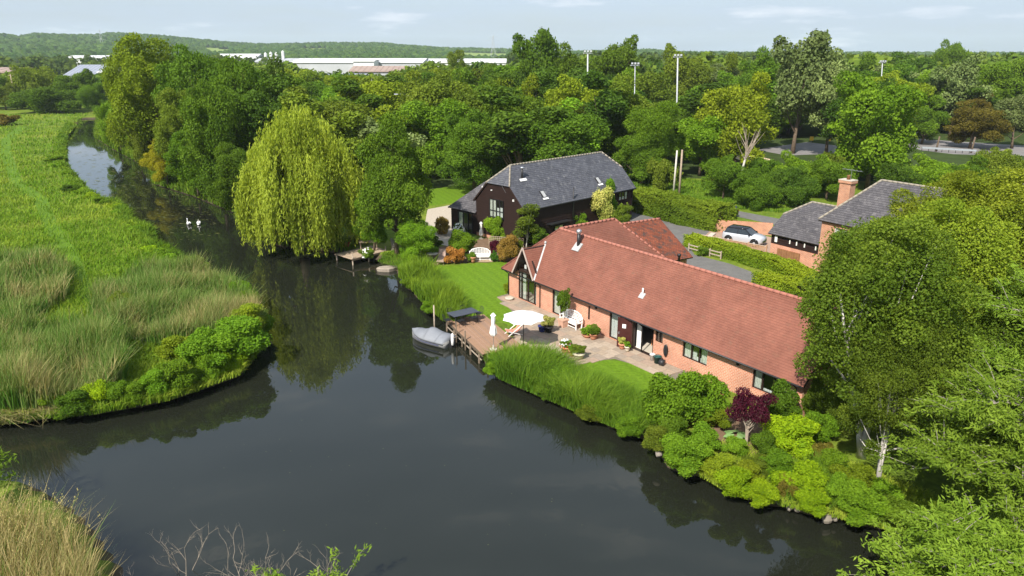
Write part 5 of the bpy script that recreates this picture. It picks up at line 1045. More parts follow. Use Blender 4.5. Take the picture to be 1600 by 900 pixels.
# ------------------------------------------------------------------ far industrial sheds
m_shw = M('white_cladding', (.62, .62, .62), (.55, .55, .55), .6, .3, .05); m_shg = M('grey_cladding', (.42, .43, .45), None, .6, .3, .1); m_shb = M('brown_roof', (.33, .25, .21), (.27, .2, .17), .8, .2, .2); m_shbl = M('blue_grey_roof', (.26, .28, .33), (.22, .24, .29), .6, .3, .2)
def shed(x0, x1, d, depth, row_e, row_r, wallm, roofm, label, name='warehouse', doors=4, ribs=12):
    c = Vector(((x0 + x1) / 2 - 800, 0, 0)).x / FPX * d * .955; W = (x1 - x0) / FPX * d * .955; he = ztop((0, d, 0), row_e); hr = ztop((0, d + depth / 2, 0), row_r); t = thing(name, (c, d, 0), label, 'warehouse')
    MB().box((0, depth / 2, he / 2 - .2), (W, depth, he + .0)).build('wall', wallm, t)
    for s_ in (0, 1):
        y0, y1 = (-.6, depth / 2) if s_ == 0 else (depth + .6, depth / 2); b = MB(); b.add([(-W / 2 - .5, y0, he), (W / 2 + .5, y0, he), (W / 2 + .5, y1, hr), (-W / 2 - .5, y1, hr), (-W / 2 - .5, y0, he - .5), (W / 2 + .5, y0, he - .5)], [(0, 1, 2, 3), (4, 5, 1, 0)]); rf_ = b.build('roof', roofm, t)
        for k in range(ribs): x = -W / 2 + W * (k + .5) / ribs; MB().bar((x, y0, he + .05), (x, y1, hr + .05), .3, .1).build('rib', roofm, rf_)
    for s_ in (-1, 1): b = MB(); b.add([(s_ * (W / 2 + .02), 0, he - .3), (s_ * (W / 2 + .02), depth, he - .3), (s_ * (W / 2 + .02), depth / 2, hr - .15)], [(0, 1, 2)]); b.build('gable', wallm, t)
    for k in range(doors): MB().box((-W / 2 + W * (k + .5) / doors, -.05, 2.2), (4, .12, 4.4)).build('loading_door', m_shg, t)
    return t
shed(455, 660, 462, 46, 97, 91, m_shg, m_shw, 'longest white-roofed warehouse beyond the wood', ribs=16); shed(655, 790, 475, 40, 97, 91.5, m_shw, m_shw, 'white warehouse at the right end of the industrial estate'); shed(552, 584, 446, 16, 95, 93.5, m_shw, m_shw, 'small white block in front of the longest warehouse', doors=1, ribs=4)
shed(545, 632, 388, 26, 111, 103, m_shg, m_shb, 'brown-roofed shed in front of the white warehouses', ribs=10); shed(505, 566, 318, 14, 122.5, 115, m_shg, m_shbl, 'low dark blue-roofed building among the trees', ribs=8)
shed(97, 156, 405, 34, 117, 101, m_shw, m_shbl, 'blue-grey roofed industrial building left of the big trees', ribs=9); shed(150, 178, 395, 18, 112, 109, m_shg, m_shw, 'grey plant building with pale flat roof beside the blue-grey shed', doors=1, ribs=4)
shed(-60, 22, 300, 20, 112, 105, m_shb, m_shb, 'brown-roofed shed at the far left edge', ribs=6); shed(100, 205, 690, 30, 90.5, 86.5, m_shw, m_shw, 'far white warehouse strip below the left hill'); shed(335, 400, 700, 30, 91, 84, m_shw, m_shw, 'far white warehouse beyond the big left trees', ribs=6); shed(398, 470, 560, 24, 96, 91, m_shw, m_shg, 'grey-roofed shed at the left end of the estate', ribs=6)
q = Vector(((433 - 800) / FPX * 545, 570, 0)); st_ = thing('white_silos', q, 'cluster of thin white stacks beside the estate sheds', 'silo')
for k, (dx_, tp) in enumerate(((-8, 84), (-4, 83), (0, 83.5), (5, 81))): MB().lathe([(1.1, 0), (1.1, ztop(q, tp)), (.2, ztop(q, tp) + 1)], 8, (dx_, 0, 0)).build('stack', m_shw, st_)
q0, q1 = P(1050, 169), P(1094, 170.5); wr = thing('white_pitch_rail', q0, 'white rail along the distant sports pitch', 'rail', math.atan2((q1 - q0).y, (q1 - q0).x)); Lr = (q1 - q0).length
MB().box((Lr / 2, 0, .9), (Lr, .1, .7)).build('rail_board', m_white, wr)
for k in range(7): MB().box((k * Lr / 6, .1, .5), (.12, .12, 1.2)).build('rail_post', m_white, wr)
# ------------------------------------------------------------------ swans
def swan(x, y, rz, label, nk=0):
    q = P(x, y, WATER); t = thing('mute_swan', (q.x, q.y, WATER), label, 'swan', rz, 'pair of swans on the river'); t.scale = (.78, .78, .72); rr = []
    for f in np.linspace(0, 1, 11):
        s_ = math.sin(math.pi * min(1, .04 + f * .92)) ** .7; X_ = -.62 + 1.2 * f; zc = .14 + .16 * (1 - f) ** 2; rr.append([(X_, .27 * s_ * math.cos(a), zc + .24 * s_ * math.sin(a)) for a in np.linspace(0, 6.2832, 13)[:-1]])
    b = MB(); b.loft(rr); b.tube([(.42, 0, .2), (.58, 0, .34), (.6, 0, .52), (.52, 0, .7), (.54, 0, .82), (.63, 0, .85), (.7, 0, .82)], [.11, .085, .06, .052, .055, .06, .04], 9); b.build('body', m_white, t, True)
    for s_ in (-1, 1): MB().loft([[(X_, s_ * (.2 + .1 * math.sin(f * 3.14)) , .2 + h_), (X_, s_ * (.29 * math.sin(.3 + f * 2.5)), .2 + h_ * .5), (X_, s_ * .1, .36 + h_)] for f, X_, h_ in ((0, .3, .02), (.3, .05, .14), (.7, -.4, .16), (1, -.75, .16))]).build('wing', m_white, t, True)
    MB().tube([(.69, 0, .82), (.82, 0, .77)], [.03, .012], 6).build('beak', M('swan_beak', (.6, .2, .04), None, .5), t)
swan(295, 351, 2.2, 'left swan of the pair floating on the river'); swan(311, 351, -1.2, 'right swan of the pair floating on the river')

# ------------------------------------------------------------------ weeping willow
def weeping(base, h, rad, label):
    rng = np.random.default_rng(11); t = thing('weeping_willow', base, label, 'tree'); Vs = []; Ts = []
    nb = 150; th0 = np.arange(nb) * 2.39996 + rng.normal(size=nb) * .2; rr0 = np.sqrt((np.arange(nb) + .5) / nb); lump = 1 + .15 * np.sin(th0 * 3 + 1) + .12 * np.sin(th0 * 7 + 2) + rng.normal(size=nb) * .06
    for i in range(nb):
        R_ = rad * lump[i] * rr0[i] * .93; cx, cy_ = R_ * math.cos(th0[i]), R_ * math.sin(th0[i]); zt = h * (1.0 - .50 * rr0[i] ** 2.1) * (1 + .08 * math.sin(th0[i] * 2.3 + rr0[i] * 5)) + rng.normal() * h * .05; lo = rng.uniform(-.4, 1.0) if rr0[i] > .72 else zt * rng.uniform(.3, .75)
        bt = rng.normal() * .2; ns = int(14 + 11 * rr0[i]); dirx, diry = math.cos(th0[i]), math.sin(th0[i])
        for j in range(ns):
            ox, oy = rng.normal(size=2) * .42; top = zt + rng.normal() * .25 - .5 * math.hypot(ox, oy); bot = lo + abs(rng.normal()) * 1.5; drop = max(.6, top - bot) * rng.uniform(.75, 1); m = int(14 + drop * 4.5); f = np.sort(rng.uniform(0, 1, m)); out = .09 * rad * np.minimum(1, f * 3.5) * (.35 + rr0[i])
            z = top - drop * f + .3 * np.exp(-f * 9); x = cx + ox * (1 - .35 * f) + dirx * out + rng.normal(size=m) * .07; y = cy_ + oy * (1 - .35 * f) + diry * out + rng.normal(size=m) * .07
            p_ = np.stack([x, y, z], 1); nr = np.stack([np.full(m, dirx), np.full(m, diry), np.full(m, .3)], 1) * .6 + rng.normal(size=(m, 3)) * .75; dn_ = np.tile([0.0, 0, -1], (m, 1)) + rng.normal(size=(m, 3)) * .2
            Vs.append(leaf_quads(p_, nr, rng.uniform(.24, .48, m), rng, .24, dn_)); Ts.append(np.clip(.45 + bt + rng.normal() * .12 + rng.normal(size=m) * .12, 0, 1))
    V = np.concatenate(Vs); link('crown', mesh_np('crown', V, quads=np.arange(len(V) * 4).reshape(-1, 4), mat=lf_weep, tint=np.concatenate(Ts)), t)
    cs = np.array([(rad * .6 * math.cos(a), rad * .6 * math.sin(a), h * (.6 + .25 * (k % 2))) for k, a in enumerate(np.linspace(0, 6.283, 13)[:-1])]); link('trunk', limb_mesh('trunk', h, .42, cs, 3, 12, m_bark), t)
b_ = P(474, 388); weeping(b_, ztop(b_, 182), 5.1, 'golden weeping willow trailing into the river')
# ------------------------------------------------------------------ fresh willow filling the right-hand foreground
def near_willow(base, limbs, label, seed, per=30):
    rng = np.random.default_rng(seed); t = thing('river_willow', base, label, 'tree'); B = MB(); Vs = []; Ts = []
    for (pts, r0) in limbs:
        pts = [Vector(q) for q in pts]; B.tube(pts, [r0 * (1 - .8 * k / (len(pts) - 1)) for k in range(len(pts))], 7)
        Ls = [(pts[i + 1] - pts[i]).length for i in range(len(pts) - 1)]; tot = sum(Ls)
        for k in range(int(per * tot / 3)):
            s_ = tot * rng.uniform(.22, 1.0); i = 0
            while i < len(Ls) - 1 and s_ > Ls[i]: s_ -= Ls[i]; i += 1
            p0 = pts[i].lerp(pts[i + 1], min(1, s_ / Ls[i])); d = Vector(rng.normal(size=3)) * .8 + (pts[i + 1] - pts[i]).normalized() * .55; d.z = abs(d.z) * .55 + .1; d.normalize(); ln = rng.uniform(.6, 1.9)
            p1 = p0 + d * ln * .6; p2 = p0 + d * ln + Vector((0, 0, -.12 * ln)); 
            if rng.uniform() < .35: B.tube([p0, p1, p2], [.018, .012, .005], 4, False)
            m = int(18 + ln * 22); f = rng.uniform(.15, 1, m) ** .8; P0, P1, P2 = (np.array(q) for q in (p0, p1, p2)); f_ = f[:, None]
            pos = (1 - f_) ** 2 * P0 + 2 * f_ * (1 - f_) * P1 + f_ ** 2 * P2 + rng.normal(size=(m, 3)) * .09; out = np.tile(np.array(d), (m, 1)) + rng.normal(size=(m, 3)) * .75; out[:, 2] -= .15
            Vs.append(leaf_quads(pos, np.tile([-.25, -.5, .8], (m, 1)) + rng.normal(size=(m, 3)) * .65, rng.uniform(.13, .25, m), rng, .27, out)); Ts.append(np.clip(.42 + rng.normal() * .2 + rng.normal(size=m) * .14 + .15 * (f - .5), 0, 1))
    V = np.concatenate(Vs); link('crown', mesh_np('crown', V, quads=np.arange(len(V) * 4).reshape(-1, 4), mat=lf_wil, tint=np.concatenate(Ts)), t); B.build('trunk', m_bark_grey, t, True); return t
def limbset(seed, n, h, spread, az=(0, 6.283), low=.15):
    rg = random.Random(seed); out = [([(0, 0, -.2), (.1, .05, h * .3), (-.05, .1, h * .6), (0, 0, h * .93)], .22)]
    for k in range(n):
        a = az[0] + (az[1] - az[0]) * (k + rg.random()) / n; z0 = h * (low + (.8 - low) * rg.random()); r = spread * (1.05 - .75 * (z0 / h)) * rg.uniform(.7, 1.1); dz = rg.uniform(.05, .3) * r + .2
        out.append(([(0, 0, z0), (r * .35 * math.cos(a), r * .35 * math.sin(a), z0 + dz * .7), (r * .7 * math.cos(a + .12), r * .7 * math.sin(a + .12), z0 + dz), (r * math.cos(a + .2), r * math.sin(a + .2), z0 + dz * .85)], .07 * r / 3 + .02))
    return out
near_willow((18.6, 22.8, 0), limbset(1, 46, 7.6, 5.0), 'fresh green willow leaning over the water at bottom right', 21, 30)
near_willow((22.6, 28.5, 0), limbset(2, 40, 9.6, 4.6), 'taller fresh green willow at the right edge behind the leaning one', 22, 24)
near_willow((15.0, 19.2, -.1), limbset(3, 26, 3.6, 3.6, low=.05), 'low willow scrub overhanging the bottom right corner', 23, 34)
# bare bough reaching out of the near willow
# ------------------------------------------------------------------ birches beside the bungalow
def birch(x, y, yt, rad, mat, label, var, kind='birch'):
    b_ = P(x, y); return plant('silver_birch', b_, ztop(b_, yt), rad, kind, mat, label, 'tree', 'birches beside the bungalow', var, rz=var * 1.7, trunkmat=m_birch)
birch(1345, 716, 336, 4.3, lf_birch, 'big birch with white forked trunk at the bungalow end', 0)
birch(1374, 752, 470, 2.3, lf_birch, 'slender white-trunked birch closest to the water', 1)
birch(1425, 640, 312, 4.4, lf_birchy, 'golden-green birch behind the white-trunked one', 1)
birch(1318, 580, 352, 2.6, lf_birch, 'birch screening the slate-roofed house front', 0)
birch(1348, 600, 340, 3.0, lf_birchy, 'yellowish birch just left of the golden-green one', 1)
birch(1550, 545, 258, 5.4, lf_birchy, 'tall golden-green birch by the right edge of the view', 0)
birch(1462, 520, 268, 4.6, lf_birchy, 'pale golden birch hiding the slate house roof end', 1)
birch(1590, 700, 420, 4.2, lf_birch, 'dark green birch between the two right-hand willows', 0)
# ------------------------------------------------------------------ named trees of the left bank and around the barn
GL_ = 'big trees along the far river bank'
for a in ((262, 57, 262, 150, 'fine', lf_yel, 'tallest yellow-green crown above the river bend'), (222, 80, 250, 95, 'fine', lf_yel, 'yellow-green tree left of the tallest bank tree'), (190, 155, 236, 56, 'fine', lf_fresh, 'low tree at the left end of the bank row'), (330, 74, 275, 130, 'fine', lf_mid, 'broad green tree right of the tallest bank tree'), (395, 92, 300, 110, 'fine', lf_mid, 'green tree behind the weeping willow, left side'), (300, 140, 290, 105, 'fine', lf_olive, 'olive-coloured tree in the middle of the bank row'), (238, 160, 262, 80, 'fine', lf_olive, 'olive tree low beside the river bend'), (352, 128, 322, 105, 'fine', lf_mid, 'leafy tree left of the weeping willow'), (262, 215, 288, 62, 'fine', lf_yel2, 'small yellow-leaved tree at the water edge'), (312, 205, 305, 90, 'fine', lf_fresh, 'fresh green tree overhanging the river'), (378, 225, 345, 85, 'fine', lf_mid, 'rounded green tree touching the willow and water'), (405, 285, 372, 55, 'finebush', lf_mid, 'low bush at the foot of the weeping willow'), (440, 90, 270, 90, 'broad', lf_dark, 'dark tree above the weeping willow')):
    tree(*a, group=GL_)
tree(620, 182, 398, 138, 'fine', lf_mid, 'dense chestnut-like tree between the willow and the barn', name='dense_tree')
tree(585, 300, 392, 72, 'fine', lf_fresh, 'smaller leafy tree above the jetty'); tree(652, 345, 410, 72, 'fine', lf_fresh, 'rounded light green tree between jetty and lawn', name='garden_tree')
tree(554, 139, 225, 98, 'broad', lf_dark, 'dark round-headed tree standing above the willow top', name='round_tree'); tree(704, 148, 262, 70, 'fine', lf_fresh, 'bright green upright tree left of the barn ridge')
tree(740, 172, 300, 120, 'fine', lf_mid, 'large tree behind the lean-to wing of the barn'); tree(812, 180, 285, 110, 'fine', lf_mid, 'large tree directly behind the left barn ridge end'); tree(880, 160, 275, 110, 'broad', lf_olive, 'olive-green tree behind the middle of the barn roof'); tree(945, 150, 268, 120, 'fine', lf_mid, 'large tree behind the right end of the barn roof'); tree(1015, 160, 285, 110, 'fine', lf_fresh, 'fresh green tree right of the barn roof'); tree(1092, 175, 275, 110, 'broad', lf_fresh, 'bushy fresh green tree behind the pair of poles'); tree(1000, 205, 290, 80, 'fine', lf_mid, 'low broad tree beside the barn hip')
# skyline trees
for a in ((838, 47, 215, 105, 'loose', lf_mid, 'tall airy tree, highest on the skyline right of the pylon'), (885, 70, 220, 90, 'broad', lf_mid, 'green tree right of the tallest skyline tree'), (800, 95, 225, 90, 'broad', lf_dark, 'dark tree left of the tallest skyline tree'), (955, 57, 205, 92, 'broad', lf_mid, 'tall grey-green tree between the floodlight masts'), (1065, 70, 200, 80, 'broad', lf_olive, 'tall olive tree beside the right floodlight mast'), (1240, 50, 240, 135, 'loose', lf_silver, 'big silver-leaved willow on the right skyline'), (1290, 78, 245, 100, 'loose', lf_silver, 'lower silver willow right of the big one'), (1175, 76, 215, 90, 'broad', lf_mid, 'broad dark green tree left of the silver willow'), (1390, 113, 220, 105, 'broad', lf_yel, 'yellow-green rounded tree on the right'), (1485, 82, 212, 92, 'loose', lf_silver, 'silver willow on the far right'), (1478, 63, 160, 56, 'broad', lf_mid, 'small tree rising above the far right silver willow'), (1560, 80, 205, 90, 'broad', lf_mid, 'green tree at the right edge of the skyline'), (1330, 85, 190, 80, 'broad', lf_mid, 'green skyline tree behind the yellow-green one'), (1420, 82, 165, 80, 'broad', lf_mid, 'far green tree left of the far silver willow'), (1515, 160, 232, 90, 'broad', lf_brown, 'bronze-tinged tree above the far road'), (1520, 145, 215, 60, 'broad', lf_brown, 'copper-topped tree behind the bronze one'), (1120, 84, 190, 70, 'broad', lf_olive, 'olive tree on the skyline right of the mast'), (835, 118, 245, 80, 'broad', lf_yel, 'yellowish upright tree below the tallest skyline tree'), (712, 78, 165, 42, 'loose', lf_olive, 'thin pale tree poking up before the warehouses')):
    tree(*a, group='skyline trees')
# far left
for a in ((75, 130, 176, 108, 'broad', lf_mid, 'domed green tree at the far end of the meadow'), (55, 103, 168, 95, 'broad', lf_olive, 'olive tree behind the domed meadow tree'), (125, 108, 170, 62, 'broad', lf_mid, 'tree in front of the blue-grey shed'), (150, 130, 178, 50, 'fine', lf_mid, 'bushy tree where the river disappears'), (10, 130, 172, 50, 'broad', lf_olive, 'olive bush by the leaning pole'), (-25, 110, 170, 70, 'broad', lf_mid, 'tree at the far left edge of the meadow'), (10, 178, 196, 44, 'bush', lf_brown, 'brownish bush at the left edge of the meadow')):
    tree(*a, group='trees beyond the meadow')
# right middle ground, between lane and houses
for a in ((1185, 248, 300, 80, 'broad', lf_mid, 'scrubby tree right of the leaning bare trunk'), (1252, 240, 305, 90, 'broad', lf_fresh, 'fresh green scrub tree above the garage roof'), (1130, 245, 312, 70, 'broad', lf_mid, 'bushy scrub behind the lane'), (1235, 262, 320, 90, 'fine', lf_dark, 'dark bush behind the garage ridge'), (1180, 270, 325, 80, 'fine', lf_mid, 'green bush along the lane'), (1340, 200, 285, 70, 'broad', lf_mid, 'tree above the chimney'), (1372, 192, 290, 100, 'broad', lf_mid, 'broad tree right of the chimney'), (1470, 245, 300, 110, 'broad', lf_fresh, 'fresh tree in front of the far road'), (1560, 235, 300, 110, 'broad', lf_olive, 'olive tree in front of the far road'), (1330, 215, 280, 70, 'broad', lf_fresh, 'light green tree left of the chimney'), (1285, 240, 300, 60, 'bush', lf_olive, 'olive scrub beside the chimney'), (1215, 150, 215, 80, 'broad', lf_fresh, 'light green tree behind the sand patch'), (1140, 160, 240, 80, 'loose', lf_fresh, 'airy light tree behind the bare trunk'), (1440, 150, 225, 70, 'broad', lf_mid, 'tree left of the far road'), (1580, 150, 232, 80, 'loose', lf_silver, 'silver tree right of the far road'), (1030, 250, 300, 60, 'bush', lf_olive, 'brownish bramble bush left of the poles')):
    tree(*a, group='trees and scrub across the lane')
# bare leaning tree
b_ = P(1150, 303); bt_ = thing('bare_tree', b_, 'leaning bare pale trunk with dead branches across the lane', 'tree'); B = MB(); B.tube([(0, 0, -.2), (.35, 0, 2.2), (.8, .1, 4.6), (1.0, .2, 5.8)], [.17, .15, .13, .1], 8); B.build('trunk', m_polew, bt_, True); B = MB(); rg = random.Random(5)
for k in range(22):
    z0 = rg.uniform(4.2, 5.8); x0 = .35 + (z0 - 2.2) * .19; a = rg.uniform(-.5, .9); l = rg.uniform(1.6, 4.2); d = Vector((math.sin(a), rg.uniform(-.4, .4), math.cos(a))); p0 = Vector((x0, .1, z0)); B.tube([p0, p0 + d * l * .5 + Vector((rg.uniform(-.2, .2), 0, 0)), p0 + d * l], [.06, .035, .012], 5, False)
B.build('branches', m_dead, bt_, True)
# ------------------------------------------------------------------ the wood behind, tree by tree
rg = random.Random(12); cnt = 0; far_pts = []
ENV = [(-200, 118), (150, 118), (330, 100), (400, 104), (440, 104), (462, 106), (500, 113), (545, 118), (635, 114), (660, 103), (785, 103), (800, 96), (900, 90), (1000, 92), (1040, 160), (1095, 160), (1100, 92), (1600, 88), (1900, 88)]
NOGO = [pp_((1385, 206), (1700, 222), (1700, 262), (1490, 252), (1390, 232)), pp_((1165, 226), (1320, 218), (1325, 258), (1150, 262)), pp_((1035, 150), (1100, 150), (1100, 185), (1040, 185)), pp_((0, 176), (160, 172), (140, 200), (0, 230)), pp_((655, 290), (760, 280), (760, 330), (650, 340)), pp_((960, 270), (1150, 280), (1250, 320), (1250, 360), (960, 330)), pp_((-50, 172), (150, 172), (240, 290), (-50, 400))]
labs = {0: ('mid-green', lf_mid), 1: ('dark green', lf_dark), 2: ('fresh green', lf_fresh), 3: ('olive-green', lf_olive), 4: ('yellow-green', lf_yel), 5: ('silvery', lf_silver)}
def zone(px, d):
    x = 'left of the barn' if px < 690 else 'behind the barn' if px < 1000 else 'beyond the lane' if px < 1320 else 'behind the slate-roofed house'
    return x, 'deep in the wood' if d > 165 else 'near the front of the wood'
d = 92.0
while d < 440:
    sp_ = 6.2 + d * .032; x = -d * .78
    while x < d * .80:
        X_, Y_ = x + rg.uniform(-.35, .35) * sp_, d + rg.uniform(-.4, .4) * sp_; x += sp_ * 1.1; pxx, pyy, Z_ = proj((X_, Y_, 0))
        if pxx < 400 - (Y_ - 92) * 1.35 and pxx > -120 and Y_ < 230: continue
        if pxx < 165 and Y_ < 262: continue
        if any(inpoly(np.array([X_]), np.array([Y_]), g)[0] for g in NOGO): continue
        if -4 < X_ < 16 and Y_ < 88: continue
        if 455 <= Y_: continue
        h = rg.uniform(10, 15.5); env = np.interp(pxx, [e[0] for e in ENV], [e[1] for e in ENV]); hm = ztop((0, Y_, 0), env); h = min(h, hm - rg.uniform(0, 1.2)); gap = 247 if (1385 < pxx < 1640 and Y_ < 150) else 243 if (1165 < pxx < 1325 and Y_ < 142) else 0; h = min(h, ztop((0, Y_, 0), gap) + rg.uniform(-.8, .3)) if gap else h
        if h < 4.5: continue
        r = sp_ * rg.uniform(.58, .82); r = min(r, h * .6)
        if d > 235 or cnt >= 215: far_pts.append((X_, Y_, h, r)); continue
        k = rg.choices(range(6), (9, 5, 6, 4, 3, 1))[0]; kind = rg.choice(('broad', 'broad', 'broad', 'tall' if h > 12 else 'broad', 'loose')); z_ = zone(pxx, Y_)
        plant('woodland_tree', (X_, Y_, 0), h, r, kind, labs[k][1], '%s tree %s %s' % (labs[k][0], z_[1], z_[0]), 'tree', '%s trees %s, %s' % (labs[k][0], z_[0], z_[1])); cnt += 1
    d += sp_ * .92
ORD = ('first second third fourth fifth sixth seventh eighth ninth tenth eleventh twelfth thirteenth fourteenth fifteenth sixteenth seventeenth eighteenth nineteenth twentieth'.split() + ['%s-%s' % (t_, o_) for t_ in ('twenty', 'thirty', 'forty') for o_ in 'first second third fourth fifth sixth seventh eighth ninth'.split()])
def number_labels(objs, tail):
    by = {}
    for o in objs: by.setdefault(o['label'], []).append(o)
    for lab, os_ in by.items():
        if len(os_) > 1:
            for i, o in enumerate(sorted(os_, key=lambda o: proj(o.location)[0])): o['label'] = '%s, %s %s' % (lab, ORD[i], tail)
number_labels([o for o in COL.objects if o.name.startswith('woodland_tree')], 'from left')
def leaf_mass(name, pts, per, label, mat, seed, leaf=.09):
    "many far trees as one mass of leaf clumps"
    rng = np.random.default_rng(seed); Vs = []; Ts = []
    for (X_, Y_, h, r) in pts:
        nl = 9; dirs = rng.normal(size=(nl, 3)); dirs /= np.linalg.norm(dirs, axis=1, keepdims=True); cs = dirs * np.array([r * .6, r * .6, h * .27]) + np.array([X_, Y_, h * .62]); li = rng.integers(0, nl, per); dd = rng.normal(size=(per, 3)); dd[:, 2] += .3; dd /= np.linalg.norm(dd, axis=1, keepdims=True)
        p_ = cs[li] + dd * r * .48 * rng.uniform(.8, 1.1, (per, 1)); p_[:, 2] = np.maximum(p_[:, 2], .3); Vs.append(leaf_quads(p_, dd + rng.normal(size=dd.shape) * .4, rng.uniform(.6, 1.4, per) * (r + h * .4) * leaf * 1.6, rng, .8)); Ts.append(np.clip(rng.uniform(.1, .8) + rng.normal(size=per) * .12, 0, 1))
    V = np.concatenate(Vs); return tag(link(name, mesh_np(name, V, quads=np.arange(len(V) * 4).reshape(-1, 4), mat=mat, tint=np.concatenate(Ts))), label, 'woods', kind='stuff')
lf_mass = LEAF('leaf_distant_mass', (.045, .085, .018), (.13, .175, .032))
leaf_mass('distant_wood', far_pts, 420, 'dense canopy of the wood stretching back towards the warehouses', lf_mass, 8)
rng = np.random.default_rng(17); far2 = []
for _ in range(900):
    dd = rng.uniform(500, 1010); aa = rng.uniform(R(-40), R(40)); X_, Y_ = math.sin(aa) * dd, math.cos(aa) * dd; pxx = proj((X_, Y_, 0))[0]
    hmax = ztop((0, Y_, 0), 96 if 430 < pxx < 800 else (91 if pxx < 430 else 84)); hh = min(rng.uniform(9, 16), hmax)
    if 430 < pxx < 800 and Y_ < 560: continue
    if hh > 4: far2.append((X_, Y_, hh, rng.uniform(5, 9)))
leaf_mass('valley_woods', far2, 130, 'bands of trees on the valley floor below the hills', LEAF('leaf_valley', (.04, .078, .022), (.10, .145, .034)), 9, .13)
# ------------------------------------------------------------------ hedges
def hedge(name, px, width, h, n, leaf, mat, label, seed, bumpy=.16):
    pts = [P(*q) for q in px]; t = thing(name, (0, 0, 0), label, 'hedge'); leaf_box('foliage', pts, width, h, n, leaf, mat, t, seed, bumpy)
    b = MB()
    for i in range(len(pts) - 1): b.bar(pts[i] + Vector((0, 0, h * .44)), pts[i + 1] + Vector((0, 0, h * .44)), width * .6, h * .8)
    b.build('twig_core', M('hedge_twigs', (.06, .06, .025), None, .95, .05, 3), t)
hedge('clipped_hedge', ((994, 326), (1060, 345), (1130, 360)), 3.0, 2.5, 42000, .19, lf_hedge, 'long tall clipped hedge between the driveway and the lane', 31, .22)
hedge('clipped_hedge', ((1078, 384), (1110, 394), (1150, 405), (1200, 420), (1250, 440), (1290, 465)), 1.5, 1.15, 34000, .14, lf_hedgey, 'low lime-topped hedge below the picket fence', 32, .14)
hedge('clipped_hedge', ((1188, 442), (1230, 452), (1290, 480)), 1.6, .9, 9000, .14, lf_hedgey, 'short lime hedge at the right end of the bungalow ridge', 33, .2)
# ------------------------------------------------------------------ garden shrubs
for a in ((692, 366, 28, 1.9, 'bush', lf_gold, 'golden shrub before the gravel yard'), (712, 412, 34, 1.5, 'bush', lf_orange, 'orange-leaved shrub beside the lounger'), (722, 398, 46, 2.3, 'finebush', lf_fresh, 'light green shrub behind the orange one'), (778, 376, 44, 2.5, 'finebush', lf_fresh, 'rounded bright green shrub against the barn gable'), (774, 396, 18, 1.3, 'bush', lf_purple, 'small purple shrub right of the white lawn bench'), (797, 408, 42, 2.5, 'finebush', lf_gold, 'tall gold and orange shrub at the bungalow corner'), (773, 409, 15, 1.0, 'ball', lf_box, 'clipped dark green ball right of the lawn bench'), (735, 409, 20, .9, 'bush', lf_mid, 'low green shrub left of the lawn bench'), (808, 402, 30, 1.8, 'bush', lf_olive, 'olive shrub behind the gold shrub'), (838, 384, 40, 2.0, 'finebush', lf_mid, 'green shrub below the young birch'), (898, 362, 44, 2.4, 'finebush', lf_fresh, 'green shrub in front of the barn long wall'), (915, 356, 46, 3.6, 'finebush', lf_yellow, 'cream-yellow variegated shrub behind the bungalow ridge'), (940, 356, 56, 4.4, 'finebush', lf_yellow, 'larger yellow variegated tree right of the variegated shrub'), (898, 352, 46, 4.2, 'finebush', lf_fresh, 'upright green shrub left of the variegated one'), (950, 350, 36, 5.0, 'finebush', lf_fresh, 'tall green stem above the variegated tree'), (972, 362, 30, 3.0, 'bush', lf_olive, 'thin grey-green shrub at the barn corner'), (792, 458, 12, .9, 'bush', lf_yel, 'small yellow-green plant at the bungalow downpipe'), (1082, 382, 12, 1.3, 'ball', lf_yel, 'yellow-green rounded bush at the hedge end'), (672, 392, 40, 1.6, 'finebush', lf_mid, 'dark green shrub left of the round table'), (640, 420, 36, 1.3, 'finebush', lf_fresh, 'white-flecked bank shrub at the water edge'), (1098, 400, 20, .9, 'bush', lf_mid, 'small round bush beside the rail fence')):
    shrub(*a, group='garden shrubs')
s_ = shrub(717, 372, 20, 1.5, 'bush', lf_mid, 'white rose bush by the lean-to door', 'garden shrubs'); petals(s_, 260, .7, 1.3, .25, lf_white, .17, 7)
s_ = shrub(573, 404, 26, 1.0, 'bush', lf_iris, 'clump with white lilies beside the jetty', 'garden shrubs'); petals(s_, 40, .5, .9, .2, lf_white, .22, 8)
bq_ = P(822, 388); plant('young_birch', bq_, ztop(bq_, 318), 1.35, 'sapling', lf_olive, 'slender young birch between barn and bungalow', 'tree', trunkmat=m_birch)
bq_ = P(975, 366); plant('young_birch', bq_, ztop(bq_, 322), .8, 'sapling', lf_olive, 'thin sapling at the right end of the barn wall', 'tree', trunkmat=m_birch)
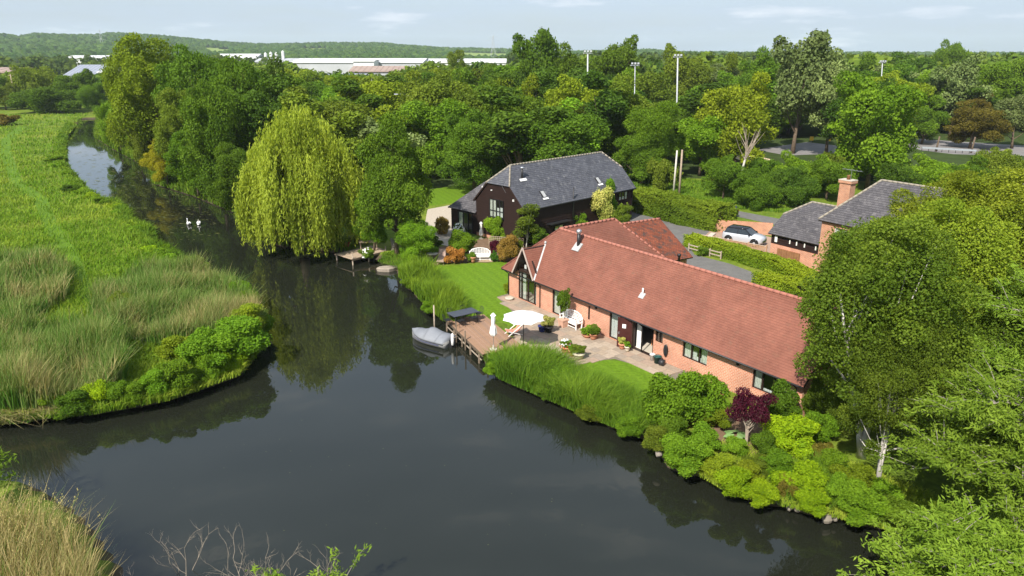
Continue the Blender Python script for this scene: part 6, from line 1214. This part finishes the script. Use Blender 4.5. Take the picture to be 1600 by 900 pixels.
# near bank, below the bungalow
for a in ((1040, 668, 96, 2.6, 'finebush', lf_fresh, 'large rounded bamboo-like shrub on the near bank, left one'), (1085, 664, 92, 3.0, 'finebush', lf_fresh, 'large rounded bamboo-like shrub on the near bank, right one'), (1112, 668, 60, 1.2, 'finebush', lf_yel, 'yellow-green low shrub left of the purple maple'), (1070, 735, 90, 1.5, 'finebush', lf_fresh, 'bright green bush hanging over the water'), (1215, 668, 66, 2.4, 'finebush', lf_mid, 'leafy shrub right of the purple maple'), (1236, 706, 100, 1.7, 'finebush', lf_lime, 'broad lime-green shrub in the bank garden'), (1150, 772, 70, 1.1, 'finebush', lf_lime, 'lime-green bush at the water edge below the maple'), (1190, 790, 60, 1.0, 'finebush', lf_lime, 'lower lime bush beside the bank stones'), (1250, 765, 90, 1.1, 'finebush', lf_lime, 'spreading lime shrub above the bank stones'), (1330, 765, 70, 1.2, 'finebush', lf_yel, 'yellow shrub at the foot of the birches'), (1300, 745, 60, 1.3, 'finebush', lf_fresh, 'bright green shrub left of the birch trunks'), (1345, 812, 100, 1.2, 'finebush', lf_fresh, 'ground-hugging bush under the birches'), (1400, 820, 80, 1.1, 'finebush', lf_mid, 'dark ground bush beneath the leaning willow'), (1225, 775, 44, .9, 'bush', lf_brown, 'russet patch of low shrub on the bank'), (1285, 722, 36, 1.0, 'bush', lf_brown, 'russet shrub beside the lime shrub'), (1185, 740, 60, .8, 'finebush', lf_olive, 'low olive shrub in front of the maple'), (1030, 705, 56, 1.4, 'finebush', lf_olive, 'bushy olive growth at the bank stump'), (1120, 740, 64, 1.0, 'finebush', lf_yel, 'yellow-green ground cover mound below the hosta'), (1262, 652, 44, 2.2, 'finebush', lf_mid, 'green shrub against the bungalow end pier'), (1300, 672, 80, 3.2, 'fine', lf_birch, 'dark leafy shrub hiding the bungalow end wall'), (1275, 690, 60, 1.6, 'finebush', lf_fresh, 'green shrub below the bungalow end wall'), (1150, 712, 50, .9, 'finebush', lf_fresh, 'low green mound in front of the hosta'), (1196, 712, 50, 1.2, 'finebush', lf_mid, 'green mound at the foot of the maple'), (1215, 745, 60, 1.3, 'finebush', lf_fresh, 'green shrub between lime and russet shrubs'), (1095, 705, 60, 1.3, 'finebush', lf_fresh, 'leafy mound left of the hosta'), (1270, 800, 60, .8, 'finebush', lf_lime, 'lime mound spilling over the bank stones'), (1310, 785, 70, 1.2, 'finebush', lf_fresh, 'green mound above the bank stones'), (1055, 700, 50, 1.6, 'finebush', lf_mid, 'green growth around the bank logs'), (1170, 755, 56, 1.0, 'finebush', lf_yel, 'yellow-green mound between the lime bushes'), (1380, 790, 60, 1.0, 'finebush', lf_fresh, 'fresh green mound beneath the birches')):
    shrub(*a, group='near bank shrubs')
bq_ = P(1166, 696); plant('purple_maple', bq_, ztop(bq_, 608), 1.1, 'maple', lf_purple, 'purple-leaved Japanese maple with pale bare stems', 'tree')
q = P(1150, 685); hq = thing('hosta', q, 'pale blue-green hosta left of the maple trunk', 'plant'); rngh = np.random.default_rng(2)
for k in range(16):
    a = k * 2.4; l = .25 + .3 * ((k * 37) % 10) / 10; c = Vector((math.cos(a) * l, math.sin(a) * l, .32 - l * .25)); u_ = Vector((math.cos(a), math.sin(a), -.3)) * .2; v_ = Vector((-math.sin(a), math.cos(a), 0)) * .14
    MB().add([c - u_, c - u_ * .3 + v_, c + u_ * .4 + v_ * .8, c + u_, c + u_ * .4 - v_ * .8, c - u_ * .3 - v_], [(0, 1, 2, 3, 4, 5)]).build('leaf', lf_hosta, hq)
B = MB()
for q_ in ((1038, 690, 1046, 712), (1022, 700, 1030, 716)): p0, p1 = P(q_[2], q_[3], 0), P(q_[0], q_[1], .0); B.tube([p0 + Vector((0, 0, .1)), p0.lerp(p1, .5) + Vector((0, 0, .4)), p1 + Vector((0, 0, .7))], [.16, .14, .1], 8)
tag(B.build('fallen_log', m_bark_grey, None, True), 'pale weathered logs on the bank left of the maple', 'log')
stm = [MB().loft([[(r_ * math.cos(a) * (1 + .2 * math.sin(2 * a + k)), r_ * math.sin(a) * .8, z) for a in np.linspace(0, 6.28, 9)[:-1]] for z, r_ in ((-.15, .2), (0, .26), (.12, .2), (.17, .08))]).mesh('bank_stone', M('bank_rock', (.27, .24, .19), (.17, .15, .12), .9, .1, 4)) for k in range(3)]
rg = random.Random(9)
for k in range(26):
    x = 1205 + k * 5.4 + rg.uniform(-8, 8); q = P(x, 790 + (x - 1205) * .17 + rg.uniform(-24, 5), -.3); o = link('bank_stone', stm[k % 3]); o.location = q; s_ = rg.uniform(.35, 1.0); o.scale = (s_, s_, s_); o.rotation_euler = (0, 0, rg.uniform(0, 6)); tag(o, 'pale rounded stone edging the bank below the lime shrubs', 'stone', 'stones edging the bank')
number_labels([o for o in COL.objects if o.name.startswith('bank_stone')], 'from left')
# ------------------------------------------------------------------ reeds, irises, meadow grass
t_reed = lambda p, r: .0 + .32 * noise2(p, .5, 1) ** 2 + .35 * noise2(p, 1.7, 3) ** 3 + r.normal(size=len(p)) * .18
t_green = lambda p, r: .05 + .3 * noise2(p, .6, 2) + .3 * noise2(p, 2.1, 5) ** 2 + r.normal(size=len(p)) * .12
t_dry = lambda p, r: .55 + r.normal(size=len(p)) * .3
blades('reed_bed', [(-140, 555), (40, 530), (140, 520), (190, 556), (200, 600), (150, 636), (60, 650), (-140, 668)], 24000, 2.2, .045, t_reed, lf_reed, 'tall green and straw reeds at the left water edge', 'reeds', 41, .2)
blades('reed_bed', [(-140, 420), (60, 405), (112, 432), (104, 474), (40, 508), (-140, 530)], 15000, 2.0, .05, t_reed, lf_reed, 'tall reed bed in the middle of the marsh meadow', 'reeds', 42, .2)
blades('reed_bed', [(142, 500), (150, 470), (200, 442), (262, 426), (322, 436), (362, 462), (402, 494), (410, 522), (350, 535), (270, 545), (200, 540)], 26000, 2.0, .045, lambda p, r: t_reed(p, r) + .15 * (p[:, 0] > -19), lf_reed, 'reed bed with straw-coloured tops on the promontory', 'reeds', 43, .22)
blades('dry_sedge', [(-120, 652), (0, 640), (90, 632), (100, 648), (40, 660), (-120, 672)], 4200, .9, .04, t_dry, lf_reed, 'fallen dry sedge at the left water edge', 'sedge', 44, .8, -.2)
blades('bank_reeds', [(758, 572), (800, 560), (850, 568), (905, 590), (960, 612), (1005, 648), (1000, 684), (930, 656), (850, 622), (780, 592)], 15000, 1.35, .045, t_green, lf_iris, 'lush green iris and reed fringe below the patio', 'reeds', 45, .45, -.1)
blades('bank_reeds', [(632, 440), (650, 428), (672, 432), (700, 462), (728, 490), (716, 506), (690, 500), (655, 468)], 7500, 1.5, .05, t_green, lf_iris, 'tall green flag irises between the lawn and the river', 'reeds', 46, .25)
blades('bank_reeds', [(622, 432), (640, 408), (664, 412), (668, 432), (640, 446)], 3200, 1.4, .05, t_green, lf_iris, 'iris clump right of the landing stone', 'reeds', 47, .25)
blades('bank_reeds', [(1200, 745), (1290, 735), (1330, 775), (1300, 800), (1230, 785)], 3500, .9, .035, t_green, lf_iris, 'green blades among the lime shrubs on the bank', 'reeds', 52, .35)
mead = [(-140, 184), (60, 178), (140, 176), (126, 190), (104, 214), (101, 262), (138, 304), (196, 326), (240, 386), (326, 434), (400, 490), (416, 520), (376, 586), (262, 626), (140, 648), (-140, 668)]
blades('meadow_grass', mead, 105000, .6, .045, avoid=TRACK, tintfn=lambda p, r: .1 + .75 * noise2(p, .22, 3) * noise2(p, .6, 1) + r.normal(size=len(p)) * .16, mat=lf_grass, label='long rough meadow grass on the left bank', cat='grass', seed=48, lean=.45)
blades('lane_verge', [(960, 285), (1000, 262), (1100, 285), (1200, 310), (1250, 335), (1160, 328), (1060, 312), (992, 300)], 9000, .5, .06, t_green, lf_iris, 'rough green verge behind the long hedge', 'grass', 49, .4)
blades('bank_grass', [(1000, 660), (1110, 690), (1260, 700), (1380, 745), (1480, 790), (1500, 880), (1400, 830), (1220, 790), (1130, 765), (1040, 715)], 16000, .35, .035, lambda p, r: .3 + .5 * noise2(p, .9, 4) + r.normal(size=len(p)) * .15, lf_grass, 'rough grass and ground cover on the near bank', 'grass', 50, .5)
blades('bank_grass', [(590, 408), (600, 396), (630, 388), (640, 402), (622, 418)], 1500, .25, .04, t_green, lf_iris, 'short grass around the driftwood stump', 'grass', 53, .4)
# lush plants along the left water edge
rg = random.Random(33); edge = LEFT_BANK[3:25]
for i in range(len(edge) - 1):
    a, c = edge[i], edge[i + 1]
    for f in (.15, .65):
        x, y = a[0] + (c[0] - a[0]) * f, a[1] + (c[1] - a[1]) * f; b_ = P(x, y, -.35); far_ = b_.y > 62; hh = rg.uniform(.6, 1.1) if far_ else rg.uniform(1.1, 2.1); dirv = Vector((-1, .25 if y < 520 else .9, 0)).normalized(); b_ += dirv * (rg.uniform(1.2, 2.0) if far_ else rg.uniform(.25, .8))
        plant('bank_plant', b_, hh, rg.uniform(.8, 1.35), 'finebush' if not far_ else 'bush', rg.choice((lf_fresh, lf_lime, lf_fresh, lf_mid)), 'leafy plant mound along the left water edge', 'plant', 'plant mounds along the left water edge', parts=('stems', 'foliage'))
number_labels([o for o in COL.objects if o.get('group') == 'plant mounds along the left water edge'], 'from left')
def fringe(name, pxs, n, h, wd, inl, tint, mat, label, seed, lean=.3):
    rng = np.random.default_rng(seed); W_ = np.array([wp(q) for q in pxs]); sg = np.linalg.norm(np.diff(W_, axis=0), axis=1); cum = np.r_[0, np.cumsum(sg)]; s0 = rng.uniform(0, cum[-1], n); i = np.clip(np.searchsorted(cum, s0) - 1, 0, len(sg) - 1); f = ((s0 - cum[i]) / sg[i])[:, None]
    c = W_[i] * (1 - f) + W_[i + 1] * f; t = (W_[i + 1] - W_[i]) / sg[i][:, None]; nn_ = np.stack([t[:, 1], -t[:, 0]], 1); off = rng.uniform(-.15, 1, n) ** 1.0 * inl; p_ = np.concatenate([c + nn_ * off[:, None], np.full((n, 1), -.45)], 1); p_[:, 2] += np.clip(off, 0, .5) * .8
    hs = h * rng.uniform(.6, 1.25, n) * (.5 + .9 * noise2(p_, 1.1, seed)); dist = np.linalg.norm(p_[:, :2], axis=1)
    tag(link(name, blade_mesh(name, p_, hs, wd * rng.uniform(.7, 1.3, n) * np.maximum(1, dist / 50), rng, np.clip(tint(p_, rng), 0, 1), mat, lean)), label, 'grass', kind='stuff')
fringe('bank_fringe', LEFT_BANK[1:25], 17000, .75, .05, 1.3, t_green, lf_iris, 'rank green growth fringing the left water edge', 81, .4)
fringe('bank_fringe', RIGHT_BANK[24:], 9000, 1.2, .07, 1.5, t_green, lf_iris, 'green growth at the water below the far bank trees', 82, .4)
rg = random.Random(55); rb = RIGHT_BANK[23:]
for i in range(len(rb) - 1):
    a, c = rb[i], rb[i + 1]
    for f in (.2, .7):
        x, y = a[0] + (c[0] - a[0]) * f, a[1] + (c[1] - a[1]) * f
        if 520 < x < 620: continue
        r_ = rg.uniform(2.0, 3.2); b_ = P(x, y, -.3) + Vector((.95, .85, 0)) * r_; plant('overhanging_bush', b_, rg.uniform(2.6, 4.6), r_, 'dome', rg.choice((lf_mid, lf_fresh, lf_olive, lf_mid)), 'leafy bush overhanging the far river bank', 'bush', 'bushes overhanging the far river bank', parts=('stems', 'foliage'))
number_labels([o for o in COL.objects if o.name.startswith('overhanging_bush')], 'from left')
for (x, y, w_, h_, mt, lab) in ((378, 556, 110, 2.6, lf_fresh, 'large bramble bush on the promontory tip'), (322, 578, 100, 2.4, lf_fresh, 'rounded green bush beside the promontory bramble'), (392, 522, 70, 2.2, lf_yel, 'yellow-green bush at the outermost promontory corner'), (285, 560, 70, 1.5, lf_yel, 'yellow-green bush left of the promontory bramble'), (112, 300, 30, 1.0, lf_mid, 'round bush on the upper left bank'), (84, 252, 36, 1.0, lf_fresh, 'green bush on the far left bank'), (188, 490, 40, 1.6, lf_olive, 'olive bush between the two reed beds'), (90, 610, 60, .7, lf_olive, 'low olive growth under the left reeds')):
    b_ = P(x, y); plant('marsh_bush', b_, h_, w_ / 2 * proj(b_)[2] / FPX, 'finebush', mt, lab, 'bush', 'bushes in the marsh meadow', parts=('stems', 'foliage'))
for (x, y, w_, h_, mt, lab) in ((640, 452, 34, 1.0, lf_fresh, 'green mound at the water below the irises'), (672, 490, 30, .9, lf_fresh, 'leafy mound beside the deck end'), (775, 586, 40, .9, lf_fresh, 'leafy mound at the near deck corner'), (860, 622, 50, .9, lf_mid, 'leafy overhang below the patio reeds'), (812, 575, 44, 1.3, lf_fresh, 'leafy bush among the reeds by the deck'), (880, 605, 56, 1.3, lf_fresh, 'leafy bush in the middle of the patio reeds'), (840, 596, 44, 1.2, lf_lime, 'lime-leaved bush in the patio reeds'), (945, 640, 60, 1.3, lf_fresh, 'leafy bush at the right end of the patio reeds'), (685, 470, 36, 1.4, lf_fresh, 'leafy bush among the flag irises'), (930, 655, 60, .9, lf_olive, 'overhanging growth right of the patio reeds'), (985, 680, 50, 1.2, lf_fresh, 'green overhang left of the bank logs')):
    b_ = P(x, y, -.3); plant('bank_plant', b_, h_, w_ / 2 * proj(b_)[2] / FPX, 'finebush', mt, lab, 'plant', 'plants on the garden water edge', parts=('stems', 'foliage'))
# ------------------------------------------------------------------ foreground reeds, dead branches and shoots
rng = np.random.default_rng(61); n = 5200; q = sample_poly([(-80, 900), (-60, 850), (50, 845), (105, 870), (140, 910), (155, 1010), (-80, 1010)], n, rng); p_ = Pn(q, 0); p_[:, 2] = -.2
tag(link('foreground_reeds', blade_mesh('foreground_reeds', p_, rng.uniform(1.7, 3.3, n), np.full(n, .028) * rng.uniform(.5, 1.6, n), rng, np.clip(.72 + rng.normal(size=n) * .38, 0, 1), lf_reed, .2)), 'straw and green reeds in the bottom left corner', 'reeds', kind='stuff')
n = 260; q = sample_poly([(-60, 890), (60, 860), (150, 900), (150, 960), (-60, 960)], n, rng); p_ = Pn(q, 0); hts = rng.uniform(2.5, 3.4, n); pl_ = []
top_ = p_ + np.stack([rng.normal(size=n) * .25, rng.normal(size=n) * .15, hts], 1); V = leaf_quads(np.repeat(top_, 9, 0) + rng.normal(size=(n * 9, 3)) * np.array([.03, .03, .11]), rng.normal(size=(n * 9, 3)), rng.uniform(.035, .08, n * 9), rng, .35, np.tile([0.1, 0, 1.0], (n * 9, 1)))
tag(link('reed_plumes', mesh_np('reed_plumes', V, quads=np.arange(n * 36).reshape(-1, 4), mat=LEAF('reed_plume', (.26, .20, .13), (.36, .29, .20), trans=.2), tint=rng.uniform(size=n * 9))), 'feathery straw plumes on the foreground reeds', 'reeds', kind='stuff')
near_willow(tuple(P(-40, 800, 0)), [([(0, 0, 0), (.2, .2, 1.2), (.7, .1, 2.0), (1.3, .1, 2.5)], .05), ([(0, 0, 0), (.1, .3, 1.0), (.5, .5, 1.7), (1.0, .5, 2.1)], .05), ([(0, 0, 0), (-.2, .1, 1.4), (.1, .1, 2.6)], .05), ([(0, 0, 0), (.5, 0, 1.2), (1.2, -.1, 1.6)], .04)], 'willow twigs at the left edge above the foreground reeds', 24, 16)
def dead_branch(x, y, h, label, seed, n=9, spread=.8):
    rg = random.Random(seed); q = P(x, y, WATER); t = MB()
    def grow(p, d, l, r, lev):
        pts = [p]; cur = p
        for k in range(3): d = (d + Vector((rg.uniform(-.28, .28), rg.uniform(-.28, .28), rg.uniform(-.1, .18)))).normalized(); cur = cur + d * l / 3; pts.append(cur)
        t.tube(pts, [r, r * .8, r * .6, r * .3], 5, False)
        if lev < 3:
            for k in range(rg.randint(2, 3)): i = rg.randint(1, 3); grow(pts[i], (d + Vector((rg.uniform(-1, 1), rg.uniform(-.7, .7), rg.uniform(-.3, .5))) * .9).normalized(), l * rg.uniform(.4, .65), r * .55, lev + 1)
    for k in range(n): grow(Vector((rg.uniform(-.3, .3), rg.uniform(-.3, .3), -.3)), Vector((rg.uniform(-spread, spread), rg.uniform(-.4, .4), 1)).normalized(), h * rg.uniform(.6, 1), .014, 0)
    tag(t.build('dead_branches', m_dead, None, True, q), label, 'dead branches', 'dead branches in the foreground water')
dead_branch(282, 900, 1.9, 'bare dead branches standing in the water, leftmost clump', 1, 4, .55); dead_branch(385, 930, 1.7, 'tangle of bare twigs in the middle of the bottom edge', 2, 7, .9); dead_branch(430, 925, 1.6, 'bare twigs right of the middle tangle', 3, 6, .5); dead_branch(515, 925, 1.7, 'upright forked dead twigs, rightmost clump', 4, 3, .4); dead_branch(345, 935, 1.1, 'short bare twigs between the clumps', 6, 4, .8); dead_branch(190, 930, 1.1, 'thin dead stems beside the foreground reeds', 7, 4, .6)
for (x, y, h_, n_, lab, sd_) in ((468, 945, 1.2, 10, 'yellow-green leafy shoots at the bottom edge', 71), (525, 940, 1.1, 7, 'small leafy shoots right of the dead twigs', 72), (405, 945, 1.0, 7, 'small leafy shoots below the twig tangle', 73)):
    rg = random.Random(sd_); near_willow(tuple(P(x, y, WATER)), [([(0, 0, 0), (rg.uniform(-.2, .2), rg.uniform(-.1, .1), h_ * .5), (rg.uniform(-.5, .5), rg.uniform(-.2, .2), h_ * rg.uniform(.8, 1))], .012) for k in range(n_)], lab, sd_, 3)
# ------------------------------------------------------------------ weed and flecks drifting on the water
rng = np.random.default_rng(91); q = np.vstack([sample_poly([(110, 240), (150, 225), (230, 270), (330, 330), (345, 372), (290, 380), (215, 335), (150, 300)], 420, rng), sample_poly([(260, 640), (430, 500), (700, 580), (1000, 700), (1100, 850), (500, 870), (260, 800)], 90, rng)]); p_ = Pn(q, WATER + .006); n = len(q); dist = np.linalg.norm(p_[:, :2], axis=1)
V = leaf_quads(p_, np.tile([0.0, 0, 1], (n, 1)), rng.uniform(.1, .5, n) * np.where(np.arange(n) < 420, dist / 70, .16), rng, .4, np.tile([1.0, .15, 0], (n, 1)) + rng.normal(size=(n, 3)) * .2)
tag(link('floating_weed', mesh_np('floating_weed', V, quads=np.arange(n * 4).reshape(-1, 4), mat=LEAF('water_weed', (.05, .06, .02), (.16, .16, .09), trans=0), tint=rng.uniform(size=n))), 'strands of weed and flecks drifting on the river', 'weed', kind='stuff')
# ------------------------------------------------------------------ haze
m_haze = bpy.data.materials.new('haze'); m_haze.use_nodes = True; N = m_haze.node_tree.nodes; L = m_haze.node_tree.links; N.remove(N['Principled BSDF'])
pv = N.new('ShaderNodeVolumePrincipled'); pv.inputs['Color'].default_value = (.80, .88, 1, 1); pv.inputs['Density'].default_value = .00010; pv.inputs['Anisotropy'].default_value = .1; L.new(pv.outputs[0], N['Material Output'].inputs['Volume'])
hz_ = MB().box((0, 2450, 57), (7600, 6000, 120)).build('haze', m_haze); tag(hz_, 'thin pale summer haze over the valley', 'haze', kind='stuff')
